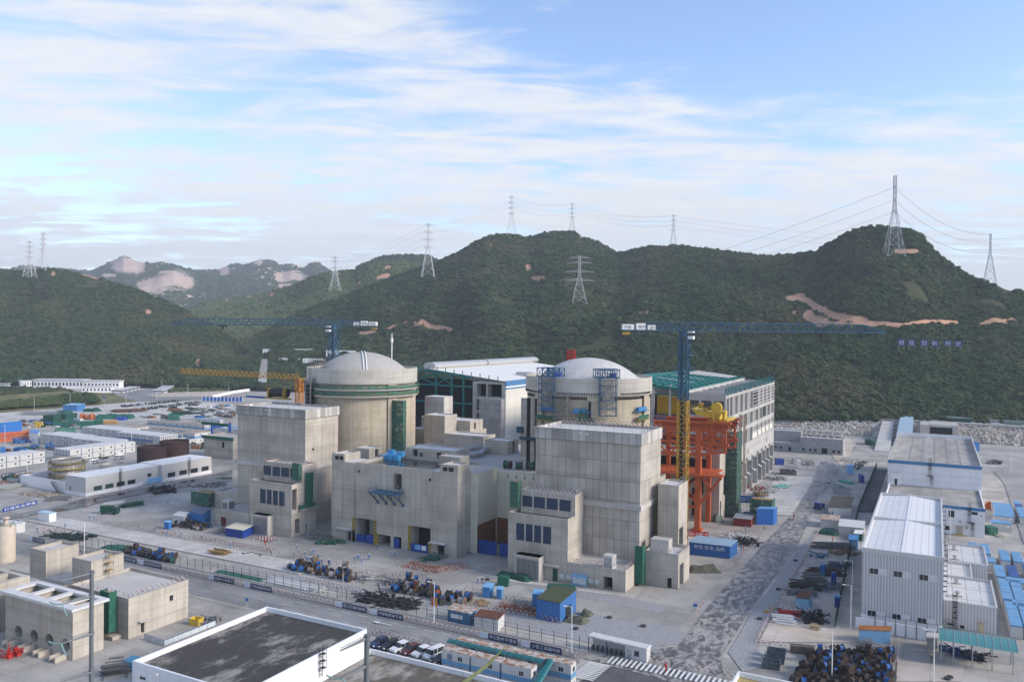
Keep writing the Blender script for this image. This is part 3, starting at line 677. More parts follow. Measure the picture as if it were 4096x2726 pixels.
def striped_box(label,r,bx,by,z,sx,sy,h,mat=HAZW):
 p=G(r,bx,by,z);t=thing('vent_box',label,'vent box',(p.x,p.y,z))
 b=MB().box(p.x-sx,p.y,z,p.x,p.y+sy,z+h);b.build('housing',WHT,t)
 b=MB().box(p.x-sx-.12,p.y-.12,z+h,p.x+.12,p.y+sy+.12,z+h+.15);b.build('lid',CONL,t)
 b=MB().box(p.x-sx+.25,p.y-.05,z+.3,p.x-.25,p.y-.003,z+h-.25).box(p.x+.003,p.y+.25,z+.3,p.x+.05,p.y+sy-.25,z+h-.25);b.build('louvre_panel',mat,t)
 return t
striped_box('pale box with diagonal striped louvres on the low annex roof','Y3',1920,660,5.2,2.6,2.6,3.2)
A1=thing('annex_building','stepped concrete annex with blue louvres below the left fuel tower','building',(-188,192.5,0))
Y1A=192.3
W1=[hole('R2',xa,ya,xb,yb,Y1A)for xa,ya,xb,yb in((550,600,637,835),(655,612,730,850),(749,625,828,865),(846,638,936,882))]
W1u=[hole('R2',xa,ya,xb,yb,197)for xa,ya,xb,yb in((603,232,722,395),(742,250,862,410),(880,262,1003,425),(1022,280,1140,440))]
RH1=[hole('R2',1052,615,1122,925,-178.9,'x',4),hole('R2',1098,1080,1170,1290,-178.9,'x',4),hole('R2',1262,1150,1287,1290,-178.9,'x',1.5)]
b=MB();block(b,-196.9,Y1A,-178.9,203.9,0,16.7,[(h[0],h[1],h[2],h[3],.5,2)for h in W1],RH1,(.35,1.0));b.build('lower_wall',MAT3(CONS),A1)
b=MB();block(b,-195.4,197,-178.95,203.9,16.0,22.2,[(h[0],h[1],h[2],h[3],.5,2)for h in W1u],(),(.35,.5));b.build('upper_wall',MAT3(CON),A1)
for h in W1:louvre(A1,h,Y1A)
for h in W1u:louvre(A1,h,197)
vent_hood(A1,-193.3,-186.3,189.6,Y1A-.01,6.5)
b=MB();block(b,-213,Y1A+.02,-196.95,203.9,0,5.5,[hole('B2',725,422,780,525,Y1A+.02,d=.3,bm_=2)],(),(.3,.35));b.build('low_wing',MAT3(CON,ROOFG),A1)
h=hole('B2',725,422,780,525,Y1A);b=MB().box(h[0]+.03,Y1A+.18,.05,h[2]-.03,Y1A+.28,h[3]-.05);b.build('door',plain('maroon_door',(.13,.03,.035),.5),A1)
striped_box('sandy rooftop vent box with grey louvres on the left annex','B2',800,357,5.2,2.9,2.9,2.9,STEEL)
b=MB();p=onX('R2',1150,930,-178.8);q=onX('R2',1365,885,-178.8);b.box(-178.88,p.y,p.z-.1,-177.4,q.y,p.z+.15);b.build('balcony_slab',CONL,A1)
b=MB().box(-177.46,p.y,p.z+.16,-177.40,q.y,p.z+1.5).box(-178.7,p.y,p.z+.16,-177.46,p.y+.06,p.z+1.5);b.build('balcony_net',GRN,A1)
scaffold('net_scaffold','narrow strip of green netting hung down the side of the left annex',-178.3,198.2,-177.5,200.4,9.2,19,1.2,1.9,GRN,.06,False)
scaffold('net_scaffold','green netted scaffold against the top windows of the left annex',-181.9,195.9,-179.4,196.8,16.8,22.4,1.2,1.9,NET)
scaffold('net_scaffold','green netted scaffold at the top left of the nearer annex',-103.2,196.4,-101.0,198.6,16.8,24,1.2,1.9,NET)
rail('roof_barrier',[(-100.7,198.3,22.3),(-84.6,198.3,22.3),(-84.6,203.6,22.3)],REDW,A2,1.1,1.6,.09)
rail('roof_barrier',[(-195.3,197.3,22.2),(-179.1,197.3,22.2),(-179.1,203.6,22.2)],REDW,A1,1.1,1.6,.08)
rail('wing_barrier',[(-84.2,194.1,5.55),(-69,194.1,5.55),(-69,203.6,5.55)],REDW,A2,1.0,1.8,.06)
LB=thing('concrete_block','low grey concrete block at the left foot of the left fuel tower','building',(-228,212,0))
b=MB();block(b,-234.4,211.8,-215.4,224,0,6,[(-226,.1,-224.6,2.3,.6)],(),(.3,.5));b.build('wall',MAT3(CON),LB)
scaffold('net_scaffold','green netted scaffold around the low block beside the black formwork yard',-244,209.5,-234.8,216,0,4.6,2,2.2,NET)
b=MB();block(b,-330,291,-309.5,305,0,11,[(-317.5,5.5,-315.5,8.5,.6)],(),(.3,.5))
q=thing('concrete_block','grey concrete structure partly hidden behind the left fuel tower','building',(-318,291,0));b.build('wall',MAT3(CON),q)
b=MB().box(-331,290.2,9.6,-308.6,290.6,11.2).box(-331,290.2,16.5,-312,290.6,18);b.build('safety_net',GRN,q)
CB=thing('electrical_building','wide grey concrete building between the two fuel towers, with a wet black roof','building',(-145,198.7,0))
YC=198.7
DH=[(-158.7,0,-151.0,7.45,5,2),(-150.4,0,-145.5,3.4,4,5),(-144.4,0,-141.5,3.45,1.2,2),(-137.9,0,-131.1,7.45,4,2),(-144.6,17.7,-141.6,22.5,2,5),hole('R3',497,315,537,350,YC,d=.5),hole('R3',1617,440,1655,490,YC,d=.5)]
b=MB();block(b,-159.2,YC+.35,-130.9,218.5,0,24.65,[(h[0],h[1],h[2],h[3],h[4],h[5])for h in DH],(),(.45,1.0));b.build('wall',MAT3(CON,ROOFB),CB)
b=MB();block(b,-168.2,YC,-159.25,206.5,0,24.5,[(-162,0,-160.2,3.0,1)]);block(b,-168.2,YC,-163.1,206.5,24.5,26.8,[(-167,24.9,-165.4,26.1,.15),(-165.2,24.9,-163.7,26.1,.15)],(),(.4,.5));b.build('stair_tower',MAT3(CON,ROOFW),CB)
b=MB();block(b,-130.85,YC,-121.7,206.2,0,24.5,[(-128.5,0,-126,3.2,1)]);block(b,-127.6,YC,-121.7,205.3,24.5,26.8,[(-126.8,24.9,-125.2,26.1,.15),(-124.9,24.9,-123.1,26.1,.15)],(),(.4,.5));b.build('stair_tower',MAT3(CON,ROOFW),CB)
b=MB();block(b,-130.85,206.25,-119.35,218.5,0,23.7);b.build('side_wing',MAT3(CREAM,ROOFG),CB)
b=MB().box(-119.35,206.25,0,-119.30,217.5,8.3);b.m=0;b.build('side_dado',BROWN,CB)
for x in(-165.6,-130.9):MB().box(x,YC-1.3,3.45,x+5.5,YC-.01,3.75).build('door_canopy',HAZW,CB)
for x,z in((-159.9,7.5),(-159.9,3.4),(-150.95,3.6),(-138.9,7.5),(-131.7,3.6),(-151.6,7.4)):MB().box(x,YC-.05,.05,x+(.95 if x not in(-151.6,)else.55),YC+.3,z).build('hazard_jamb',HAZ,CB)
for x0,ya,x1,z in((-158.6,.4,-155.4,2.4),(-154.9,.4,-151.2,2.7),(-137.8,-.1,-131.6,2.4),(-144.3,.3,-142.4,3)):MB().box(x0,YC+ya,.05,x1,YC+ya+.25,z).build('blue_hoarding',BLUED,CB)
b=MB();b.box(-136.2,YC-.18,.8,-134.3,YC-.12,2.1);b.build('notice_board',BLUEL,CB);b=MB();b.box(-133.9,YC-.18,.8,-132.3,YC-.12,2.1);b.build('notice_board',WHT,CB)
b=MB();b.lathe(-153.8,YC+4.2,[(2.2,0),(2.2,8)],32);b.build('vessel',STEEL,CB,True)
q=thing('blue_hoarding','deep blue hoarding closing the gap right of the central building','hoarding',(-112,207,0));MB().box(-120.9,206.9,0,-113.2,207.1,4).build('panel',BLUED,q);MB().box(-112.2,206.9,0,-102.6,207.1,4).build('panel',BLUED,q);MB().box(-121.5,206.8,0,-120.95,207.2,5).build('hazard_post',HAZ,q)
b=MB();x0,x1,z=-150.6,-140.7,17.1;ya=YC-4.2
pl_=[(x0,ya,z),(x1,ya,z),(x1,YC+.3,z),(x0,YC+.3,z)]
PB=thing('platform','blue steel landing platform bracketed to the central concrete facade','platform',(-146,YC,z))
b.box(x0,ya,z-.3,x1,YC+.3,z);b.build('deck',BLUES,PB)
b=MB()
for i in range(4):
 x=x0+.3+(x1-x0-.6)*i/3;b.beam((x,ya+.3,z-.3),(x,YC+.3,z-3.8),.3);b.beam((x,YC-1.9,z-.3),(x,YC-1.2,z-2.4),.15);b.box(x-.35,YC,z-4.3,x+.35,YC+.36,z-3.5)
b.build('brackets',BLUES,PB)
rail('railing',[(x0,YC+.2,z),(x0,ya,z),(x1,ya,z),(x1,YC+.2,z)],BLUES,PB,1.2,1.4,.07)
def roofbox(label,x0,y0,x1,y1,z0,z1,mat=None,door=None,cat='roof hut'):
 t=thing('roof_hut',label,cat,((x0+x1)/2,y0,z0));b=MB()
 rh=[(y0+(y1-y0)*.45,z0+.2,y0+(y1-y0)*.72,z1-.5,1.0)]if door=='r' else()
 fh=[(x0+(x1-x0)*a,z0+.2,x0+(x1-x0)*c,z1-.4-(e*(z1-z0)),1.2)for a,c,e in door]if isinstance(door,list)else()
 block(b,x0,y0,x1,y1,z0,z1,fh,rh,(.3,.35));b.build('wall',MAT3(mat or CON,ROOFW),t);return t
roofbox('small concrete stair hut with a dark door on the wet black roof',-168.9,210.8,-162.9,217.6,23.65,27.0,CON,'r')
roofbox('long low concrete roof building with three doorways behind the wet roof',-154.8,219.5,-136.2,228.5,18,27.2,CON,[(.16,.26,.02),(.31,.37,.1),(.66,.76,.05)])
roofbox('flat topped concrete hut behind the right stair tower of the central building',-136.6,211.5,-128.6,216.8,23.7,26.9,CON)
bl=thing('insulation_stack','stack of bright blue wrapped bundles on the wet black roof','bundles',(-156,214,23.65))
for i in range(7):
 b=MB();x=-159.6+(i%3)*2.35+R.uniform(-.2,.2);y=213+(i//3)*1.6;z=23.65+(1.0 if i>=5 else 0)
 b.box(x,y,z,x+2.1,y+1.5,z+1.5+R.uniform(-.3,.3));b.build('bundle',plain('wrap_blue',(.07,.36,.66),.3,var=.25,scale=1.5),bl)
AX=thing('auxiliary_building','low concrete auxiliary building with a working yard on its roof between the two reactors','building',(-135,218,0))
b=MB();block(b,-172,228.6,-99.5,275,0,22.5);block(b,-130.8,218.55,-99.5,228.55,0,22.6);b.build('wall',MAT3(CREAM,ROOFG),AX)
b=MB();b.box(-119.28,218.42,0,-102.5,218.5,8.3);b.build('dado',BROWN,AX)
for i in range(5):
 x=-116+i*2.9;b=MB();b.box(x,218.1,21.2,x+.5,218.5,21.5).box(x+.2,218.42,21.5,x+.3,218.52,22.7);b.build('drain_spout',STEEL,AX)
roofbox('concrete roof hut with an open green lined doorway, beside the silver duct',-141,248.5,-131.8,256.5,22.4,27.3,CON,'r')
roofbox('wide flat concrete roof hut above the silver ventilation duct',-163.5,257,-146.5,266,22.4,27,CON)
roofbox('pale concrete stair tower with a square opening right of the left reactor',-176,262,-166.5,271,0,33,CONS,[(.2,.62,.76)])
b=MB();block(b,-186,266,-160,283,0,26.5);q=thing('concrete_block','stepped concrete blocks behind the stair tower right of the left reactor','building',(-172,266,0));b.build('wall',MAT3(CONS),q)
b=MB();block(b,-184,272,-172,280,26.5,31,[(-183,27.5,-179,30.3,1)]);b.build('roof_room',MAT3(CON,ROOFW),q);b=MB();block(b,-171.8,271,-160.5,281,26.5,30.5,[(-170.5,27,-168.8,29.6,.6)],[(274,27,275.5,29.6,.6)],(.3,.3));b.build('roof_room',MAT3(CONS,ROOFW),q)
q=thing('louvre_hut','white roof hut with red striped louvres beside the left reactor','roof hut',(-184,283,26.5));b=MB();block(b,-190.5,284,-181,291,26.5,38);b.build('wall',MAT3(CONL,ROOFW),q);b=MB().box(-190,283.8,33.6,-187.6,283.99,37.4);b.build('louvre',REDW,q)
d_=thing('duct','silver insulated ventilation duct bending between the roof huts','duct',(-132,230,20))
b=MB();pts=[G('Z3',x,y,23.9)for x,y in((735,1222),(820,1212),(880,1180),(915,1148),(972,1138))];b.path(pts,1.0,12)
for p in pts[1:-1]:b.lathe(p[0],p[1],[(0,p[2]-1.02),(1.02,p[2]-.4),(1.02,p[2]+.4),(0,p[2]+1.02)],12)
b.build('main_run',GALV,d_,True)
b=MB();b.beam(G('Z3',705,1150,24),G('Z3',900,1095,24),1.2,1);b.beam(G('Z3',720,1165,23.8),G('Z3',915,1115,23.8),1.2,1);b.build('twin_run',GALV,d_)
q=thing('office_building','low white building with a flat white roof and blue fascia between the reactors','building',(-200,357,0))
b=MB();block(b,-217,353.8,-186,372,0,18,[(-214.5+i*3.3,14.2,-212.9+i*3.3,16.3,.3)for i in range(7)]);block(b,-186,356.8,-166,372,0,17.8);b.build('wall',MAT3(WHT,WHT),q)
b=MB();b.box(-217.4,353.4,18,-185.6,372.4,18.5).box(-185.6,356.4,17.8,-166,372.4,18.3);b.build('roof',WHT,q);b=MB();b.box(-217.45,353.25,17.6,-185.5,353.4,18.3).box(-185.5,353.25,17.6,-185.35,356.4,18.3).box(-185.3,356.25,17.5,-166,356.4,18.1);b.build('fascia',plain('fascia_blue',(.05,.16,.40),.5),q)
scaffold('net_scaffold','long low green netted scaffold in front of the blue trimmed white building',-190,322,-165,330,9,15.5,2.4,2,NET)
def containment(label,cx,cy,a0,mat,ringm,domem):
 t=thing('reactor_building',label,'reactor building',(cx,cy,0))
 b=MB();b.lathe(cx,cy,[(20,0),(20,45.2),(19.6,45.25),(19.6,46.0),(20.5,46.3)],96);b.build('containment_wall',mat,t,False)
 b=MB();b.lathe(cx,cy,[(20.0,46.3),(20.55,46.35),(20.55,51.6),(20.1,51.6),(20.1,50.9),(16.2,50.9)],96);b.build('ring_beam',ringm,t)
 b=MB();rr=16.3;hh=6.5;Rs=(rr*rr+hh*hh)/(2*hh);b.lathe(cx,cy,[(max(.01,Rs*math.sin(a)),50.9+hh-Rs+Rs*math.cos(a))for a in[math.asin(rr/Rs)*(1-i/14)for i in range(15)]],64);b.build('dome',domem,t,True)
 return t
CYL=concrete('containment_concrete',(0.414,0.360,0.270),(0.504,0.444,0.342),(5,3.05),.25,.8,.03,(.40,.325,.21))
CYR=concrete('ring_concrete',(0.432,0.408,0.360),(0.516,0.492,0.444),(7,1.8),.35,.5,.04)
DOME=plain('dome_concrete',(.40,.385,.355),.85,var=.12,scale=.5)
N1=containment('left reactor containment with a pale dome and green edged gallery under its ring beam',-192,244,0,CYL,CYR,DOME)
N2=containment('right reactor containment with a pale dome and blue lifting gantries over its rim',-100.6,245.7,0,CYL,CYR,plain('dome_pale',(.50,.495,.48),.85,var=.18,scale=.5))
view1=math.atan2(-244,192);view2=math.atan2(-245.7,100.6)
def on_cyl(c,ang,r,z):return Vector((c[0]+r*math.cos(ang),c[1]+r*math.sin(ang),z))
c1,c2=(-192,244),(-100.6,245.7)
b=MB()
for k in(-.35,.35):
 pts=[]
 for i in range(13):
  rr=16.3*i/12+.4;Rs=(16.3**2+6.5**2)/13;z=50.9+6.5-Rs+math.sqrt(max(0,Rs*Rs-rr*rr))+.25
  d=Vector((math.cos(view1+.06),math.sin(view1+.06),0));n_=Vector((-d.y,d.x,0));pts.append(Vector((c1[0],c1[1],z))+d*rr+n_*k*1.6)
 b.path(pts,.22,5)
b.build('dome_ladder',WHT,N1)
b=MB().tube((c1[0]+3.2,c1[1]+14,51),(c1[0]+3.2,c1[1]+14,61),.22,8).tube((c1[0]+3.2,c1[1]+14,61),(c1[0]+3.2,c1[1]+14,62.6),.5,8).tube((c1[0]+3.2,c1[1]+14,62.6),(c1[0]+3.2,c1[1]+14,64.4),.18,8);b.build('vent_mast',WHT,N1)
for cyl,angs in((N1,(view1+.56,)),(N2,(view2-.86,view2+.08,view2+1.1))):
 cc=c1 if cyl is N1 else c2
 for a in angs:
  b=MB();b.lathe(cc[0],cc[1],[(19.9,0),(20.55,0),(20.55,46.2),(19.9,46.2)],8,a-.10,a+.10);b.build('buttress',CYL,cyl)
b=MB()
for a in(view2-.86,view2+.08):
 for s_ in(-.055,):
  p,q=on_cyl(c2,a+s_,20.6,21),on_cyl(c2,a+s_,20.6,44.8);b.beam(p,q,.9,.5)
b.build('slot_shade',DARK,N2)  # raised dark strips stand in for the shade of a slot
b=MB()
for z in(45.5,47.0):
 for i in range(90):
  a=view2-1.5+3.0*i/90
  if z>46 and(i%30)>22:continue
  p=on_cyl(c2,a,19.9 if z<46 else 20.5,z);q=on_cyl(c2,a+.017,19.9 if z<46 else 20.5,z);b.beam(p,q,.35,.55)
b.build('corbel_slot_shade',DARK,N2)  # dark strips carry the recess shade under and around the ring beam
g=thing('gallery_scaffold','curved scaffold gallery with green netting around the left reactor below its ring','scaffold',(c1[0],c1[1],42))
b=MB();b.lathe(*c1,[(21.5,44.6),(21.55,44.6),(21.55,46.0),(21.5,46.0)],72,view1-1.35,view1+1.35);b.lathe(*c1,[(21.5,42.4),(21.55,42.4),(21.55,43.7),(21.5,43.7)],72,view1-1.35,view1+1.35);b.build('safety_net',NET,g)
b=MB();b.lathe(*c1,[(20.02,44.4),(21.6,44.4),(21.6,44.55),(20.02,44.55)],72,view1-1.35,view1+1.35);b.lathe(*c1,[(20.02,42.2),(21.6,42.2),(21.6,42.35),(20.02,42.35)],72,view1-1.35,view1+1.35);b.build('walk_deck',PLANK,g)
b=MB()
for i in range(36):
 a=view1-1.35+2.7*i/35;b.beam(on_cyl(c1,a,21.45,41.8),on_cyl(c1,a,21.45,46.4),.08);b.beam(on_cyl(c1,a,20.02,41.2),on_cyl(c1,a,21.45,42.2),.08)
b.build('posts',SCAF,g)
b=MB()
for z in(44.1,41.7):b.lathe(*c1,[(21.62,z),(21.66,z),(21.66,z+.45),(21.62,z+.45)],72,view1-.9,view1+1.2)
b.build('hazard_edge',HAZW,g)
a=view1+.60;p=on_cyl(c1,a,21.6,0);scaffold('net_scaffold','tall green netted scaffold up the right side of the left reactor',p.x-3.2,p.y-.8,p.x+3.2,p.y+1.0,22,40,1.6,1.75,NET,.09,YELL)
p=G('Z2',780,785,38.4);scaffold('scaffold_tower','grey scaffold stair tower standing on the left fuel tower roof against the reactor',p.x-2.2,p.y-1.2,p.x+2.2,p.y+2.4,38.4,54.5,1.1,1.6,None,.12,SCAF)
b=MB().box(p.x-1.9,p.y-.8,38.5,p.x+1.9,p.y+2.0,50);
q=thing('hoist_tower','dark lattice hoist tower on the far left edge of the left reactor','hoist',on_cyl(c1,view1-1.0,22,36));w_=wloc(q);b=MB()
for dx in(-1.2,1.2):
 for dy in(-1.2,1.2):b.beam((w_.x+dx,w_.y+dy,36),(w_.x+dx,w_.y+dy,48.5),.35)
for i in range(8):b.box(w_.x-1.4,w_.y-1.4,37+i*1.5,w_.x+1.4,w_.y+1.4,37.15+i*1.5)
b.build('frame',STEEL,q);b=MB().box(w_.x-1.0,w_.y-1.0,38,w_.x+1,w_.y+1,46);b.build('cage',DARK,q)
q=thing('hoist_shaft','tall grey twin rail hoist shaft up the left edge of the right reactor','hoist',(-114.3,230.3,20));b=MB()
b.box(-117.2,229.7,20,-115.2,230.7,44.5).box(-113.8,229.7,20,-111.9,230.7,44.5);b.build('concrete_rail',CONP,q);b=MB().box(-115.2,230.3,20,-113.8,230.6,44.5);b.build('slot',DARK,q)
b=MB().box(-116.9,228.2,31.5,-111.6,229.6,32.2).box(-118.2,228.6,33.4,-116.2,229.6,35.4);b.build('work_cage',plain('dark_cage_blue',(.02,.06,.10),.6),q)
def gantry(label,ang,zlo):
 t=thing('lifting_gantry',label,'gantry',on_cyl(c2,ang,20.6,51.6));d=Vector((math.cos(ang),math.sin(ang),0));n_=Vector((-d.y,d.x,0));o=Vector((c2[0],c2[1],0))
 P=lambda r,s_,z:o+d*r+n_*s_+UP*z
 b=MB()
 for s_ in(-3.4,-1.2,1.2,3.4):
  for z in(52.0,54.6):b.beam(P(17.5,s_,z),P(22.6,s_,z),.22)
 for r in(17.5,20,22.6):
  for z in(52.0,54.6):b.beam(P(r,-3.4,z),P(r,3.4,z),.22)
  for s_,s2 in((-3.4,-1.2),(-1.2,1.2),(1.2,3.4)):b.beam(P(r,s_,52),P(r,s2,54.6),.14);b.beam(P(r,s_,54.6),P(r,s2,52),.14);b.beam(P(r,s_,52),P(r,s_,54.6),.2)
  b.beam(P(r,3.4,52),P(r,3.4,54.6),.2)
 b.build('top_frame',BLUES,t)
 b=MB()
 for s_ in(-2.6,2.6):
  for r in(21.3,22.6):b.beam(P(r,s_,52),P(r,s_,zlo),.2)
 k=int((52-zlo)/2.1)
 for i in range(k+1):
  z=52-(52-zlo)*i/k
  for r in(21.3,22.6):b.beam(P(r,-2.6,z),P(r,2.6,z),.16)
  for s_ in(-2.6,2.6):b.beam(P(21.3,s_,z),P(22.6,s_,z),.14)
  if i<k:
   z2=52-(52-zlo)*(i+1)/k;b.beam(P(22.6,-2.6,z),P(22.6,2.6 if i%2 else 0,z2),.12);b.beam(P(22.6,2.6,z),P(22.6,-2.6 if i%2 else 0,z2),.12)
 b.build('hanging_frame',BLUES,t)
 b=MB().add([P(22.0,-1.9,zlo+1.5),P(22.0,1.9,zlo+1.5),P(22.0,1.9,51),P(22.0,-1.9,51)],[(0,1,2,3)]);b.build('mesh_curtain',netmat('grey_net',(.30,.29,.26)),t)
 b=MB();b.beam(P(18,2.2,52.6),P(21,2.2,52.6),1.2,1.4);b.build('winch',BLUED,t);return t
gantry('left blue lattice gantry hanging over the rim of the right reactor',view2-.62,41.2)
gantry('right blue lattice gantry hanging over the rim of the right reactor',view2+.27,40.6)
def cyl_platform(label,ang,z,mat,w_=3.2,net=False):
 t=thing('wall_platform',label,'platform',on_cyl(c2,ang,20,z));d=Vector((math.cos(ang),math.sin(ang),0));n_=Vector((-d.y,d.x,0));o=on_cyl(c2,ang,20.05,z)
 b=MB();pts=[o-n_*w_,o+d*1.5-n_*w_,o+d*1.5+n_*w_,o+n_*w_];b.prism([(p.x,p.y)for p in pts],z-.25,z);b.beam(o+d*1.3-n_*w_*.5,o-UP*1.6-n_*w_*.5,.15);b.beam(o+d*1.3+n_*w_*.5,o-UP*1.6+n_*w_*.5,.15);b.build('deck',HAZ if net else mat,t)
 b=MB()
 if net:b.beam(o+d*1.5-n_*w_+UP*.7,o+d*1.5+n_*w_+UP*.7,.06,1.4);b.build('safety_net',NET,t)
 else:b.beam(o+d*.8-n_*w_*.7+UP*.5,o+d*.8+n_*w_*.6+UP*.5,.9,.9);b.build('winch_drum',mat,t)
 return t
BLW=plain('winch_blue',(.06,.23,.50),.5)
cyl_platform('blue winch platform on the right reactor left of the scaffold stair',view2-.64,42.0,BLW);cyl_platform('blue winch platform on the right reactor just right of the scaffold stair',view2-.1,41.6,BLW);cyl_platform('blue winch platform near the right edge of the right reactor',view2+.92,41.8,BLW)
cyl_platform('long hazard edged netted platform low on the left of the right reactor',view2-.66,38.6,BLW,4.4,True);cyl_platform('short hazard edged netted platform low on the middle of the right reactor',view2-.02,38.4,BLW,2.3,True);cyl_platform('hazard edged netted platform low on the right of the right reactor',view2+.93,39.0,BLW,3,True)
p=on_cyl(c2,view2-.36,21.5,0);scaffold('scaffold_tower','grey scaffold stair tower on the right fuel tower roof against the right reactor',p.x-2.0,p.y-2.3,p.x+2.0,p.y-.4,38.4,46.5,1.0,1.4,None,.11,SCAF)
q=thing('net_screen','two leaning green netted panels on the right fuel tower roof','panels',G('B7',535,500,38.4));w_=wloc(q)
for k in(0,1.6):b=MB().add([w_+Vector((k,0,.3)),w_+Vector((k+.7,.2,.3)),w_+Vector((k+1.5,.6,4.2)),w_+Vector((k+.8,.5,4.2))],[(0,1,2,3)]);b.build('panel',GRN,q)
rail('roof_guard_rail',[(-98.5,221,38.4),(-69.5,221,38.4)],REDW,None,1.6,1.5,.09,3)
tag(bpy.data.objects['roof_guard_rail'],'red and white guard rail along the back of the right fuel tower roof','railing')
q=thing('crawler_crane_boom','red lattice crane head showing just behind the right dome','crane',at('Z3',1790,215,330));w_=wloc(q);b=MB()
for dx in(-1.5,1.5):
 for dy in(-1,1):b.beam(w_+Vector((dx,dy,-20)),w_+Vector((dx*.8,dy,3.5)),.5)
for i in range(6):b.beam(w_+Vector((-1.6,-1,-4+i*1.3)),w_+Vector((1.6,-1,-3+i*1.3)),.4);b.beam(w_+Vector((1.6,-1,-4+i*1.3)),w_+Vector((-1.6,-1,-3+i*1.3)),.4)
b.build('boom',RED,q)
q=thing('gatehouse','low concrete gate building with a side opening at the nearest tower right foot','building',(-62,203,0))
b=MB();block(b,-66.6,203,-57.7,213.5,0,8.95,[(-60.6,0,-59.4,2.6,.4)],[(204.2,0,208,5.9,5)],(.3,.9));b.build('wall',MAT3(CON,ROOFW),q)
b=MB().box(-66.3,206.5,8.1,-61.4,210,11.2);b.build('roof_box',CONL,q)
rail('roof_barrier',[(-66.3,203.3,8.95),(-58,203.3,8.95),(-58,213,8.95)],REDW,q,1,1.8,.07)
q=thing('gate_tower','tall narrow concrete tower with a dark tall doorway right of the nearest fuel tower','building',(-64,208.5,0))
b=MB();block(b,-66.6,213.6,-60.9,222.5,0,24.6,(),[(214.6,0,218.4,12.7,4)],(.3,.5));b.build('wall',MAT3(CON,ROOFW),q)
rail('roof_railing',[(-61.2,213.8,24.6),(-61.2,222.2,24.6)],STEEL,q,1.6,1.2,.07)
scaffold('net_scaffold','tall thin green netted scaffold in the corner between the low annex and gate building',-68.4,200.6,-66.6,202.8,0,9.8,1.0,1.8,GRN)
FRAMEC=concrete('frame_concrete',(0.388,0.379,0.356),(0.488,0.475,0.450),(4,3),.15,.35,.03)
BLOCKW=concrete('blockwork',(0.312,0.312,0.312),(0.388,0.388,0.388),(2.5,1.0),.35,.3,.10)
WHITEW=concrete('white_render',(0.768,0.768,0.780),(0.828,0.828,0.840),(6,8),.15,.25,.02)
IVORY=concrete('ivory_cladding',(0.672,0.655,0.582),(0.717,0.700,0.627),(1.2,20),.2,.15,.01)
BAND=plain('band_blue',(.075,.21,.40),.55,var=.1)
def ribbed(name,col,pitch=.35,dirt=.12):
 t=NT(name);u=t.wallu();s=t.m('SINE',t.m('MULTIPLY',u,2*math.pi/pitch));k=t.ramp(s,-.4,.5,.68,1.04)  # shade between the ribs is put into the colour, without relief
 d=t.noise(t.vec(u,t.m('MULTIPLY',t.z,.1)),.6,5,.65);c=t.mix(t.ramp(d,.45,.75,0,dirt*3),col,tuple(q*.72 for q in col))
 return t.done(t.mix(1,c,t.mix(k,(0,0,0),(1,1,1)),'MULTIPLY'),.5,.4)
CLAD=ribbed('ribbed_cladding',(.60,.60,.605),.62)
RIBW=ribbed('ribbed_white',(.66,.66,.65),.45);RIBB=ribbed('ribbed_blue',(.045,.17,.44),.5);RIBL=ribbed('ribbed_light_blue',(.16,.36,.58),.5)
def seamroof(name,col,px,py=None):
 t=NT(name);f=t.m('LESS_THAN',t.m('ABSOLUTE',t.m('SUBTRACT',t.m('FRACT',t.m('DIVIDE',t.x,px)),.5)),.018)
 if py:f=t.m('MAXIMUM',f,t.m('LESS_THAN',t.m('ABSOLUTE',t.m('SUBTRACT',t.m('FRACT',t.m('DIVIDE',t.y,py)),.5)),.012))
 d=t.noise(t.pos,.25,5);c=t.mix(d,tuple(q*.9 for q in col),tuple(min(1,q*1.06)for q in col));return t.done(t.mix(f,c,tuple(q*.22 for q in col)),.5,.4)
SEAM=seamroof('seam_roof',(.70,.70,.69),1.55);SEAML=seamroof('seam_roof_low',(.58,.575,.55),2.9,9)
def tileroof(name,c,s,line,lw=.04):
 t=NT(name);bc,bf=t.brick(t.pos,s,s,lw,(1.08,)*3,(.9,)*3,(1,1,1));k=t.noise(t.pos,.12,6,.65,(1,.35,1));col=t.mix(t.ramp(k,.35,.68),tuple(q*.72 for q in c),tuple(q*1.15 for q in c))
 col=t.mix(1,col,bc,'MULTIPLY');return t.done(t.mix(t.m('MULTIPLY',bf,line),col,tuple(q*.35 for q in c)),.9,.2)
TILER=tileroof('tile_roof',(.37,.35,.32),2.2,.55)
TH=thing('turbine_hall','unfinished turbine hall with a white concrete frame and teal roof steel at the right','building',(-95,301.6,0))
XF,YF,YB=-68.6,301.6,403
cols=sorted(onX('R7',x,700,XF).y for x in(1190,1245,1300,1380,1460,1530,1615,1700,1765,1825,1880,1945));cols[0]=YF+.6;cols[-1]=YB-.6
rows=[(.2,12.9),(14.6,19.6),(20.6,26.3),(28.0,32.9),(34.3,41.6)];H_=[]
for i,(a,c)in enumerate(zip(cols,cols[1:])):
 for j,(z0,z1)in enumerate(rows):
  g_=.35;far=i>=6
  if j==1 and i>1:
   if(i*3+j)%4==0:H_.append((a+1.5,z0+1,a+3,z0+3,.5,2))
   continue
  if j==2 and far:H_.append((a+g_,z0+3.2,c-g_,z1-.3,.5,5));H_.append((a+g_,z0+.3,c-g_,z0+2.6,.4,3));continue
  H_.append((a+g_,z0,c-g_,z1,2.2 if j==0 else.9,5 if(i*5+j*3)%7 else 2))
b=MB();facade(b,(XF,0,0),(0,1,0),(1,0,0),(YF,YB),(0,42.6),H_,0)
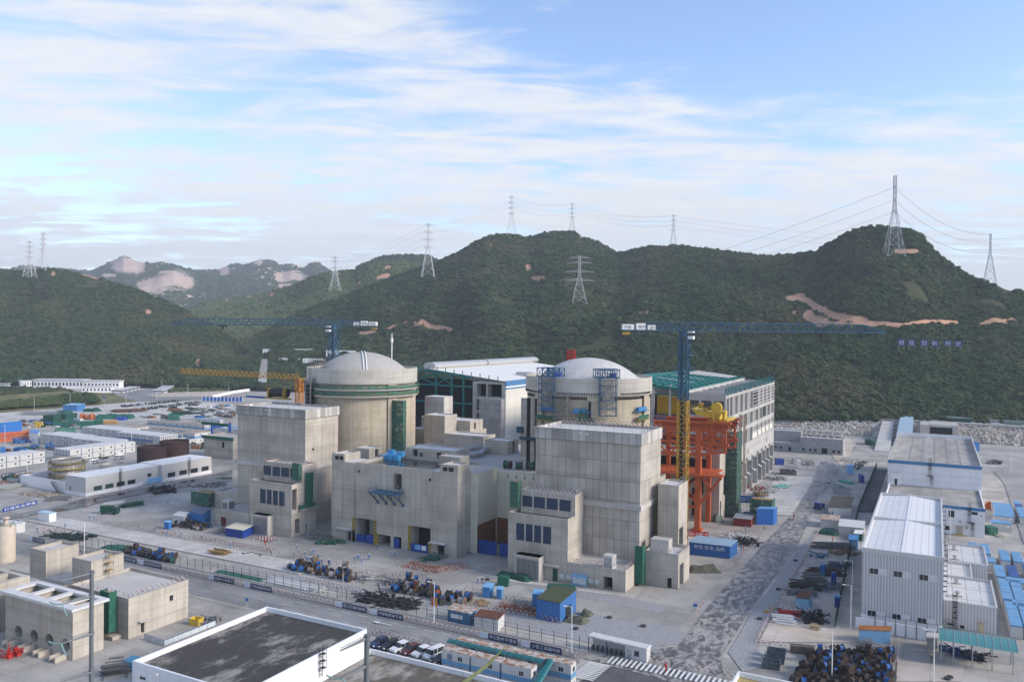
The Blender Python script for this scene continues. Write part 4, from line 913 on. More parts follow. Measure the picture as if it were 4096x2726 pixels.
FH=[(-82.5+i*4.65,z0,-82.5+i*4.65+3.9,z1,3,5)for i in range(3)for z0,z1 in((.2,12.5),(15,20),(22,27.5),(29,33.5),(35,40.5))]
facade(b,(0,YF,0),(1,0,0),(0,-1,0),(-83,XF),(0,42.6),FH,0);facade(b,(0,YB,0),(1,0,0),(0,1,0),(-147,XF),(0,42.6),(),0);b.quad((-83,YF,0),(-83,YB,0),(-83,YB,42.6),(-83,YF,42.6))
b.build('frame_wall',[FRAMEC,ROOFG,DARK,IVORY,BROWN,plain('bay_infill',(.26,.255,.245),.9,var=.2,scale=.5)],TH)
b=MB()
for y in cols+[YF+.3]:b.box(-83,y-.4,41.8,XF-.02,y+.4,43.2)
b.box(-83.4,YF,41.8,-82.6,YB,44);b.build('roof_beams',FRAMEC,TH)
b=MB();b.box(-82.5,YF+1,41.2,XF-.5,YB-1,41.4);b.build('bay_deck',ROOFG,TH)
b=MB()
for a,c in zip(cols[6:],cols[7:]):
 for z in(35.2,36.6,38,39.4,40.8):b.beam((XF+.05,a,z),(XF+.05,c,z),.16)
b.build('cladding_rails',WHT,TH)
b=MB()
for i in range(42):y=YF+.6+i*2.4;b.box(XF-.5,y-.12,42.6,XF-.2,y+.12,45.6)
for i in range(14):x=-131+i*4.6;b.box(x-.1,YB-.3,43.5,x+.1,YB,46.5)
b.build('edge_posts',TEAL,TH)
RX=-107.8
def rz_(x):return 43.9+.107*min(-83-x,-83-RX+abs(RX-x)*-1 if x<RX else-83-x)
def rh_(x):return 43.9+.107*(-83-x)if x>RX else 43.9+.107*(-83-RX)-.107*(RX-x)
b=MB()
for i in range(17):x=-83.6-i*3.0;b.beam((x,YF-.5,rh_(x)+.3),(x,YB,rh_(x)+.3),.55,.45)
for i in range(14):y=YF+i*(YB-YF)/13;b.beam((-83,y,rh_(-83)),(RX,y,rh_(RX)),.5,.9);b.beam((RX,y,rh_(RX)),(-132,y,rh_(-132)),.5,.9)
b.build('roof_steel',TEAL,TH)
b=MB();b.add([(-83.5,YF+20,rh_(-83.5)-1),(RX,YF+2,rh_(RX)-1),(RX,YB,rh_(RX)-1),(-83.5,YB,rh_(-83.5)-1)],[(0,1,2,3)]);b.add([(RX,YF+2,rh_(RX)-1),(-132,YF+2,rh_(-132)-1),(-132,YB,rh_(-132)-1),(RX,YB,rh_(RX)-1)],[(0,1,2,3)]);b.build('roof_liner',plain('liner_teal',(.10,.26,.25),.7,var=.3,scale=.4),TH)
b=MB();x0,x1=-106,-86;b.add([(x0,372,rh_(x0)+.6),(x1,384,rh_(x1)+.6),(x1,YB,rh_(x1)+.6),(x0,YB,rh_(x0)+.6)],[(0,1,2,3)]);b.build('roof_decking',ROOFG,TH)
b=MB();b.beam((-104,330,rh_(-104)+.9),(-88,330,rh_(-88)+.9),.5,.2);b.beam((-104,352,rh_(-104)+.9),(-90,352,rh_(-90)+.9),.5,.2);b.build('roof_sheet',WHT,TH)
b=MB();b.box(-97.5,YF,0,-96.3,YF+1.2,45.2).box(-90.2,YF-.2,30,-89.5,YF+.4,46).box(-132,YF,0,-130.8,YF+1.2,42);b.build('front_columns',FRAMEC,TH)
b=MB()
for i in range(8):x=-96.5+i*1.7;b.beam((x,YF+.6,42.0),(x+1.7,YF+.6,44.6 if i%2 else 42.0),.25);b.beam((x,YF+.6,44.6 if i%2==0 else 42),(x+.9,YF+.6,43.2),.2)
b.beam((-97,YF+.6,42),(-83,YF+.6,42),.4);b.beam((-97,YF+.6,44.9),(-83,YF+.6,43.8),.5);b.build('front_truss',TEAL,TH)
b=MB();b.box(-96.2,YF+4,34.2,-84,YF+7,40.7).box(-96.2,YF+3.8,40.7,-84,YF+7.2,41.1);b.build('overhead_crane_girder',plain('ochre_yellow',(.46,.26,.012),.6,var=.1),TH)
b=MB();b.box(-131,YF+9,0,-84,YF+9.4,41);b.build('inner_shade_sheet',DARK,TH)  # added dark sheet, standing in for the shade inside the hall
b=MB().box(-96.2,YF+2,26,-84,YF+6,33.9);b.build('inner_floor',plain('slate_blue',(.10,.14,.22),.7),TH)
b=MB()
for i,c in enumerate(cols[3:-1]):
 for z in(7.2,13.2):b.add([(XF+.05,c-1.6,z+1.3),(XF+.05,c+1.6,z+1.3),(XF+1.7,c+1.6,z+.5),(XF+1.7,c-1.6,z+.5)],[(0,1,2,3)])
b.build('striped_awnings',hazmat('awning_stripe',(.62,.61,.58),(.07,.06,.06),45,.55),TH)
p=onX('R7',1400,900,XF);q=thing('hoist_mast','rusty twin mast construction hoist against the unfinished turbine hall','hoist',(XF+2,p.y,0));b=MB()
for dx in(.6,2.2):
 for dy in(-2.1,-.5,1.1):b.beam((XF+dx,p.y+dy,0),(XF+dx,p.y+dy,34),.22)
for i in range(23):
 b.beam((XF+2.2,p.y-2.1,i*1.5),(XF+2.2,p.y+1.1,i*1.5),.12);b.beam((XF+2.2,p.y-2.1,i*1.5),(XF+2.2,p.y+1.1,i*1.5+1.5),.1)
b.build('lattice',plain('rust_tan',(.30,.235,.17),.8,var=.3),q)
scaffold('net_scaffold','dark green netted scaffold tower between the orange trestle and the turbine hall',-66.5,292,-62.4,300,0,30,2,2,netmat('dark_net',(.06,.11,.09)),.09)
T_=thing('turbine_hall','turbine hall with a white pitched roof, round ridge vent and open teal steel front','building',(-200,301.6,0))
b=MB();facade(b,(0,YF,0),(1,0,0),(0,-1,0),(-177.5,-161.6),(0,44),[(-175.5,37.5,-170.8,43,4,2),(-170.1,37.5,-163.2,43,4,2),(-175.5,31.5,-172.5,36.4,3,2),(-175.5,24,-172.3,30.3,3,2)],0)
b.quad((-161.6,YF,0),(-161.6,YB,0),(-161.6,YB,44),(-161.6,YF,44));b.quad((-239,YB,0),(-239,YB,44),(-161.6,YB,44),(-161.6,YB,0));b.quad((-239,YF+6,0),(-239,YF+6,43),(-177.5,YF+6,43),(-177.5,YF+6,0));b.m=2;b.quad((-238,YF+5.8,0),(-177.5,YF+5.8,0),(-177.5,YF+5.8,44),(-238,YF+5.8,44));b.m=0;b.build('concrete_frame',[FRAMEC,ROOFG,DARK],T_)  # near-black sheet behind the open front paints the interior shade
b=MB();b.box(-161.58,YF,14,-161.2,YB,40.9);b.build('cladding',IVORY,T_);b=MB();b.box(-161.58,YF,42.3,-161.1,YB,44.6).box(-161.58,YF,41.0,-161.1,YB,41.6);b.build('blue_band',BAND,T_)
b=MB();b.box(-161.58,YF,41.6,-161.12,YB,42.3);b.build('white_band',WHT,T_)
b=MB();b.box(-172.5,YF-3,0,-161.7,YF-.05,37);b.build('front_block',BLOCKW,T_)
rt_=lambda x:44.4+.108*(-161-x)if x>-200.7 else 44.4+.108*(200.7-161)-.108*(-200.7-x)
b=MB();b.add([(-161,YF-.6,rt_(-161)),(-200.7,YF-.6,rt_(-200.7)),(-200.7,YB,rt_(-200.7)),(-161,YB,rt_(-161))],[(0,3,2,1)]);b.add([(-200.7,YF-.6,rt_(-200.7)),(-240,YF-.6,rt_(-240)),(-240,YB,rt_(-240)),(-200.7,YB,rt_(-200.7))],[(0,3,2,1)])
b.build('roof',plain('roof_white',(.72,.71,.67),.6,var=.05,scale=.2),T_)
b=MB()
def tubeY(b,x,z,y0,y1,rx,rzz,n=20):
 vs=[(x+rx*math.cos(2*math.pi*i/n),y,z+rzz*math.sin(2*math.pi*i/n))for y in(y0,y1)for i in range(n)];b.add(vs,[(i,(i+1)%n,n+(i+1)%n,n+i)for i in range(n)]+[tuple(range(n))[::-1],tuple(range(n,2*n))])
tubeY(b,-200.7,49.7,YF+1,350,3.2,1.75);tubeY(b,-200.7,49.7,351.2,408,3.2,1.75);b.build('ridge_vent',plain('vent_metal',(.50,.49,.47),.4,.35,.4,.15),T_);b=MB();tubeY(b,-200.7,49.7,350,351.2,2.9,1.5);b.build('vent_joint',STEEL,T_)
b=MB()
for x in(-223,-211,-196.2,-188,-182):b.beam((x,YF-.2,0),(x,YF-.2,rt_(x)-.6),.8)
for z in(41.5,34):b.beam((-224,YF-.2,z),(-177.5,YF-.2,z),.7)
b.beam((-177.5,YF-.3,rt_(-177.5)-.6),(-200.7,YF-.3,rt_(-200.7)-.6),.9);b.beam((-200.7,YF-.3,rt_(-200.7)-.6),(-224,YF-.3,rt_(-224)-.6),.9)
for x0,x1 in((-211,-196.2),(-196.2,-188)):b.beam((x0,YF-.2,41.8),(x1,YF-.2,rt_(x1)-1.2),.5);b.beam((x0,YF-.2,rt_(x0)-1.2),(x1,YF-.2,41.8),.5)
b.build('teal_frame',TEAL,T_)
b=MB()
for i in range(14):x=-222+i*4.4;b.box(x,YF-.9,rt_(x),x+.3,YF-.6,rt_(x)+1.6)
b.build('edge_posts',TEAL,T_)
tag(tubeY and MB().box(-172,YF+30,rt_(-168)+.1,-165,YF+34,rt_(-168)+1.7).build('roof_vent',GALV),'small ribbed vent end on the right slope of the white turbine hall roof','vent')
OT=thing('crane_trestle','tall bright orange steel trestle carrying the yellow crane beside the turbine hall','trestle',(-69.5,267,0))
y0,y1=266.9,281;B_=lambda b,a,c,w_,h_=None:b.beam(a,c,w_,h_)
b=MB();B_(b,(-69.5,y0,0),(-69.5,y0,34),1.8);b.box(-71,y0-1.5,0,-68,y0+1.5,.8);b.build('column',ORNG,OT)
b=MB();B_(b,(-69.5,y1,0),(-69.5,y1,34),1.5);b.build('column',ORNG,OT)
b=MB();B_(b,(-84,y0,0),(-84,y0,34),1.3);B_(b,(-84,y1,0),(-84,y1,34),1.3);b.build('rear_columns',ORNG,OT)
b=MB()
for y in(y0,y1):
 B_(b,(-85,y,35.7),(-58.9,y,36.4),1.6,.7);B_(b,(-85,y,34.0),(-60.4,y,34.1),1.0,.5)
 for i in range(9):x=-85+i*2.9;B_(b,(x,y,34.1),(x+1.45,y,35.9),.35);B_(b,(x+1.45,y,35.9),(x+2.9,y,34.1),.35)
 b.box(-85,y+.25,34.1,-60,y+.35,35.7)
b.build('runway_girder',ORNG,OT)
b=MB()
for y in(y0,y1):
 B_(b,(-85,y,33.1),(-60.6,y,33.4),.7);B_(b,(-85,y,29.1),(-59.6,y,29.2),.9);B_(b,(-60.7,y,29),(-60.7,y,33.4),.7);B_(b,(-65,y,29.2),(-65,y,36),.6)
 for a,c in(((-79,33.2),(-75.6,29.3)),((-74,33.2),(-70.2,29.6)),((-68.6,29.6),(-65.2,33)),((-64.8,33),(-61,29.6)),((-84,29.3),(-79.5,33))):B_(b,(a[0],y,a[1]),(c[0],y,c[1]),.55)
b.build('upper_truss',ORNG,OT)
b=MB()
for y in(y0,y1):
 B_(b,(-85,y,24.8),(-69.5,y,25.4),.8);B_(b,(-69.5,y,25.4),(-60.4,y,26.9),.8);B_(b,(-60.6,y,26.8),(-60.6,y,29),.6)
 for a,c in(((-84,28.8),(-80,25)),((-79,25.2),(-76,28.8)),((-75.5,28.8),(-70.5,25.6)),((-68.5,28.8),(-65.2,26.4)),((-64.8,26.4),(-61.2,28.8)),((-65,26),(-65,29))):B_(b,(a[0],y,a[1]),(c[0],y,c[1]),.5)
b.build('lower_truss',ORNG,OT)
b=MB();b.box(-86,y0-2,18.4,-61.4,y0+2.4,18.9).box(-86,y0+2.4,18.4,-64.5,y1,18.8);b.build('platform',ORNG,OT)
b=MB()
for a,c in(((-61.8,18.4),(-69,8.7)),((-68.6,18.2),(-65.2,14)),((-69.7,8.7),(-77.5,18.4)),((-70,18),(-74.8,13)),((-77,12),(-70.4,17.6)),((-77,7),(-69.6,8)),((-77,11),(-70,11.5))):B_(b,(a[0],y0,a[1]),(c[0],y0,c[1]),.8)
b.build('knee_braces',ORNG,OT)
rail('handrail',[(-86,y0-2,18.9),(-61.4,y0-2,18.9),(-61.4,y0+2.4,18.9)],ORNG,OT,1.1,1.5,.09);rail('handrail',[(-85,y0-.8,29.6),(-59.6,y0-.8,29.6)],ORNG,OT,1.1,1.5,.09);rail('handrail',[(-85,y0-.8,36.7),(-59,y0-.8,36.7)],ORNG,OT,1.0,1.5,.09)
YG=thing('travelling_crane','yellow travelling hoist with a large drum on top of the orange trestle','crane',(-65,270,36.9))
b=MB();b.box(-66.6,267.5,36.7,-60.3,280,37.2);b.build('end_carriage',YELB,YG)
b=MB();b.add([(-72.5,268,40.4),(-63,268,39.2),(-63,268,37.3),(-70.5,268,38.4),(-72.5,279,40.4),(-63,279,39.2),(-63,279,37.3),(-70.5,279,38.4)],[(0,1,2,3),(7,6,5,4),(0,4,5,1),(3,2,6,7),(0,3,7,4),(1,5,6,2)]);b.build('main_girder',YELB,YG)
b=MB();b.box(-65.2,267.4,37.2,-64.3,268.4,39.4).box(-62,267.4,37.2,-61.1,268.4,39.4).box(-65.4,267.2,39.2,-60.9,270,40.3);b.build('leg_frame',YELB,YG)
b=MB();b.tube((-64.2,268.2,41.2),(-64.2,269.6,41.2),1.75,20);b.build('gear_case',YELB,YG,False)
b=MB();b.tube((-68.6,270,41.2),(-64.6,269.4,41.2),1.15,16);b.build('rope_drum',BLK,YG)
b=MB();b.box(-68.6,267.6,40.2,-66.9,268.6,41.0).box(-70.2,268.4,40.6,-68.8,270,42.4);b.build('motor',YELL,YG)
rail('handrail',[(-72.4,267.6,40.3),(-60.6,267.3,40.3)],YELB,YG,1.2,1.0,.08)
q=thing('concrete_building','concrete block building with a tall dark bay behind the orange trestle','building',(-72,284,0))
b=MB();block(b,-92,283,-66.2,299,0,23.5,[(-79.5,15.8,-70,21.5,3),(-90,15.8,-81,21.5,3),(-76,1,-74,11,1),(-84,1,-79,9,2),(-73.4,9,-71.8,15,1)],[(284,1,286,7,.5),(289,8,293,15,.5)],(.3,.6));b.build('wall',MAT3(CONS,ROOFG),q)
def lattice(b,P,n,w_,br=None,closed=True):
 """square lattice: P(i, k) gives corner k at station i"""
 br=br or w_*.7
 for i in range(n):
  for k in range(4):
   b.beam(P(i,k),P(i+1,k),w_);k2=(k+1)%4
   b.beam(P(i,k),P(i,k2),br);b.beam(P(i,k)if i%2 else P(i,k2),P(i+1,k2)if i%2 else P(i+1,k),br)
 for k in range(4):b.beam(P(n,k),P(n,(k+1)%4),br)
def mast(b,x,y,z0,z1,hw,w_,seg=2.6):
 n=max(1,round((z1-z0)/seg));sg=((-1,-1),(1,-1),(1,1),(-1,1));lattice(b,lambda i,k:Vector((x+sg[k][0]*hw,y+sg[k][1]*hw,z0+(z1-z0)*i/n)),n,w_)
def tower_crane(label,x,y,z0,zsplit,zt,jl,cl,dirv,hw=1.15,jd=2.3,lowmat=YELL,upmat=BLUEC,bl=.30,txt_='中核华兴'):
 t=thing('tower_crane',label,'tower crane',(x,y,z0));d=Vector(dirv).normalized();n_=Vector((-d.y,d.x,0));o=Vector((x,y,0))
 if zsplit>z0:b=MB();mast(b,x,y,z0,zsplit,hw*1.15,bl);b.build('lower_mast',lowmat,t);b=MB().box(x-hw*.8,y+hw*.2,z0,x-hw*.1,y+hw*.9,zsplit);b.build('ladder_cage',BLK,t)
 b=MB();mast(b,x,y,zsplit,zt-1.5,hw,bl);b.box(x-hw*.6,y+.1,zsplit,x-hw*.2,y+hw*.6,zt-2);b.build('upper_mast',upmat,t)
 zc=zsplit+(zt-zsplit)*.42
 for zz in(zc,zc+4.6):
  b=MB()
  b.box(x-hw*2,y-hw*2,zz,x+hw*2,y+hw*2,zz+.2)
  for sx in(-2,2):
   for sy in(-2,2):b.beam((x+sx*hw,y+sy*hw,zz),(x+sx*hw,y+sy*hw,zz+1.2),.1)
  for s_ in(-2,2):b.beam((x-2*hw,y+s_*hw,zz+1.2),(x+2*hw,y+s_*hw,zz+1.2),.1);b.beam((x+s_*hw,y-2*hw,zz+1.2),(x+s_*hw,y+2*hw,zz+1.2),.1)
  b.build('climbing_platform',upmat,t)
 b=MB();b.lathe(x,y,[(1.6,zt-1.5),(1.6,zt-.3)],16);b.box(x-1.4,y-1.4,zt-.4,x+1.4,y+1.4,zt+.2);b.build('slewing_ring',upmat,t)
 b=MB();nj=int(jl/2.4);P=lambda s_,k:o+d*s_+n_*((-1,1,0)[k])*.85+UP*(zt+(0,0,jd)[k])
 for i in range(nj):
  a,c=jl*i/nj,jl*(i+1)/nj;tp=lambda s_:jd*(1 if s_<jl*.9 else max(.25,(jl-s_)/(jl*.1)))
  Q=lambda s_,k:o+d*s_+n_*((-1,1,0)[k])*.85+UP*(zt+(0,0,tp(s_))[k]);m_=(a+c)/2
  for k in range(3):b.beam(Q(a,k),Q(c,k),.30 if k==2 else.26)
  for k in(0,1):b.beam(Q(a,k),Q(m_,2),.16);b.beam(Q(m_,2),Q(c,k),.16)
  b.beam(Q(a,0),Q(a,1),.14)
 b.build('jib',upmat,t)
 b=MB();nc=int(cl/2.4)
 for i in range(nc):
  a,c=-cl*.62*i/nc,-cl*.62*(i+1)/nc
  for k in range(3):b.beam(P(a,k),P(c,k),.24)
  for k in(0,1):b.beam(P(a,k),P((a+c)/2,2),.15);b.beam(P((a+c)/2,2),P(c,k),.15)
 e=o-d*cl;b.beam(P(0,0),e+n_*-.85+UP*zt,.3);b.beam(P(0,1),e+n_*.85+UP*zt,.3);b.build('counter_jib',upmat,t)
 for i,(s0,s1,h0)in enumerate(((.98,.80,1.7),(.76,.62,2.0),(.58,.46,1.5))):
  b=MB();a,c=o-d*cl*s0+UP*(zt+h0/2),o-d*cl*s1+UP*(zt+h0/2);b.beam(a,c,1.5,h0);bx_=b.build('counterweight_box' if i else 'counterweight',WHT,t)
  s_=txt_[i:i+2];f=-n_ if(-n_).dot(FW)<0 else n_;st=(a if(c-a).dot(RT)>0 else c);u=(c-a).normalized()*(1 if(c-a).dot(RT)>0 else-1)
  txt(s_,'lettering',BLK,bx_,st+u*.5+f*.78-UP*.5,u,1.0)
 b=MB();b.beam(o-d*cl*.97-UP*.9+UP*zt,o-d*cl*.86-UP*.9+UP*zt,1.2,.7);b.build('winch',YELL,t)
 b=MB();c=o+d*1.6+n_*(-1.2 if(-n_).dot(FW)<0 else 1.2)+UP*(zt-2.4);b.box(c.x-.9,c.y-.9,c.z,c.x+.9,c.y+.9,c.z+2.2);cb_=b.build('operator_cab',WHT,t);b=MB().box(c.x-.93,c.y-.93,c.z+.9,c.x+.93,c.y+.93,c.z+1.8);b.build('cab_window',GLASS,cb_)
 b=MB();c=o+d*jl*.68+UP*(zt-.5);b.beam(c-d*1.6,c+d*1.6,1.6,.5);b.beam(c-UP*.3,c-UP*1.4,.7,.4);b.build('trolley',BLK,t)
 return t
p=onY('R8',500,600,229);X2,Y2=p.x,229.5
z67=zat('P',2745,1322,X2,Y2);zsp=zat('R7',520,600,X2,Y2)
jr=RT0 .copy();jr=(jr*1.0+FW0*.05)
tower_crane('right tower crane with a yellow lower mast, blue jib reaching right over the turbine hall',X2,Y2,0,zsp,z67,59.5,18.5,jr)
p=at('D',768,760,322);z1=zat('D',768,749,p.x,p.y)
tower_crane('left tower crane, all blue, its long jib reaching left behind the left reactor',p.x,p.y,0,4,z1,68,18,-RT0+FW0*.1,1.5,2.4,BLUEC)
p=at('D',689,900,420);z1=zat('D',689,872,p.x,p.y)
q=thing('tower_crane','small yellow tower crane behind the left fuel tower with its jib pointing left','tower crane',(p.x,p.y,0));b=MB();mast(b,p.x,p.y,0,z1,1.4,.4);b.build('mast',plain('crane_orange',(.52,.20,.02),.6),q)
b=MB();d=(-RT0*1.0+FW0*.0).normalized();o=Vector((p.x,p.y,z1));jl=62
for i in range(26):
 a,c=jl*i/26,jl*(i+1)/26;m_=(a+c)/2
 for k,zz in((-.9,0),(.9,0),(0,2.6)):b.beam(o+d*a+UP*(zz+a*.04)+FW0*k,o+d*c+UP*(zz+c*.04)+FW0*k,.24)
 for k in(-.9,.9):b.beam(o+d*a+UP*(a*.04)+FW0*k,o+d*m_+UP*(2.6+m_*.04),.22);b.beam(o+d*m_+UP*(2.6+m_*.04),o+d*c+UP*(c*.04)+FW0*k,.22)
b.build('jib',plain('crane_ochre',(.30,.17,.02),.6),q);b=MB();b.beam(o,o-d*8+UP*.2,1.6,1.2);b.build('counter_jib',YELL,q)
q=thing('roof_winch','yellow and black winch on blue beams on the left fuel tower roof','winch',G('R1',860,190,39.1));w_=wloc(q)
b=MB();b.tube(w_+Vector((-4.5,0,2.6)),w_+Vector((3,1,2.6)),1.6,16);b.build('rope_drum',BLK,q);b=MB()
for x in(-5,2.6):b.tube(w_+Vector((x,0,2.4)),w_+Vector((x+.5,.1,2.4)),2.0,16)
b.box(w_.x-7,w_.y-.8,w_.z+.3,w_.x+5,w_.y+.8,w_.z+.8);b.build('side_frame',YELL,q);b=MB();b.box(w_.x-17,w_.y-.4,w_.z+.2,w_.x-6.8,w_.y+.4,w_.z+.9);b.build('base_beam',BLUED,q)
def window_band(parent,r,xa,ya,xb,yb,Y0):
 p,q=onY(r,xa,ya,Y0),onY(r,xb,yb,Y0);x0,x1,z0,z1=p.x,q.x,min(p.z,q.z),max(p.z,q.z)
 b=MB().box(x0,Y0-.08,z0,x1,Y0-.005,z1);f=b.build('window',WHT,parent)
 k=(x1-x0)/4;b=MB().box(x0+.06,Y0-.10,z0+.08,x0+k-.03,Y0-.082,z1-.08).box(x0+k+.03,Y0-.10,z0+.08,x0+2*k-.03,Y0-.082,z1-.08);b.build('open_pane',GLASS,f)
 b=MB().box(x0+2*k+.02,Y0-.12,z0+.06,x0+3*k-.02,Y0-.082,z1-.06).box(x0+3*k+.02,Y0-.11,z0+.06,x1-.06,Y0-.082,z1-.06);b.build('closed_pane',plain('frosted_pane',(.62,.64,.66),.3,var=.05),f);return f
def cage_ladder(b,x,y,z0,z1,out=(0,-1)):
 ox,oy=out;w_=.35
 for s_ in(-w_,w_):b.beam((x+s_*abs(oy),y+s_*abs(ox),z0),(x+s_*abs(oy),y+s_*abs(ox),z1),.08)
 n=int((z1-z0)/.6)
 for i in range(n):
  z=z0+i*.6;b.beam((x-w_*abs(oy),y-w_*abs(ox),z),(x+w_*abs(oy),y+w_*abs(ox),z),.06)
  if i%2==0 and z-z0>2:b.box(x-.42 if oy else x+min(0,ox*.8),y+min(0,oy*.8)if oy else y-.42,z,x+.42 if oy else x+max(0,ox*.8),y+max(0,oy*.8)if oy else y+.42,z+.06)
 for dx in(-.42,0,.42):b.beam((x+dx*abs(oy)+ox*.8,y+dx*abs(ox)+oy*.8,z0+2.2),(x+dx*abs(oy)+ox*.8,y+dx*abs(ox)+oy*.8,z1),.06)
CW=thing('clad_workshop','tall grey ribbed metal workshop with white pitched roofs at the lower right','building',(-6,197.7,0))
b=MB();block(b,-14,197.7,2.2,269.4,0,17);b.build('wall',[CLAD,SEAM],CW)
for ya,yb in((198,232.9),(233.3,269.1)):
 xr=-6.2;b=MB();b.add([(-13.5,ya,16.1),(xr,ya,16.75),(2.0-.3,ya,15.9),(-13.5,yb,16.1),(xr,yb,16.75),(1.7,yb,15.9)],[(0,1,4,3),(1,2,5,4)])
b=MB()
for a in((-14.15,197.55,2.35,197.95),(-14.15,232.9,2.35,233.3),(-14.15,269.1,2.35,269.5)):b.box(a[0],a[1],17.0,a[2],a[3],18.0)
b.box(-14.15,197.95,17,-13.7,232.9,18).box(1.9,197.95,17,2.35,232.9,18).box(-14.15,233.3,17,-13.7,269.1,18).box(1.9,233.3,17,2.35,269.1,18);b.build('parapet',RIBW,CW)
b=MB()
for ya,yb in((197.96,232.88),(233.32,269.08)):b.add([(-13.69,ya,17.15),(-5.8,ya,17.85),(1.89,ya,17.05),(-13.69,yb,17.15),(-5.8,yb,17.85),(1.89,yb,17.05)],[(0,1,4,3),(1,2,5,4)])
b.build('roof',SEAM,CW)
b=MB().box(-6.15,197.96,17.86,-5.45,232.88,17.93).box(-6.15,233.32,17.86,-5.45,269.08,17.93);b.build('ridge_cap',WHT,CW)
b=MB().box(-14.05,197.45,0,2.25,197.69,3.0);b.build('plinth',WHITEW,CW)
for xa,ya,xb,yb in((265,1072,500,1188),(588,1112,828,1230),(935,1158,1180,1277)):window_band(CW,'S2',xa,ya,xb,yb,197.69)
for xa,ya,xb,yb in((235,587,468,705),(570,635,810,752),(912,688,1160,808)):window_band(CW,'S3',xa,ya,xb,yb,197.43)
b=MB();cage_ladder(b,2.35,212,3,19,(1,0));cage_ladder(b,2.35,252,3,19,(1,0));b.build('cage_ladder',BLK,CW)
def annexW(label,x0,y0,x1,y1,z,notch=None):
 t=thing('clad_annex',label,'building',((x0+x1)/2,y0,0));b=MB()
 for i,(a0,b0,a1,b1)in enumerate(notch or[(x0,y0,x1,y1)]):block(b,a0,b0,a1,b1,0,z,par=(.3,.6))
 b.build('wall',[CLAD,SEAML],t);b=MB();b.box(x0,y0-.06,z-.25,x1+.06,y0-.003,z+.03).box(x1+.003,y0,z-.25,x1+.06,(notch or[(0,0,0,y1)])[0][3],z+.03);b.build('coping',WHT,t);return t
N_=annexW('low ribbed metal annex with a pale roof at the near right of the clad workshop',2.4,207,12.9,229,6.2,[(2.4,207,12.9,229),(2.4,229.01,9,243)])
F_=annexW('low ribbed metal annex with two roof fans at the far right of the clad workshop',3.7,244,13,265,6.2)
for t_,pts in((N_,((1440,1290),(1455,1460))),(F_,((1410,835),(1420,965)))):
 for x,y in pts:
  p=G('S2',x,y,5.7);b=MB();b.lathe(p.x,p.y,[(.2,5.6),(.45,5.9),(.35,6.3),(.75,6.5),(.7,6.7),(.3,6.9),(.01,7.0)],14);b.box(p.x-.8,p.y-.1,5.6,p.x+.9,p.y+.1,5.9);b.build('roof_fan',GALV,t_)
b=MB();cage_ladder(b,4.7,206.8,.2,8.0);b.build('cage_ladder',BLK,N_)
b=MB();b.box(10.4-1.0,206.8,0,10.4,206.98,2.3);b.build('door',plain('cream_door',(.50,.45,.30),.6),N_);b=MB();b.box(9.1,206.2,2.5,10.8,206.98,2.8);b.build('door_canopy',CONL,N_)
p=onY('S3',1487,795,206.9);q_=onY('S3',1543,848,206.9);b=MB().box(p.x,206.88,q_.z,q_.x,206.97,p.z);sg=b.build('sign_board',plain('sign_maroon',(.035,.015,.02),.5,var=0),N_)
txt('GAZ','lettering',WHT,sg,(p.x+.22,206.86,q_.z+.75),(1,0,0),.42)
b=MB();b.box(3.2,206.1,.9,4.6,206.95,1.0);b.build('landing',BLK,N_);rail('landing_rail',[(2.6,206.1,1.0),(4.2,206.1,1.0),(5.2,206.1,0)],BLK,N_,1.1,.8,.05)
LW=thing('store_building','low white building with a blue roof band and tiled roof behind the clad workshop','building',(0,305,0))
b=MB();block(b,-15,305,15.1,342,0,9.5,[(4.6,5.6,6.3,7.8,.2,2),(11.2,7.1,13,8.1,.2,2),(3.6,1.2,5,2.6,.2,2)],par=(.35,.7));b.build('wall',[WHITEW,TILER,GLASS],LW)
b=MB().box(-15.05,304.9,8.4,15.15,304.99,9.52);b.build('blue_band',BAND,LW);b=MB().box(6.8,304.9,0,8.8,304.98,3.0);b.build('double_door',plain('beige_door',(.46,.44,.38),.6),LW);b=MB().box(6.2,304,3.3,9.5,304.98,3.6);b.build('door_canopy',WHT,LW)
b=MB();cage_ladder(b,10.6,304.8,4.6,11);cage_ladder(b,11.6,304.8,.3,4.6);b.box(10,303.6,4.5,12.2,304.9,4.6);b.build('cage_ladder',BLK,LW)
b=MB().box(6.4,303,0.05,9.2,304.8,.15);b.build('ramp',plain('ramp_ochre',(.50,.33,.11),.8),LW)
b=MB().box(9.6,304.6,2.2,10.3,304.95,3.3).box(7.6,304.7,4.2,8.4,304.95,4.8).box(13.8,304.7,6.8,14.4,304.95,7.3);b.build('wall_unit',GALV,LW)
GW=thing('warehouse','large white warehouse with a blue roof band and wide tiled roof at the right','building',(0,342,0))
b=MB();block(b,-15.7,342.05,15.7,442,0,18,par=(.35,1.6));b.build('wall',[WHITEW,TILER],GW)
b=MB().box(-15.75,341.9,16.75,15.75,342.03,18.02);b.build('blue_band',BAND,GW)
b=MB()
for i in range(26):b.beam((-15.3,344+i*3.8,16.5),(-15.3,344+i*3.8,18.4),.25);b.beam((15.3,344+i*3.8,16.5),(15.3,344+i*3.8,18.4),.25)
b.build('parapet_ribs',CONL,GW)
b=MB();cage_ladder(b,-1.2,341.8,13.2,20);b.box(-2.2,340.6,13.0,-.2,341.9,13.15);cage_ladder(b,-.6,341.8,9.6,13);b.build('cage_ladder',BLK,GW)
b=MB();block(b,-15.4,338.8,-11,341.88,9.0,13.6,[(-13.1,9.1,-12.2,11.4,.2)],par=(.2,.3));b.box(-13.6,338.2,11.7,-11.6,338.78,11.9);b.build('stair_room',[WHITEW,PINK,DARK],GW)
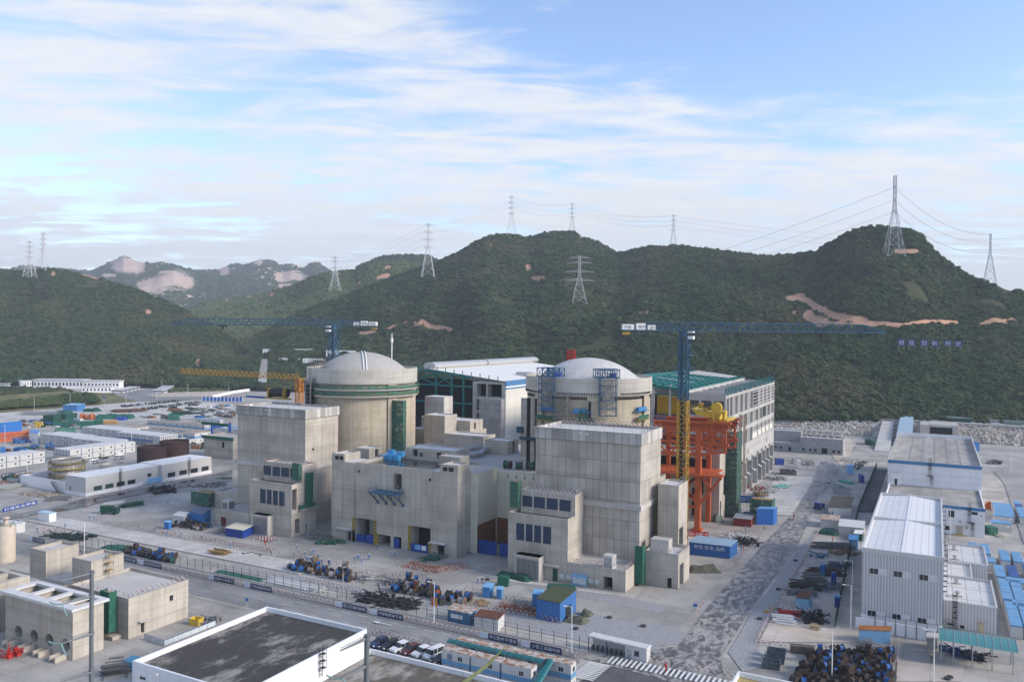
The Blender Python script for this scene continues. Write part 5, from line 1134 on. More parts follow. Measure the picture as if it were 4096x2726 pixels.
b=MB()
for i,x in enumerate((-9,-4.5,0,4.5,9)):
 for j in range(22):b.box(x,346+j*4.3,16.42,x+.5,346.4+j*4.3,16.75)
for ob_ in(b,):ob_.build('roof_vents',CONL,GW)['kind']='stuff'
PH=thing('pump_house','long grey blockwork building with small black windows below the rock slope','building',(-62,471,0))
def hh(xa,ya,xb,yb):return hole('B3',xa,ya,xb,yb,471,d=.35)
b=MB();block(b,-81,471.02,-66,484,0,4.9,[hh(253,82,280,100),hh(302,85,328,112),hh(393,92,420,138)]);block(b,-81,476,-66,484,4.9,11);block(b,-66,471,-43.8,485,0,8.6,[hh(485,100,512,128),hh(533,104,561,131),hh(603,110,631,136),hh(653,113,681,139),hh(733,105,791,165),hh(843,126,872,154),hh(895,130,924,157)],par=(.3,.4));b.build('wall',[BLOCKW,ROOFG,DARK],PH)
b=MB();b.box(-81.3,482.5,11,-43.5,486,11.5)
for i in range(12):b.box(-79+i*3,481,8.6 if i>3 else 11,-78.5+i*3,485.5,11)
b.build('roof_slab',CONL,PH);b=MB()
for i in range(5):b.lathe(-63+i*3.5,474.5,[(.8,8.6),(.8,9.2),(.01,9.4)],12)
b.build('roof_vent',CONL,PH)
b=MB().box(-67.5,470.2,4.6,-65,471,4.8).box(-54,470.2,3.9,-50.5,471,4.15);b.build('door_canopy',CONL,PH)
def rockmat():
 t=NT('riprap_rock');v=t.n.new('ShaderNodeTexVoronoi');v.inputs['Scale'].default_value=.55;t.L.new(t.pos,v.inputs['Vector'])
 c=t.mix(v.outputs['Color'],(.20,.185,.165),(.55,.52,.47));c=t.mix(t.ramp(t.noise(t.pos,.1,4),.5,.7,0,.5),c,(.50,.38,.29));return t.done(c,.9)
ROCK=rockmat()
b=MB()
rs=np.random.RandomState(5)
def rz(u,v):return-110+330*u,567+9*u+24*v
b.grid(lambda u,v:(*rz(u,v),9.6*v+rs.uniform(-.1,.1)),60,8);o_=b.build('embankment',ROCK);o_['kind']='structure'
ico=bmesh.new();bmesh.ops.create_icosphere(ico,subdivisions=1,radius=1);iv=[v.co.copy()for v in ico.verts];iF=[tuple(v.index for v in f.verts)for f in ico.faces];ico.free()
b=MB()
for i in range(5200):
 u,v=rs.rand()*.72,rs.rand()
 x,y=rz(u,v);s_=rs.uniform(.45,1.25)*(1.25 if rs.rand()<.1 else 1)
 if-36<x<-7:continue
 q=Matrix.Rotation(rs.rand()*6.3,3,'Z')@Matrix.Rotation(rs.rand()*6.3,3,'X');sc3=Vector((s_*rs.uniform(.8,1.5),s_*rs.uniform(.7,1.1),s_*rs.uniform(.5,.9)))
 b.add([Vector((x,y,9.6*v+.2))+q@Vector((p.x*sc3 .x*rs.uniform(.8,1.15),p.y*sc3 .y,p.z*sc3 .z))for p in iv],iF)
tag(b.build('riprap',ROCK),'rough pale boulders covering the slope below the hillside road','rocks',None,'stuff')
b=MB().box(-112,591,8.8,240,604,9.9);b.build('hillside_road',PALE)['kind']='structure'
fr=thing('road_fence','dark railing along the hillside road at the foot of the hill','fence',(-30,604,9.9));b=MB()
for i in range(85):b.beam((-112+i*3.2,604,9.9),(-112+i*3.2,604,12.2),.16)
for z in(10.6,11.4,12.1):b.beam((-112,604,z),(160,604,z),.12)
b.build('railing',BLK,fr)
q=thing('conveyor_house','sloping pale blue metal roof over the passage up to the hillside road','shed',(-16,530,0));b=MB();pz=[(-20,531,6),(-11.3,528,6),(-12.6,607,13),(-20.3,610,13)]
b.add([(x,y,z)for x,y,z in pz]+[(x,y,z-.5)for x,y,z in pz],[(0,1,2,3),(7,6,5,4),(0,4,5,1),(1,5,6,2),(2,6,7,3),(3,7,4,0)]);b.build('roof',plain('pale_blue_sheet',(.36,.47,.55),.5,var=.08,scale=.4),q);b=MB();b.add([(-19.6,532,0),(-11.8,529,0),(-13,606,0),(-20,609,0),(-19.6,532,5.4),(-11.8,529,5.4),(-13,606,12.4),(-20,609,12.4)],[(0,1,5,4),(1,2,6,5),(2,3,7,6),(3,0,4,7)]);b.build('wall',CONL,q)
q=thing('culvert','concrete culvert block with a black opening in the rock slope','culvert',(2,574,0));b=MB();block(b,-8,566,-3,596,0,9.9);block(b,-3,570,13,596,0,10,[(-2.5,.5,10,8.5,3)]);b.build('wall',MAT3(CONL),q)
q=thing('ramp_wall','long concrete ramp wall left of the pale blue sloping roof','wall',(-28,540,0));b=MB();b.add([(-30,500,0),(-22,500,0),(-24,606,9),(-31,606,9),(-30,500,.3),(-22,500,.3),(-24,606,10),(-31,606,10)],[(4,5,6,7),(0,1,5,4),(1,2,6,5),(2,3,7,6),(3,0,4,7)]);b.box(-33,600,0,-30.5,604,13);b.build('wall',CONL,q)
for i,(x,ln,z)in enumerate(((8,22,9.9),(14,26,9.9),(56,10,9.9),(70,18,9.9),(88,30,9.9))):
 q=thing('container',('dark green long container on the hillside road, farther one','dark green long container on the hillside road, nearer one','short grey green container on the hillside road','mid length grey green container on the hillside road','long grey green container row end on the hillside road')[i],'container',(x*.55,596+(i==0)*5,z));w_=wloc(q);b=MB().box(w_.x,w_.y,z,w_.x+ln*.55,w_.y+2.5,z+2.6);b.build('body',GRND if i<2 else plain('grey_green',(.16,.21,.19),.6),q);b=MB().box(w_.x-.05,w_.y-.05,z+2.6,w_.x+ln*.55+.05,w_.y+2.55,z+2.68);b.build('roof',GALV,q)
LICH=tileroof('lichen_roof',(.105,.10,.095),.62,.5,.06)
def lichen(name,a,b,th):
 t=NT(name);n1=t.noise(t.pos,.28,7,.7,(1,.45,1));n2=t.noise(t.pos,.07,4);k=t.ramp(t.m('ADD',t.m('MULTIPLY',n1,.7),t.m('MULTIPLY',n2,.45)),th,th+.13)
 bc,bf=t.brick(t.pos,.6,.6,.05,(1.1,)*3,(.85,)*3,(1,1,1));c=t.mix(k,a,b);c=t.mix(.8,c,bc,'MULTIPLY');c=t.mix(t.m('MULTIPLY',bf,.35),c,(.03,.03,.028))
 c=t.mix(.6,c,t.mix(t.noise(t.pos,1.7,5,.75),(.55,)*3,(1.4,)*3),'MULTIPLY');return t.done(c,.95,.1)
LICHD=lichen('lichen_roof_dark',(.075,.07,.068),(.32,.305,.27),.545);LICHB=lichen('lichen_roof_brown',(.135,.12,.10),(.36,.335,.29),.535)
WALLB=concrete('white_blue_wall',(0.708,0.732,0.755),(0.779,0.791,0.802),(8,3),.1,.5,.02)
def flatroof(label,x0,y0,x1,y1,z,deck,fh=(),pd=.9):
 t=thing('flat_roof_building',label,'building',((x0+x1)/2,y0,0));b=MB();block(b,x0,y0,x1,y1,0,z,fh,par=(.35,pd));b.build('wall',[WALLB,deck,GLASS],t);return t
FG=flatroof('near building with a big dark lichen covered flat roof and white parapet',-118.5,89.8,-93.35,120.5,10,LICHD)
b=MB();h=hole('S5',1892,1472,1975,1550,89.8);b.box(h[0],89.72,h[1],h[2],89.79,h[3]);wf=b.build('window',WHT,FG);b=MB().box(h[0]+.08,89.69,h[1]+.1,(h[0]+h[2])/2-.04,89.715,h[3]-.1).box((h[0]+h[2])/2+.04,89.69,h[1]+.1,h[2]-.08,89.715,h[3]-.1);b.build('pane',GLASS,wf)
p=onY('S6',110,1450,89.6);b=MB().tube((p.x,89.6,0),(p.x,89.6,p.z),.09,8).tube((p.x,89.6,p.z),(p.x,89.3,p.z-.15),.09,8);b.build('downpipe',WHT,FG)
b=MB();cage_ladder(b,-93.1,107.6,5.2,11.2,(1,0));b.build('cage_ladder',BLK,FG)
flatroof('near lower building with a brown lichen covered flat roof beside the parked cars',-93.3,70,-55.5,121.6,6.0,LICHB)
q=flatroof('corner of a white walled roof with dry yellow moss at the bottom right',-30.5,110,-18,146.5,5.5,lichen('moss_roof',(.30,.22,.06),(.42,.34,.14),.5))
q=thing('intake_structure','raw concrete box with four round openings and an open cell roof at lower left','concrete structure',(-161,100.2,0))
def octo(b,y,holes,x0,x1,z1,mi=0):
 """front wall with circular openings"""
 bm=bmesh.new();outer=[(x0,0),(x1,0),(x1,z1),(x0,z1)]
 xs=[x0]+[(holes[i][0]+holes[i+1][0])/2 for i in range(len(holes)-1)]+[x1]
 for k,(cx,cz,r)in enumerate(holes):
  a,c=xs[k],xs[k+1];n=24;ring=[(cx+r*math.cos(2*math.pi*i/n),cz+r*math.sin(2*math.pi*i/n))for i in range(n)]
  def edge(i):
   t=2*math.pi*i/n;dx,dz=math.cos(t),math.sin(t);s_=min(((c-cx)/dx if dx>1e-6 else 1e9),((a-cx)/dx if dx<-1e-6 else 1e9),((z1-cz)/dz if dz>1e-6 else 1e9),((0-cz)/dz if dz<-1e-6 else 1e9));return(cx+dx*s_,cz+dz*s_)
  out_=[edge(i)for i in range(n)]
  for i in range(n):
   j=(i+1)%n;poly=[ring[i],out_[i],out_[j],ring[j]]
   for cr in((a,0),(c,0),(c,z1),(a,z1)):
    ang=math.atan2(cr[1]-cz,cr[0]-cx)%(2*math.pi)
    if 2*math.pi*i/n<ang<2*math.pi*(i+1)/n:poly.insert(2,cr)
   b.m=mi;b.quad(*[(u,y,z)for u,z in poly])
   b.quad((*ring[i][:1],y,ring[i][1]),(ring[j][0],y,ring[j][1]),(ring[j][0],y+1.6,ring[j][1]),(ring[i][0],y+1.6,ring[i][1]))
  b.m=2;b.quad(*[(u,y+1.55,z)for u,z in ring]);b.m=0
hs=[(onY('S5',x,y,100.2).x+.25,onY('S5',x,y,100.2).z,1.3)for x,y in((240,885),(450,945),(655,1000),(875,1065))]
b=MB();octo(b,100.2,hs,-172.3,-149.9,9.8);facade(b,(-149.9,0,0),(0,1,0),(1,0,0),(100.2,106.9),(0,9.8),());facade(b,(-172.3,0,0),(0,1,0),(-1,0,0),(100.2,106.9),(0,9.8),());facade(b,(0,106.9,0),(1,0,0),(0,1,0),(-172.3,-149.9),(0,9.8),())
b.build('wall',MAT3(CONS),q)
b=MB()
X_=[-173.1,-171.6,-166.2,-165.0,-160.2,-159,-154.6,-153.4,-150.6,-149.1]
for a,c in((X_[0],X_[1]),(X_[2],X_[3]),(X_[4],X_[5]),(X_[6],X_[7]),(X_[8],X_[9])):b.box(a,101.6,9.8,c,106.3,10.35)
b.box(-173.1,99.5,9.8,-149.1,101.6,10.35).box(-173.1,106.3,9.8,-149.1,107.6,10.35);b.build('roof_slab',ROOFW,q)
b=MB()
for a in(-166.0,-160,-154.4):b.box(a-.3,101,4,a+.3,106.6,9.79)
b.box(-172,100.6,3.9,-150.2,106.6,4.0);b.build('cell_walls',CONS,q)
b=MB()
for cx,cz,r in hs:b.quad(*[(cx+1.28*math.cos(t/12*math.pi),101.5,cz+1.28*math.sin(t/12*math.pi))for t in range(-15,4)])
b.build('opening_net',GRND,q)
for cx,cz,r in hs:
 for k in(-1.2,.5):b=MB().box(cx+k-.3,97.6,0,cx+k+.2,100.15,1.1);b.build('plinth_block',CONS,q)
q=thing('concrete_structure','raw concrete structure cut off at the left edge, with an open cell roof','concrete structure',(-185,101,0));b=MB();block(b,-199,100.5,-177.5,108.5,0,10.5,par=(1.2,3));b.box(-191,101.5,7.5,-189.8,107.5,10.45).box(-184.5,101.5,7.5,-183.3,107.5,10.45);b.build('wall',MAT3(CONS),q)
q=thing('concrete_building','raw concrete building with a flat work roof, small square windows and a canopied door','building',(-159,112.6,0))
b=MB();block(b,-169.6,112.6,-149.9,128,0,8.6,[(-162.5,4.6,-161.3,6.0,.5)],[(115.6,.3,116.5,2.6,1),(122.9,5,123.9,6.3,.6)],par=(.35,.7));b.build('wall',MAT3(CONS,CONL),q);b=MB().box(-149.9,114.9,2.9,-149.0,117.3,3.1);b.build('door_canopy',CONL,q)
b=MB();b.box(-165,110.4,0,-152,112.55,.8);b.build('loading_step',CONS,q)
rail('roof_barrier',[(-169,112.9,8.6),(-150.2,112.9,8.6),(-150.2,127.7,8.6)],REDW,q,1,1.6,.05)
for lab,x0,x1 in(('upper raw concrete box with a sunk flat roof, nearer the middle',-176.6,-169.65),('upper raw concrete box with a sunk flat roof, farther left',-192.7,-186.4)):
 q=thing('concrete_box',lab,'building',((x0+x1)/2,117.8,0));b=MB();block(b,x0,117.8,x1,126.1,0,12.4,par=(.3,.7));b.build('wall',MAT3(CONS,CONL),q)
b=MB();block(b,-200,110,-177,117.7,0,6.2,par=(.3,.5));block(b,-186.35,117.75,-176.65,126,0,6.0);q=thing('concrete_deck','low concrete deck linking the upper raw concrete boxes','concrete structure',(-188,110,0));b.build('wall',MAT3(CONS,CONL),q)
scaffold('net_scaffold','tall green netted scaffold stair against the raw concrete building',-156.1,110.6,-153.4,112.2,.8,9.4,1.3,1.8,GRN,netsides='frl')
scaffold('scaffold_tower','thin scaffold ladder tower beside the nearer upper concrete box',-169.2,121,-168.0,122.2,8.0,13,1.2,1.6,None,.06,YELL)
q=thing('silo','cream cement silo at the left edge','silo',(-229.5,133.5,0));b=MB();b.lathe(-229.5,133.5,[(2.4,0),(2.4,9.6),(1.9,10.2),(.7,10.4),(.7,12),(1,12.05),(.9,12.4),(.01,12.5)],24);b.build('shell',plain('silo_cream',(.52,.45,.36),.7,var=.15,scale=.6),q,True);rail('top_rail',[(-231.8,133.5,9.8),(-229.5,131.2,9.8),(-227.2,133.5,9.8),(-229.5,135.8,9.8)],GRN,q,1.1,1.5,.07)
q=thing('pump_building','long low white building with dark windows and grey cladding at the left','building',(-296,199,0))
b=MB();gz=plain('pale_cladding',(.50,.50,.49),.6,var=.05,scale=.3);H1=[(202.5+i*5,1.6,206.2+i*5,3.4,.3,5 if i<2 else 2)for i in range(4)]
block(b,-303,199.2,-290.4,222,1.35,7.4,[(-300.5,1.4,-299.6,3.2,.3)],H1);block(b,-303,222.05,-292,233.5,1.35,7.2,(),[(228,3.0,230,4.4,.3)]);block(b,-304,233.55,-290,260,1.35,7.4,(),[(236.5+i*6,1.6,240.5+i*6,3.6,.3,2)for i in range(4)]);b.build('wall',[gz,WHT,GLASS,CREAM,BROWN,plain('green_glass',(.03,.075,.06),.3,0,.5,0)],q)
b=MB();b.box(-303.1,199.1,0,-290.3,222.1,1.34).box(-303,222.15,0,-291.9,233.5,1.34).box(-304.1,233.6,0,-289.9,260.1,1.34);b.build('base_wall',WHITEW,q)
b=MB();cage_ladder(b,-290.3,214,.3,9,(1,0));cage_ladder(b,-289.9,247.5,.3,9,(1,0));b.build('cage_ladder',BLK,q)
b=MB().box(-289.2,226,.6,-289.1,233,2.9);tag(b.build('site_map_board',BLUEL),'pale blue information board in front of the long white building','notice board')
q=thing('basin_wall','white walled basin with a brown lining left of the long white building','basin',(-318,203,0));b=MB();block(b,-334,200.2,-303.3,214,0,4.3,par=(.4,3.6));b.build('wall',[WHITEW,BROWN,DARK],q);b=MB()
for i in range(7):b.box(-309.5+i*.6,197.6,3.9-i*.6,-308.9+i*.6,199.2,4.05-i*.6)
b.beam((-309.6,197.6,4.9),(-305,197.6,.9),.1);b.beam((-309.6,197.6,4),(-305,197.6,0),.2);b.build('steps',BLK,q)
def tank(label,cx,cy,r,h,mat,z0=0,rings=False):
 t=thing('tank',label,'tank',(cx,cy,z0));b=MB();b.lathe(cx,cy,[(r,z0),(r,z0+h),(r-.08,z0+h),(r-.08,z0+h-1.2)],40);b.build('shell',mat,t,True);b=MB();b.lathe(cx,cy,[(r-.1,z0+h-1.0),(.01,z0+h-.5)],40);b.build('roof',mat if not rings else DIM,t)
 if rings:
  b=MB()
  for i in range(4):b.lathe(cx,cy,[(r+.3,z0+1.8+i*2.5),(r+1.3,z0+1.8+i*2.5),(r+1.3,z0+2.15+i*2.5),(r+.3,z0+2.15+i*2.5)],28)
  b.build('hazard_walkway',HAZ,t);b=MB()
  for i in range(22):
   a=2*math.pi*i/22
   for rr in(r+.3,r+1.3):b.beam((cx+rr*math.cos(a),cy+rr*math.sin(a),z0),(cx+rr*math.cos(a),cy+rr*math.sin(a),z0+h+.3),.09)
   for j in range(4):b.beam((cx+(r+1.3)*math.cos(a),cy+(r+1.3)*math.sin(a),z0+j*2.5),(cx+(r+1.3)*math.cos(a+.285),cy+(r+1.3)*math.sin(a+.285),z0+2.5+j*2.5),.07)
  b.build('scaffold',SCAF,t)
 return t
TANKM=plain('tank_steel',(.36,.345,.31),.5,.3,.4,.2,.4);RUST=plain('tank_rust',(.038,.019,.017),.8,var=.3,scale=.4)
tank('steel tank wrapped in striped scaffold walkways behind the white basin wall',-320,211,5.6,10.8,TANKM,0,True)
tank('plain steel tank behind the long white building, left one',-312,226,4.9,7.2,TANKM);tank('plain steel tank behind the long white building, right one',-306.5,236.5,5.0,5.8,TANKM)
tank('dark rust brown tank, nearer of the two',-316,249,6.2,11.5,RUST);tank('dark rust brown tank, farther of the two',-318,263,6.6,12.4,RUST)
CL,CWD,CH=6.06,2.44,2.75
def container_proto(name,wall,roof,band=None,win=True,trim=None,label='',roofz=.12):
 t=thing(name,label,'container');b=MB().box(-CL/2,0,0,CL/2,CWD,CH-roofz);b.build('body',wall,t)
 b=MB().box(-CL/2+.05,.07,CH-roofz,CL/2-.05,CWD-.07,CH);b.build('roof',roof,t)
 if trim:
  b=MB()
  for x in(-CL/2-.03,CL/2-.12):
   for y in(-.03,CWD-.12):b.box(x,y,0,x+.2,y+.2,CH-roofz)
  b.box(-CL/2-.03,-.03,0,CL/2+.03,CWD+.03,.16);b.build('corner_frame',trim,t)
 if band:b=MB().box(-CL/2-.025,-.025,.02,CL/2+.025,CWD+.025,.95);b.build('blue_band',band,t)
 if win:
  b=MB().box(.5,-.05,1.1,1.6,-.004,2.1);f=b.build('window',WHT,t);b=MB().box(.58,-.07,1.18,1.02,-.052,2.02).box(1.08,-.07,1.18,1.52,-.052,2.02);b.build('pane',GLASS,f)
  b=MB().box(CL/2+.004,.8,1.1,CL/2+.05,1.7,2.1);f=b.build('window',WHT,t);b=MB().box(CL/2+.052,.86,1.16,CL/2+.07,1.64,2.04);b.build('pane',GLASS,f)
 return t
CWALL=ribbed('container_white',(.63,.63,.61),.25,.1);CROOF=plain('container_roof',(.58,.58,.57),.6,var=.12,scale=.3)
def rustroof(name,base,rust,amt):
 t=NT(name);k=t.noise(t.vec(t.m('MULTIPLY',t.x,.6),t.y),1.1,7,.72);r=t.ramp(k,amt,amt+.14);s=t.m('GREATER_THAN',t.m('FRACT',t.m('DIVIDE',t.x,.34)),.5)  # alternate darker stripes paint the shade between roof ribs
 return t.done(t.mix(r,t.mix(s,base,tuple(q*.72 for q in base)),rust),.8)
RUSTW=rustroof('rusty_white_roof',(.56,.54,.50),(.28,.14,.07),.43);RUSTB=plain('rust_roof',(.13,.055,.035),.8,var=.3,scale=.8)
P0=container_proto('site_container',CWALL,CROOF,None,True,BLUES,'x');P1=container_proto('site_cabin',CWALL,RUSTW,RIBL,True,None,'x')
def grid_block(proto,x0,y0,nx,ny,nz,label,group,alongY=False,z0=0,step=None):
 for k in range(nz):
  for i in range(nx):
   for j in range(ny):
    if k==0 and 0<i<nx-1 and 0<j<ny-1:continue
    if alongY:place(proto,USED,(x0-CWD*(i+1)+0,y0+CL*(j+.5)+.04*j,z0+k*CH),math.pi/2,label,group).location.x+=CWD
    else:place(proto,USED,(x0+CL*(i+.5)+.04*i,y0+(CWD+.03)*j,z0+k*CH),0,label,group)
g_='two storey blocks of white site containers'
grid_block(P0,-444.5,277,5,5,2,'white container in the two storey block right of the blue roofed shed',g_)
grid_block(P0,-413.8,275,5,5,2,'white container in the two storey block behind the long lane of parked cars',g_)
grid_block(P0,-454.5,309,6,5,2,'white container in the farthest two storey block, next to the green tarps',g_)
grid_block(P0,-416,304,6,5,2,'white container in the two storey block with blue awnings',g_)
grid_block(P0,-372.5,247,5,6,2,'white container in the two storey block right behind the parked cars',g_,True)
grid_block(P0,-378.5,196,5,7,2,'white container in the nearest two storey block at the left edge',g_,True)
q=G('A6',675,705);grid_block(P1,q.x,q.y,3,2,2,'white and blue container in the two storey stack beside the blue arch gate','white and blue cabin stacks',True)
q=G('A6',505,740);grid_block(P0,q.x,q.y,5,4,1,'white single storey office container with a pale flat roof beside the two parked cars','single storey office containers',True)
q=G('A6',218,522);grid_block(P1,q.x,q.y,9,3,1,'white and blue cabin in the long back row','row of white and blue cabins')
q=G('A6',10,600);grid_block(P1,q.x,q.y,9,6,1,'rusty roofed cabin in the crowded middle rows','crowded rusty roofed cabins')
q=G('A6',560,640);grid_block(P1,q.x,q.y,4,5,1,'rusty roofed cabin in the small cluster left of the stacked cabins','small cluster of rusty cabins')
q=G('A6',830,590);P2=container_proto('blue_roof_cabin',CWALL,plain('roof_lightblue',(.22,.42,.62),.55,var=.1,scale=.4),None,True,None,'x');grid_block(P2,q.x,q.y,4,4,1,'light blue roofed cabin behind the blue arch gate','blue roofed cabins behind the arch')
q=G('A6',680,500);grid_block(P2,q.x,q.y,4,1,1,'blue roofed cabin in the short row near the green tarp heaps','short row of blue roofed cabins')
b=MB()
for i in range(5):x=-415+i*6.1;b.add([(x+.3,303.9,2.7),(x+5.6,303.9,2.7),(x+5.6,302.4,2.2),(x+.3,302.4,2.2)],[(0,1,2,3)])
tag(b.build('awning_row',plain('awning_blue',(.06,.12,.30),.6)),'row of dark blue awnings along a white container block','awnings')
q=thing('arch_gate','blue inflatable looking arch gate with a red tipped post among the cabins','arch',G('A6',945,668));w_=wloc(q);b=MB();b.box(w_.x-1,w_.y-8,0,w_.x,w_.y-7,7.2).box(w_.x-1,w_.y+5.5,0,w_.x,w_.y+6.5,7.2);b.build('posts',BLUED,q);b=MB().box(w_.x-1,w_.y-8,7.2,w_.x,w_.y+6.5,9);b.build('crossbar',BLUED,q);b=MB().lathe(w_.x-.5,w_.y+6,[(.5,7.2),(.5,9.2),(.01,10)],12);b.build('red_tip',RED,q)
PB_=container_proto('blue_roof_container',CWALL,plain('roof_skyblue',(.14,.31,.50),.5,var=.16,scale=.5),None,False,None,'x',.35);b=MB().box(1.6,-.35,1.5,2.3,-.01,2.1);b.build('air_conditioner',WHT,PB_)
PD_=container_proto('navy_roof_container',CWALL,plain('roof_navy',(.035,.085,.26),.5,var=.16,scale=.5),None,False,None,'x',.35)
def rightcab(r,x,y,z,n,proto,lab,grp,ay=True,dy=CL+.1):
 p=G(r,x,y,z)
 for i in range(n):place(proto,USED,(p.x,p.y+i*dy,z-CH),math.pi/2 if ay else 0,lab,grp)
gR='blue roofed cabins right of the clad workshop'
BLK_=[(16.6,207.0,3,PB_,2.75),(19.2,207.0,3,PB_,2.75),(21.9,209,2,PD_,2.75),(16.4,227,3,PB_,2.75),(19.0,227,3,PB_,2.75),(24.5,226,4,PB_,2.75),(27.1,222,4,PB_,2.75),(16.2,247.5,2,PB_,2.75),(19.3,249,2,PD_,2.75),(23.2,251.5,2,PD_,2.75),(14.6,262,1,PB_,2.75),(18.5,266,2,PB_,2.75),(21.6,266,2,PB_,2.75),(10.9,271.5,2,PB_,2.75),(13.9,271.5,2,PB_,2.75)]
labs=['sky blue roofed cabin in the nearest column beside the low annex','sky blue roofed cabin in the second nearest column beside the low annex','navy roofed container at the near end of the right column','sky blue roofed cabin in the column beside the stepped annex wall','sky blue roofed cabin in the column next to the stepped annex','sky blue roofed cabin in the long right column','sky blue roofed cabin in the outermost right column','sky blue roofed cabin level with the far annex','navy roofed container in the pair level with the far annex','navy roofed container farther right in the middle rows','lone sky blue roofed cabin beside the far annex','sky blue roofed cabin of the left side by side pair near the kerb','sky blue roofed cabin of the right side by side pair near the kerb','sky blue roofed cabin left of the pair below the white store building','sky blue roofed cabin right of the pair below the white store building']
for(x,y,n,pr_,z),lb in zip(BLK_,labs):
 for i in range(n):place(pr_,USED,(x-CWD/2+CWD,y+CL*(i+.5)+.12*i,0),math.pi/2,lb,gR)
for k,(x,y)in enumerate(((17,222.6),(17,243.5),(22.6,259.5),(17.5,318),(19.0,331))):
 for j in range(2):place(PB_,USED,(x+CL/2,y+2.5*j,0),0,['long sky blue roofed cabin lying across the near columns','long sky blue roofed cabin lying across the middle columns','long sky blue roofed cabin lying across the far columns','long blue roofed cabin behind the green chiller unit','long blue roofed cabin in the far rows beside the warehouse'][k],gR)
for j in range(8):place(PB_,USED,(19.8+CL/2-.5*0,336+j*2.6,0),0,'blue roofed cabin in the tight far rows beside the warehouse',gR)
for j in range(5):place(PB_ if j!=3 else PD_,USED,(29.5,336+j*6.3,0),math.pi/2,'blue roofed container in the single file beyond the far rows',gR)
def shed(label,pts,h,wall,roof,slope=0,name='shed',over=.25,door=None,extra=None):
 """pts: front-left, front-right, back-right on the ground"""
 a,c,e=[Vector((p.x,p.y,0))for p in pts];d=e-c;f=a+d;t=thing(name,label,name.replace('_',' '),((a.x+e.x)/2,(a.y+e.y)/2,0))
 P=[a,c,e,f];hz=[h,h,h+slope,h+slope];b=MB();b.add([(p.x,p.y,0)for p in P]+[(p.x,p.y,z)for p,z in zip(P,hz)],[(0,1,5,4),(1,2,6,5),(2,3,7,6),(3,0,4,7)]);b.build('wall',wall,t)
 m_=(a+c+e+f)/4;Q=[m_+(p-m_)*(1+over/max(.1,(p-m_).length))for p in P];b=MB();b.add([(p.x,p.y,z)for p,z in zip(Q,hz)]+[(p.x,p.y,z+.14)for p,z in zip(Q,hz)],[(3,2,1,0),(4,5,6,7),(0,1,5,4),(1,2,6,5),(2,3,7,6),(3,0,4,7)]);b.build('roof',roof,t)
 u=(c-a).normalized();n_=Vector((u.y,-u.x,0))
 if door:
  s0,s1,zh,mt=door;p0,p1=c+d*s0,c+d*s1;o=u*.03;b=MB();b.add([p0+o,p1+o,p1+o+UP*zh,p0+o+UP*zh],[(0,1,2,3)]);b.build('doorway_shade',mt,t)  # flat dark sheet stands in for shade in the open doorway
 return t,a,c,u,n_
SH=shed('blue corrugated workshop shed with a mossy green sloping roof by the gravel',[G('S8',1505,710),G('S8',1825,775),G('S8',2040,610)],4.6,RIBB,plain('moss_sheet',(.07,.085,.045),.8,var=.3,scale=1),.5,door=(.33,.66,2.7,DARK))
shed('steel blue site cabin with a white sign and rusty roof panel by the fence',[G('S8',305,745),G('S8',605,810),G('S8',690,735)],2.7,plain('cabin_blue',(.05,.165,.30),.5,var=.15),RUSTW,.1,'site_cabin')
bb=MB();p=onY('S8',352,640,154.7);q_=onY('S8',505,725,154.7);tag(bb.box(p.x,154.62,q_.z,q_.x,154.7,p.z).build('cabin_sign',WHT),'white sign board on the steel blue cabin','sign')
shed('white ribbed site cabin with a dark rust brown roof by the fence',[G('S8',665,845),G('S8',985,890),G('S8',1070,800)],2.75,RIBW,RUSTB,.05,'site_cabin')
PA=(plain('hut_blue',(.06,.22,.46),.5,var=.15),BLUEL)
shed('small open topped blue hut left of the pair on the storage slab',[G('S8',775,425),G('S8',875,435),G('S8',932,385)],2.6,PA[0],BLUEL,.1,'hut');shed('narrow blue hut right of the pair on the storage slab',[G('S8',965,445),G('S8',1030,452),G('S8',1055,420)],2.4,PA[0],BLUEL,.1,'hut')
shed('blue hut tucked behind the green roofed workshop shed',[G('S8',1448,545),G('S8',1570,560),G('S8',1605,500)],3.0,PA[0],BLUEL,.1,'hut')
shed('bright blue double hut with a cream panel roof beside the left annex intake',[G('B2',775,620),G('B2',950,648),G('B2',1065,600)],2.6,BLUED,plain('cream_panel',(.62,.60,.46),.5,var=.08),.3,'hut')
shed('blue shed with a rusty blue sheet roof near the left low annex',[G('B2',405,475),G('B2',535,505),G('B2',622,465)],3.4,plain('shed_blue',(.035,.17,.42),.5,var=.15),plain('rusty_blue_sheet',(.07,.11,.19),.6,var=.5,scale=1.2),.6)
shed('white site hut with a pale roof left of the rusty blue roofed shed',[G('B2',235,485),G('B2',345,500),G('B2',405,460)],2.5,RIBW,CROOF,.05,'hut')
shed('small blue site box beside the drum heap',[G('B2',145,548),G('B2',190,556),G('B2',220,543)],2.3,plain('box_blue',(.03,.17,.46),.5),BLUEL,.05,'hut')
shed('white kiosk with blue trim standing alone on the pale slab',[G('B1',295,540),G('B1',378,555),G('B1',432,545)],2.9,WHT,plain('kiosk_roof',(.40,.56,.68),.5),.05,'kiosk')
BS=shed('deep blue workshop hut with white lettering right of the gate building',[G('R6',1395,1430),G('R6',2035,1505),G('R6',2150,1420)],3.6,BLUED if 0 else plain('shop_blue',(.03,.12,.36),.5,var=.12),plain('shop_roof',(.26,.38,.48),.6,var=.2,scale=.4),.4)
_,a,c,u,n_=BS;txt('责任 安全 品质','lettering',WHT,_,a+u*1.4+n_*.06+UP*2.0,u,1.15,width=9.0)
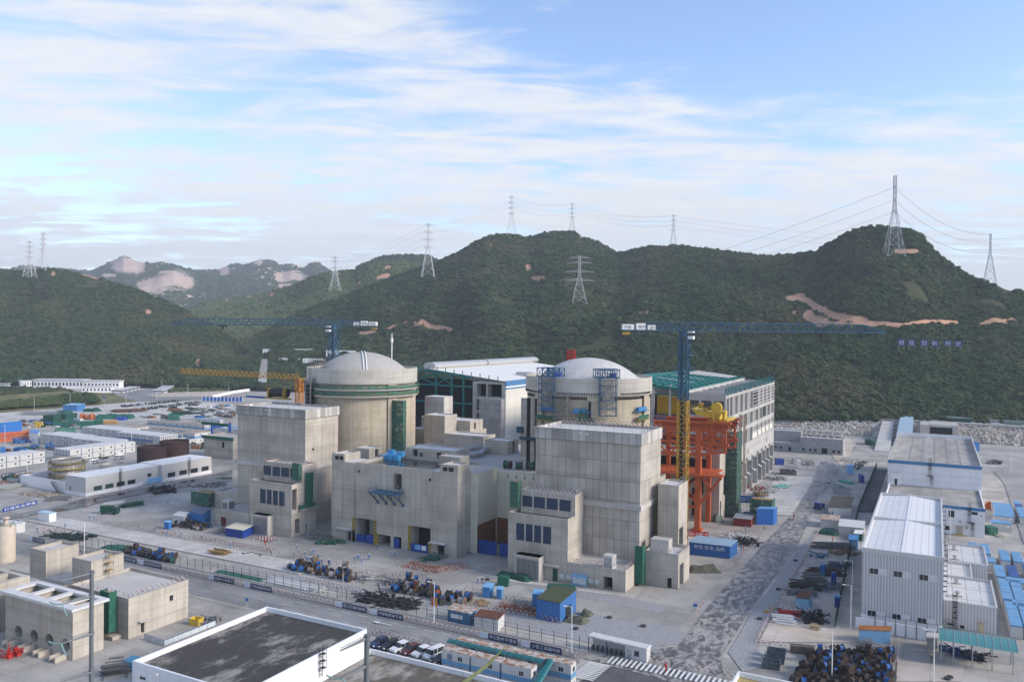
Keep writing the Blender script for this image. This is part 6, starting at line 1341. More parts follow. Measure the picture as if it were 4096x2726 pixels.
shed('blue site box on a dark stilt base beside the wet road',[G('R8',1670,1360),G('R8',1935,1365),G('R8',1990,1330)],5.4,plain('box_blue2',(.025,.13,.42),.5,var=.1),plain('box_blue2_roof',(.13,.30,.55),.5),.1,'hut')
shed('red framed tool store with open bays near the orange trestle',[G('R8',1305,1375),G('R8',1585,1400),G('R8',1625,1330)],2.6,plain('store_red',(.22,.03,.03),.6,var=.3),GALV,.15,'hut')
shed('dark roofed concrete hut beside the wet road, above the white cabins',[G('B3',800,790),G('B3',1035,800),G('B3',1060,690)],3.0,RIBW,plain('dark_sheet',(.075,.068,.062),.85,var=.2,scale=.5),.1,'hut')
shed('white ribbed cabin with two windows and a rust edged roof',[G('B4',720,150),G('B4',905,165),G('B4',920,110)],2.75,RIBW,RUSTW,.05,'site_cabin');shed('long white container with a pale roof next to the rust edged cabin',[G('B4',905,225),G('B4',1165,250),G('B4',1175,175)],2.9,RIBW,CROOF,.05,'container')
shed('small dark green generator box with a white top beside the long white container',[G('B4',1060,285),G('B4',1145,290),G('B4',1160,255)],2.3,GRND,WHT,.05,'generator')
shed('sky blue shelter with a dark slot among the right yard racks',[G('B4',1010,365),G('B4',1105,370),G('B4',1110,320)],2.7,BLUEL,PA[0],.1,'hut')
shed('light blue container with a rust brown roof in the right yard',[G('B5',470,150),G('B5',600,165),G('B5',640,95)],2.8,plain('faded_blue',(.20,.38,.52),.6,var=.12),RUSTB,.05,'container')
shed('light blue container with an orange rust roof in front of the clad workshop',[G('B5',1115,495),G('S3',540,1055),G('S3',548,1000)],2.8,RIBL,plain('orange_rust',(.30,.12,.04),.8,var=.35,scale=.8),.05,'container')
shed('dark blue upright locker in the right yard',[G('B5',865,135),G('B5',915,140),G('B5',922,125)],2.6,BLUED,PA[0],0,'locker')
shed('blue metal shed in the pale laydown yard at the left',[G('A5',565,325),G('A5',690,328),G('A5',765,315)],5,plain('far_shed_blue',(.06,.19,.42),.5),plain('far_shed_roof',(.22,.42,.60),.5),.3)
shed('bright blue long box at the left edge of the storage area',[G('A5',-60,540),G('A5',40,535),G('A5',197,515)],7,plain('far_box_blue',(.03,.15,.45),.5),plain('far_box_roof',(.05,.2,.5),.5),.1,'container')
shed('white shed with a blue pitched roof at the end of a container block',[G('A5',262,600),G('A5',340,612),G('A5',358,590)],5.5,WHT,plain('pitched_blue',(.07,.25,.55),.5),.3)
def turnstile(label,p0,p1,back,n):
 a,c=Vector((p0 .x,p0 .y,0)),Vector((p1 .x,p1 .y,0));u=(c-a).normalized();v=Vector((-u.y,u.x,0));L_=(c-a).length
 t=thing('turnstile_shelter',label,'shelter',(a.x,a.y,0));b=MB();q4=[a-v*.1-u*.1,c-v*.1+u*.1,c+v*back+u*.1,a+v*back-u*.1];b.prism([(p.x,p.y)for p in q4],2.75,3.05);b.build('roof',rustroof('shelter_roof',(.66,.66,.65),(.40,.39,.37),.5)if 'shelter_roof' not in MATS else MATS['shelter_roof'],t)
 b=MB();e=a+u*L_*.64;q4=[e,c,c+v*(back-.2),e+v*(back-.2)];b.prism([(p.x,p.y)for p in q4],0,2.74);b.build('booth',RIBW,t);b=MB();b.add([a+v*(back-.2),e+v*(back-.2),e+v*(back-.2)+UP*2.74,a+v*(back-.2)+UP*2.74],[(0,1,2,3)]);b.build('back_wall',RIBW,t)
 b=MB();o=-v*.03;b.add([e+u*.3+o,e+u*1.2+o,e+u*1.2+o+UP*2.1,e+u*.3+o+UP*2.1],[(0,1,2,3)]);b.build('door',GALV,t);b=MB();b.add([e+u*2+o+UP*1,e+u*3+o+UP*1,e+u*3+o+UP*2.1,e+u*2+o+UP*2.1],[(0,1,2,3)]);b.build('window',GLASS,t)
 for i in range(n):s_=a+u*(.6+(L_*.64-1)*i/(n-1));b=MB();b.beam(s_+v*.3+UP*.5,s_+v*1.5+UP*.5,.22,1.0);b.build('turnstile',STEEL,t)
 b=MB()
 for s_ in(0,L_*.32):b.beam(a+u*s_+v*.05,a+u*s_+v*.05+UP*2.75,.14)
 b.build('posts',BLUES,t);return t
turnstile('white turnstile shelter with metal gates at the crossing',G('Y4',310,1310),G('Y4',780,1420),2.3,8)
turnstile('white turnstile shelter at the left end of the fence',G('B1',-30,620),G('B1',125,642),3.2,6)
SP=container_proto('stacked_cabin',CWALL,RUSTW,RIBL,True,None,'x')
for i in range(3):
 for k in range(2):
  c_=place(SP,USED,(-82.3+6.45*i+3.05,129.2,k*CH-.1),0,['white and blue cabin with the big dark character, rusty roof, in the near upper row','middle white and blue rusty roofed cabin of the near upper row','right white and blue rusty roofed cabin of the near upper row'][i]if k else 'white and blue cabin in the lower tier of the near row','stacked exhibition cabins')
  if i==0 and k==1:txt('展','lettering',BLUED,c_,Vector((-82.3+1.2,129.14,CH+.9)),(1,0,0),1.15)
for i in range(4):
 for k in range(2):place(SP,USED,(-82.5+6.2*i+3.05,134.4,k*CH-.1),0,['rusty roofed cabin at the left end of the far upper row','second rusty roofed cabin from the left in the far upper row','third rusty roofed cabin from the left in the far upper row','rusty roofed cabin at the right end of the far upper row, with two windows'][i]if k else 'white and blue cabin in the lower tier of the far row','stacked exhibition cabins')
t=thing('walkway_canopy','curved teal plastic canopy over the walkway between the cabin rows','canopy',(-72,133,5));TP=plain('teal_plastic',(.015,.13,.14),.35,0,.5,.1)
b=MB();b.grid(lambda u,v:(-83+20.6*u,133.0+.85*math.cos(math.pi*(1-v)),5.45+.5*math.sin(math.pi*v)),20,8);b.build('long_roof',TP,t,True);b=MB();b.grid(lambda u,v:(-61.9+.85*math.cos(math.pi*(1-v)),134-8*u,5.45+.5*math.sin(math.pi*v)-u*3.0),8,8);b.build('stair_roof',TP,t,True)
b=MB()
for i in range(15):x=-83+20.6*i/14;b.path([(x,133+.87*math.cos(math.pi*(1-v/8)),5.47+.51*math.sin(math.pi*v/8))for v in range(9)],.04,4)
b.build('ribs',BLK,t)
shed('small pale blue roofed porch at the foot of the cabin stairs',[G('S8',1610,1640),G('S8',1720,1660),G('S8',1800,1540)],2.9,RIBW,plain('porch_roof',(.42,.58,.64),.4),.05,'porch')
t=thing('gate_canopy','long translucent teal canopy on posts over the right gate','canopy',(8,187,0));b=MB();b.grid(lambda u,v:(1.45+13.7*u,183.2+7.9*v,4.75+.35*math.sin(math.pi*v)),14,8);b.build('roof',plain('teal_sheet',(.05,.21,.21),.4,0,.5,.1),t,True)
b=MB()
for x in(1.9,4.1,7.4,10.8,14.3):
 for y in(184.6,189.8):b.beam((x,y,0),(x,y,4.9),.2)
for i in range(11):x=1.5+1.36*i;b.path([(x,183.2+7.9*v/6,4.8+.35*math.sin(math.pi*v/6))for v in range(7)],.04,4)
b.build('steel_frame',GALV,t)
shed('small grey guard booth with a concrete roof left of the teal canopy',[G('S3',1035,1130),G('S3',1180,1140),G('S3',1190,1080)],2.5,plain('booth_grey',(.28,.29,.30),.5),CONL,.05,'guard booth')
t=thing('boundary_wall','white boundary wall with razor wire posts below the clad workshop','wall',(-6,196,0));b=MB().box(-15,195.6,0,1.5,195.85,2.7);b.build('wall',WHITEW,t);b=MB()
for i in range(7):x=-11+i*2.05;b.beam((x,195.5,0),(x,195.5,3.9),.12)
for z in(3.0,3.4,3.8):b.beam((-12,195.5,z),(1.5,195.5,z),.05)
b.build('razor_posts',BLK,t)
def farblock(label,r,pts,h,n,name='building'):
 p,q_=G(r,*pts[0]),G(r,*pts[1]);d=(q_-p);L_=d.length;u=d.normalized();v=Vector((-u.y,u.x,0));t=thing(name,label,'building',(p.x,p.y,0))
 b=MB();Q=[p,q_,q_+v*14,p+v*14];b.prism([(k.x,k.y)for k in Q],0,h);b.build('wall',WHITEW,t);b=MB();Q=[p-u-v,q_+u-v,q_+u+v*15,p-u+v*15];b.prism([(k.x,k.y)for k in Q],h,h+.5);b.build('roof',CROOF,t)
 b=MB()
 for i in range(n):s_=p+u*L_*(i+.5)/n-v*.12;b.add([s_-u*L_*.22/n+UP*h*.35,s_+u*L_*.22/n+UP*h*.35,s_+u*L_*.22/n+UP*h*.72,s_-u*L_*.22/n+UP*h*.72],[(0,1,2,3)])
 b.build('windows',GLASS,t);return t
farblock('long white hall with arched windows at the foot of the left hill, left half','A5',((300,118),(745,122)),9,14);farblock('long white hall at the foot of the left hill, right half','A5',((750,122),(1070,122)),8,10)
farblock('low white office in front of the long white halls','A5',((735,160),(1000,157)),6,8);farblock('small white hall at the far left beside the bus','A5',((190,105),(285,102)),6,4)
def hillblock(label,r,xa,ya,xb,yb,dist,nfl):
 p=HM.find(r,(xa+xb)/2,yb);dist=(p-CAM).dot(FW);p,q_=at(r,xa,yb,dist),at(r,xb,yb,dist);h=(yb-ya)/REG[r][2]*dist/F*.9;t=thing('campus_building',label,'building',(p.x,p.y,p.z));u=(q_-p);u.z=0;L_=u.length;u.normalize();v=Vector((-u.y,u.x,0));b=MB();Q=[p,p+u*L_,p+u*L_+v*14,p+v*14];b.prism([(k.x,k.y)for k in Q],p.z-9,p.z+h);b.build('wall',WHITEW,t)
 b=MB();n=max(3,int(L_/4))
 for f in range(nfl):
  for i in range(n):s_=p+u*L_*(i+.5)/n-v*.1;z=h*(f+.35)/nfl;b.add([s_-u*1.1+UP*z,s_+u*1.1+UP*z,s_+u*1.1+UP*(z+h*.3/nfl),s_-u*1.1+UP*(z+h*.3/nfl)],[(0,1,2,3)])
 b.build('windows',plain('far_window',(.22,.25,.29),.4),t);return t
hb=hillblock('small white hillside building with roof lettering, leftmost of the campus','Z2',322,308,446,342,640,2);hillblock('long white campus block with roof lettering behind the left crane','Z2',585,308,865,340,620,2);hillblock('white campus block just right of the left crane mast','Z2',865,318,1112,358,615,3);hillblock('low pale campus block above the left reactor','Z2',665,390,905,420,560,2);hillblock('white blue roofed sheds beside the hill road','Z2',462,388,640,412,580,1)
b=MB();RD=[]
for i in range(13):
 y=445-262*i/12;xl=2205+38*(i/12)**1.5;xr=2282+10*i/12;d_=min((HM.find('Z1',(xl+xr)/2,y)-CAM).dot(FW),900)-28;RD.append((at('Z1',xl,y,d_),at('Z1',xr,y,d_)))
for(a,c),(e,f)in zip(RD,RD[1:]):b.quad(a,c,f,e)
b.build('hill_road',plain('hill_road_grey',(.36,.36,.355),.8,var=.1,scale=.1))['kind']='structure'
wl=thing('white_wall','long low white boundary wall behind the storage yard','wall',(-560,500,0));b=MB();p,q_,q2=G('A6',845,270),G('A6',1060,222),G('A6',1210,200);b.beam(p+UP*1.3,q_+UP*1.3,.5,2.6);b.beam(q_+UP*1.3,q2+UP*1.3,.5,2.6);b.build('wall',WHITEW,wl)
bl_=thing('blue_hoarding','row of blue and white hoarding panels behind the storage yard','hoarding',G('A6',900,302));p,q_=G('A6',748,300),G('A6',1140,308);n=11
for i in range(n):a,c=p.lerp(q_,(i+.12)/n),p.lerp(q_,(i+.88)/n);b=MB();b.beam(a+UP*2.2,c+UP*2.2,.3,3.6);b.build('panel',plain('hoarding_blue',(.03,.13,.45),.5),bl_)
b=MB()
for i in range(n+1):a=p.lerp(q_,i/n);b.beam(a,a+UP*4.6,.5)
b.build('posts',WHT,bl_)
def V2(p):return Vector((p.x,p.y,0))
for nm,x0,y0,x1,y1,z1 in(('kerb',-420,149.0,-62.5,149.3,.16),('fence_kerb',-245,153.35,-62.5,153.75,.42),('slab_kerb',-271.5,164.3,-150,164.6,.3)):
 MB().box(x0,y0,0,x1,y1,z1).build(nm,CONL)['kind']='structure'
sheet('pavement',WALKM,rect(-420,149.3,-62.5,153.3))
LP_=thing('street_lamp','x','street lamp');b=MB().tube((0,0,0),(0,0,9.9),.11,8,.07);b.box(-.2,-.2,0,.2,.2,.12);b.build('pole',WHT,LP_);b=MB().path([(0,0,9.6),(-.5,0,9.75),(-1.2,0,9.7)],.05,5);b.build('arm',WHT,LP_);b=MB().box(-1.9,-.16,9.6,-1.1,.16,9.76);b.build('lamp_head',WHT,LP_)
for r,x,y,lb in(('S8',120,810,'white lamp post with small flags beside the road'),('S8',1980,1195,'white lamp post at the right end of the fence'),('S4',1140,590,'white lamp post behind the raw concrete boxes'),('B1',648,700,None),('B1',208,212,'white lamp post in front of the nearest container block'),('B1',697,110,'white lamp post beside the parked cars by the containers'),('A6',555,800,'white lamp post between the rust tanks and the cabins'),('Z1',42,900,'white lamp post at the left edge by the orange girder'),('Z1',1125,960,'white lamp post behind the rust brown tanks'),('A5',307,318,'tall lamp post on the grassy bank, left one'),('A5',630,278,'tall lamp post on the grassy bank, right one'),('A5',1131,265,'lamp post beside the bus park road'),('A6',308,300,'lamp post on the road below the bus park'),('A6',608,232,'lamp post by the brown scrub at the hill foot'),('A6',904,300,'lamp post behind the blue hoarding'),('A6',1005,205,'lamp post near the foot of the hill road'),('A6',357,190,'lamp post beside the parked buses'),('B5',838,890,'white lamp post in the packed drum heap'),('B5',1030,350,'camera pole beside the green fence'),('S3',1760,880,'thin lamp post in front of the near annex'),('S3',1130,1560,'grey lamp post in front of the guard booth'),('S1',2030,630,'white lamp post below the rock slope, at far right'),('B4',1045,890,'lamp post beside the clad workshop lane'),('S2',1350,680,'lamp post by the white store wall'),('S1',2175,960,'thin lamp post with a blue box at its foot'),('Z5',630,800,'lamp post on the rock slope above the pump house')):
 if lb:place(LP_,USED,V2(G(r,x,y)),0,lb,'lamp posts')
fl_=thing('lamp_flags','red and orange flags hung on the roadside lamp post','flags',(-98.2,150.8,0));MB().box(-98.9,150.75,4.4,-98.4,150.8,6.4).build('flag',plain('flag_red',(.55,.09,.02),.7,var=.4,scale=2),fl_);MB().box(-97.9,150.75,4.4,-97.4,150.8,6.4).build('flag',plain('flag_orange',(.60,.25,.03),.7,var=.4,scale=2),fl_)
t=thing('floodlight','grey pole with two black floodlights beside the banners','floodlight',G('S7',577,560));w_=wloc(t);MB().tube(w_,w_+UP*9.2,.12,8).build('pole',GALV,t)
for k in(-.9,.9):MB().box(w_.x+k-.5,w_.y-.3,8.7,w_.x+k+.5,w_.y+.2,9.5).build('lamp',BLK,t)
FN=thing('security_fence','long mesh fence with cranked black posts along the pavement','fence',(-150,153.55,0));pm=None
for i in range(63):
 x=-244+i*2.9
 if pm is None:pm=MB().beam((x,153.55,.4),(x,153.55,3.0),.09).beam((x,153.55,3.0),(x+.05,153.1,3.45),.08).build('post',BLK,FN);x_=x
 else:c=pm.copy();C.objects.link(c);c.location.x+=x-x_;c.parent=FN
b=MB()
for z in(.6,1.4,2.2,3.0):b.beam((-244,153.55,z),(-64.5,153.55,z),.035)
b.build('wire',STEEL,FN)
GF=thing('green_fence','dark green mesh fence running beside the patrol lane','fence',(-25,380,0));b=MB();p,q=V2(G('Z5',930,1500)),V2(G('Z5',1090,1110));e=V2(G('B5',870,350));
for a,c in((p,q),(e,p)):b.add([a,c,c+UP*2.4,a+UP*2.4],[(0,1,2,3)])
b.build('mesh',netmat('fence_mesh',(.015,.06,.045)),GF);b=MB()
for a,c,k in((p,q,40),(e,p,50)):
 for i in range(k+1):s_=a.lerp(c,i/k);b.beam(s_,s_+UP*2.7,.12)
b.build('posts',GRND,GF)
BR_=thing('board_barrier','low pale board barrier with red and white rails along the kerb','barrier',(-140,149.6,0));b=MB();b.box(-225,149.55,.35,-63.5,149.6,1.05);b.build('boards',plain('barrier_board',(.52,.47,.43),.7,var=.2,scale=.8),BR_);rail('barrier_rail',[(-225,149.5,0),(-63.5,149.5,0)],REDW,BR_,1.25,2.4,.09,1)
NAVY=plain('banner_navy',(.012,.022,.085),.6,var=.05)
for i,(r,xa,ya,xb,yb,s_)in enumerate((('S4',435,405,600,425,'区分管理区'),('S4',1600,672,1842,695,'封口前检查'),('S4',1942,722,2182,765,'保证内部无异物'),('S6',865,205,1130,252,'容器作业需登记'),('S6',1357,312,1645,362,'无物遗留再封闭'),('S7',572,570,895,630,'敞口打磨内封堵'),('S7',1047,670,1388,735,'内部铁屑清干净'),('S8',855,985,1248,1060,'牢记散件不落地'),('S8',1425,1105,1845,1170,'小型工具箱中放'))):
 x0,x1=onY(r,xa,ya,149.4).x,onY(r,xb,yb,149.4).x
 t=thing('slogan_banner','navy banner with white characters '+s_+' on the kerb barrier','banner',((x0+x1)/2,149.4,0),'navy slogan banners');MB().box(x0,149.4,.3,x1,149.46,1.55).build('board',NAVY,t)
 txt(s_,'lettering',WHT,t,(x0+.3,149.385,.52),(1,0,0),.82,width=x1-x0-.6)
 MB().box(x0-2.2,149.4,.3,x0-.1,149.45,1.55).build('info_panel',plain('info_white',(.60,.64,.70),.6,var=.15,scale=3),t)
def banner(label,r,xa,ya,xb,yb,s_,h,mat,z=.2,k=.62,tm=None):
 a,c=G(r,xa,ya,z),G(r,xb,yb,z);u=(c-a);L_=u.length;u.normalize();n_=Vector((u.y,-u.x,0));t=thing('banner',label,'banner',(a.x,a.y,0));MB().beam(a+UP*h/2,c+UP*h/2,.1,h).build('board',mat,t)
 if s_:txt(s_,'lettering',tm or WHT,t,a+u*L_*.04+n_*.07+UP*h*(1-k)/2,u,h*k,width=L_*.92)
 return t
banner('long navy banner with white characters in front of the nearest container block','B1',10,210,205,178,'每个员工都是一道安全屏障',1.5,NAVY);banner('navy banner with white characters below the parked cars','B1',718,105,822,85,'敞口打磨内封堵',1.5,NAVY);banner('navy banner with white characters by the rust brown tanks','B1',880,75,958,62,'内部清干净',1.5,NAVY)
banner('bright blue banner with white characters on the yard barrier at left','B1',20,475,285,412,'打造安全质量',1.4,BLUED);banner('blue safety banner with white characters on a green netted stand','R8',1395,1010,1650,1030,'安全第一 以人为本',2.6,BLUE,4.5);banner('red banner with white characters behind the workshop hut','R6',1385,1150,1700,1160,'疏忽一时 痛苦一世',1.6,RED,1.2)
scaffold('net_scaffold','green topped scaffold stand carrying the blue safety banner',-57.4,291.8,-49.9,297,0,7,2.4,2.2,NET)
b_=banner('blue and white notice board standing before the low annex wall','S8',1985,245,2185,280,None,2.9,BLUEL,.3);a=G('S8',2000,230,.9);c=G('S8',2170,262,.9)
MB().beam(a+UP*.9-Vector((0,.12,0)),c+UP*.9-Vector((0,.12,0)),.04,1.6).build('panel',plain('poster',(.50,.56,.62),.6,var=.35,scale=1.6),b_)
for x0,x1,m_ in((1810,1880,'l'),(1905,1980,'m'),(2200,2270,'r'),(2295,2352,'t')):
 a,c=onY('S8',x0,155 if x0<2000 else 215,193.5),onY('S8',x1,160 if x0<2000 else 222,193.5);tag(MB().box(a.x,193.5,1.0,c.x,193.6,2.3).build('wall_poster',plain('poster2',(.55,.58,.56),.6,var=.2,scale=2)),{'l':'pale poster left of the blue notice board, nearer the green door','m':'pale poster immediately left of the blue notice board','r':'pale poster immediately right of the blue notice board','t':'poster farther right, towards the dark garage opening'}[m_],'poster')
for i,(ch,x,y)in enumerate(zip('创业创新创优',(1541,1609,1694,1763,1851,1921),(1234,1232,1234,1237,1239,1241))):
 p=HM.find('A3',x,y+22);h=46/REG['A3'][2]*(p-CAM).dot(FW)/F*.9;t=thing('hillside_sign','blue hillside board with the white character '+ch+(', first','',', second','',', last of three','')[i],'sign',p,'hillside character boards');f=(CAM-p);f.z=0;f.normalize();u=Vector((-f.y,f.x,0));o=p+f*7+UP*2.5
 MB().beam(o-u*h/2+UP*h/2,o+u*h/2+UP*h/2,.3,h).build('board',plain('sign_blue',(.02,.07,.25),.6,var=.05),t);txt(ch,'lettering',WHT,t,o-u*h*.38+f*.25+UP*h*.12,u,h*.76)
 MB().beam(o+u*h*.4,o+u*h*.4-UP*8,.3).beam(o-u*h*.4,o-u*h*.4-UP*8,.3).build('posts',GALV,t)
NB=0
def run(label,*pts,h=1.1,mat=None):
 P=[V2(G(*p))for p in pts];t=rail('tape_barrier',P,mat or REDW,None,h,1.9,.085,2);tag(t,label,'barrier','red and white pipe barriers');return t
for lb,*pts in(('between the road and the pale slab, left stretch',('Y1',780,275),('Y1',1120,325),('Y1',1420,385)),('beside the plant road, middle stretch',('Y1',1560,405),('Y1',2200,525)),('beside the plant road in front of the crew',('Y2',640,550),('Y2',1110,625)),('beside the plant road behind the big drums',('Y2',1160,650),('Y2',1500,725),('Y2',1850,770)),('in front of the blue huts',('S8',540,320),('S8',760,375),('S8',1100,455),('S8',1440,500)),('along the front of the storage slab, right half',('S8',520,555),('S8',940,610),('S8',1500,705),('S8',1840,790)),('behind the black formwork pile',('S7',1080,390),('S7',1620,530)),('behind the silver pipes',('S7',60,210),('S7',820,365)),('along the dusty roadside, lower stretch',('Y5',60,1250),('Y5',160,1040),('Y5',280,850)),('along the dusty roadside, upper stretch',('Y5',290,830),('Y5',420,620),('Y5',560,360)),('in front of the sandy yard',('Y5',70,1270),('Y5',340,1300),('Y5',800,1345)),('beside the cable drum heap',('Y5',1130,1560),('Y5',1150,1230)),('beside the gate yard',('Y5',1185,1565),('Y5',1208,1240)),('behind the white pipes',('Y5',270,985),('Y5',640,1030)),('across the road end near the crossing',('Y4',800,1400),('Y4',1010,1440)),('zigzag beside the crossing',('Y4',1115,1470),('Y4',1580,1568)),('around the manhole corner by the wet road',('Y4',1180,1010),('Y4',1275,900)),('around the curved work area at left',('B1',640,470),('B1',700,425),('B1',820,395),('B1',1060,390)),('around the black formwork circle',('B1',1160,340),('B1',1347,300)),('below the long white building',('B1',520,400),('B1',850,345),('B1',1340,235)),('in front of the drum heap by the annex',('B2',0,575),('B2',300,640),('B2',780,700)),('along the slab in front of the timber packs',('B2',820,720),('B2',1280,790)),('beside the red bar mats',('Y3',180,640),('Y3',500,690),('Y3',740,640)),('behind the parked cars',('S7',980,920),('S7',1320,1010),('S7',1750,1105)),('below the gate building',('R6',1250,1560),('R6',1380,1540)),('beside the wet road by the workshop hut',('Y4',1390,690),('Y4',1500,630),('Y4',1690,400)),('around the rack yard by the orange trestle',('R8',1060,1530),('R8',1330,1490),('R8',1700,1540)),('round the green covered long drum',('S4',520,290),('S4',760,235),('S4',930,270))):
 run('red and white pipe barrier '+lb,*pts)
run('closed metal gate barrier across the side road',('S6',520,400),('S6',1300,590),h=1.5,mat=GALV);run('light chain barrier along the yard at far left',('B1',0,360),('B1',240,395),h=1.1,mat=GALV)
SKIN=plain('skin',(.42,.26,.17),.6,var=0)
def skin_mesh(edges_pts,radii,edges):
 me=bpy.data.meshes.new('b');me.from_pydata(edges_pts,edges,[]);ob=bpy.data.objects.new('b',me);C.objects.link(ob);md=ob.modifiers.new('s','SKIN');md.use_smooth_shade=True
 for v,r_ in zip(me.skin_vertices[0].data,radii):v.radius=(r_,r_)
 me.skin_vertices[0].data[0].use_root=True;sd=ob.modifiers.new('d','SUBSURF');sd.levels=1
 dg=bpy.context.evaluated_depsgraph_get();m2=bpy.data.meshes.new_from_object(ob.evaluated_get(dg));bpy.data.objects.remove(ob);bpy.data.meshes.remove(me);return m2
def person_mesh(pose):
 st={'stand':(.02,.02,.05,.02),'walk':(.30,-.26,-.22,.28),'work':(.06,-.04,.32,.30)}[pose];ll,lr,al,ar=st
 P=[(0,0,.92),(0,.01,1.18),(0,.02,1.38),(0,.02,1.50),(0,.03,1.60),(0,.03,1.70),(.10,0,.88),(.105,ll*.55-.02,.48),(.11,ll-.03,.07),(.11,ll+.12,.03),(-.10,0,.88),(-.105,lr*.55-.02,.48),(-.11,lr-.05,.07),(-.11,lr+.10,.03),(.18,.01,1.40),(.25,al*.4,1.14),(.25,al+.05,.92),(.25,al+.09,.83),(-.18,.01,1.40),(-.25,ar*.4,1.14),(-.25,ar+.05,.92),(-.25,ar+.09,.83)]
 Rr=[.14,.13,.15,.06,.09,.075,.10,.065,.05,.04,.10,.065,.05,.04,.075,.055,.04,.035,.075,.055,.04,.035]
 E_=[(0,1),(1,2),(2,3),(3,4),(4,5),(0,6),(6,7),(7,8),(8,9),(0,10),(10,11),(11,12),(12,13),(2,14),(14,15),(15,16),(16,17),(2,18),(18,19),(19,20),(20,21)]
 me=skin_mesh(P,Rr,E_);b=MB();b.add([v.co for v in me.vertices],[tuple(p.vertices)for p in me.polygons])
 for s_,i in((1,17),(-1,21)):
  h_=Vector(P[i])
  for k in range(4):b.path([h_+Vector((s_*(k-1.5)*.0,(k-1.5)*.02,-.01)),h_+Vector((s_*.005,(k-1.5)*.021,-.05)),h_+Vector((-s_*.012,(k-1.5)*.02,-.085+abs(k-1.5)*.008))],.009,4)
  b.path([h_+Vector((0,.03,.02)),h_+Vector((-s_*.02,.05,-.02))],.01,4)
 b.path([(0,.115,1.635),(0,.14,1.61)],.014,4)
 for i,f in enumerate(b.f):
  z=sum(b.v[j][2]for j in f)/len(f);x=sum(abs(b.v[j][0])for j in f)/len(f);b.mi[i]=1 if(z>1.49 or(.7<z<.90 and x>.19))else(2 if z<.1 else 0)
 return b
SUITS={}
def person_proto(pose,suit,hat):
 k=(pose,suit.name,hat.name)
 if k in SUITS:return SUITS[k]
 t=thing('person','x','person');key=pose+suit.name
 bo=person_mesh(pose).build('body',[suit,SKIN,BLK],t,True);MB().lathe(0,.03,[(.135,1.68),(.125,1.74),(.09,1.80),(.01,1.825)],12).build('helmet',hat,t,True);SUITS[k]=t;return t
PBL=plain('coverall_blue',(.10,.20,.36),.8,var=.1);PDB=plain('coverall_navy',(.03,.05,.11),.8,var=.1);PRD=plain('coverall_red',(.42,.03,.03),.8,var=.1);PGY=plain('coverall_grey',(.12,.11,.10),.8,var=.1);HW=plain('helmet_white',(.72,.72,.72),.4,var=0);HY=plain('helmet_yellow',(.70,.50,.03),.4,var=0);HR=plain('helmet_red',(.5,.05,.03),.4,var=0)
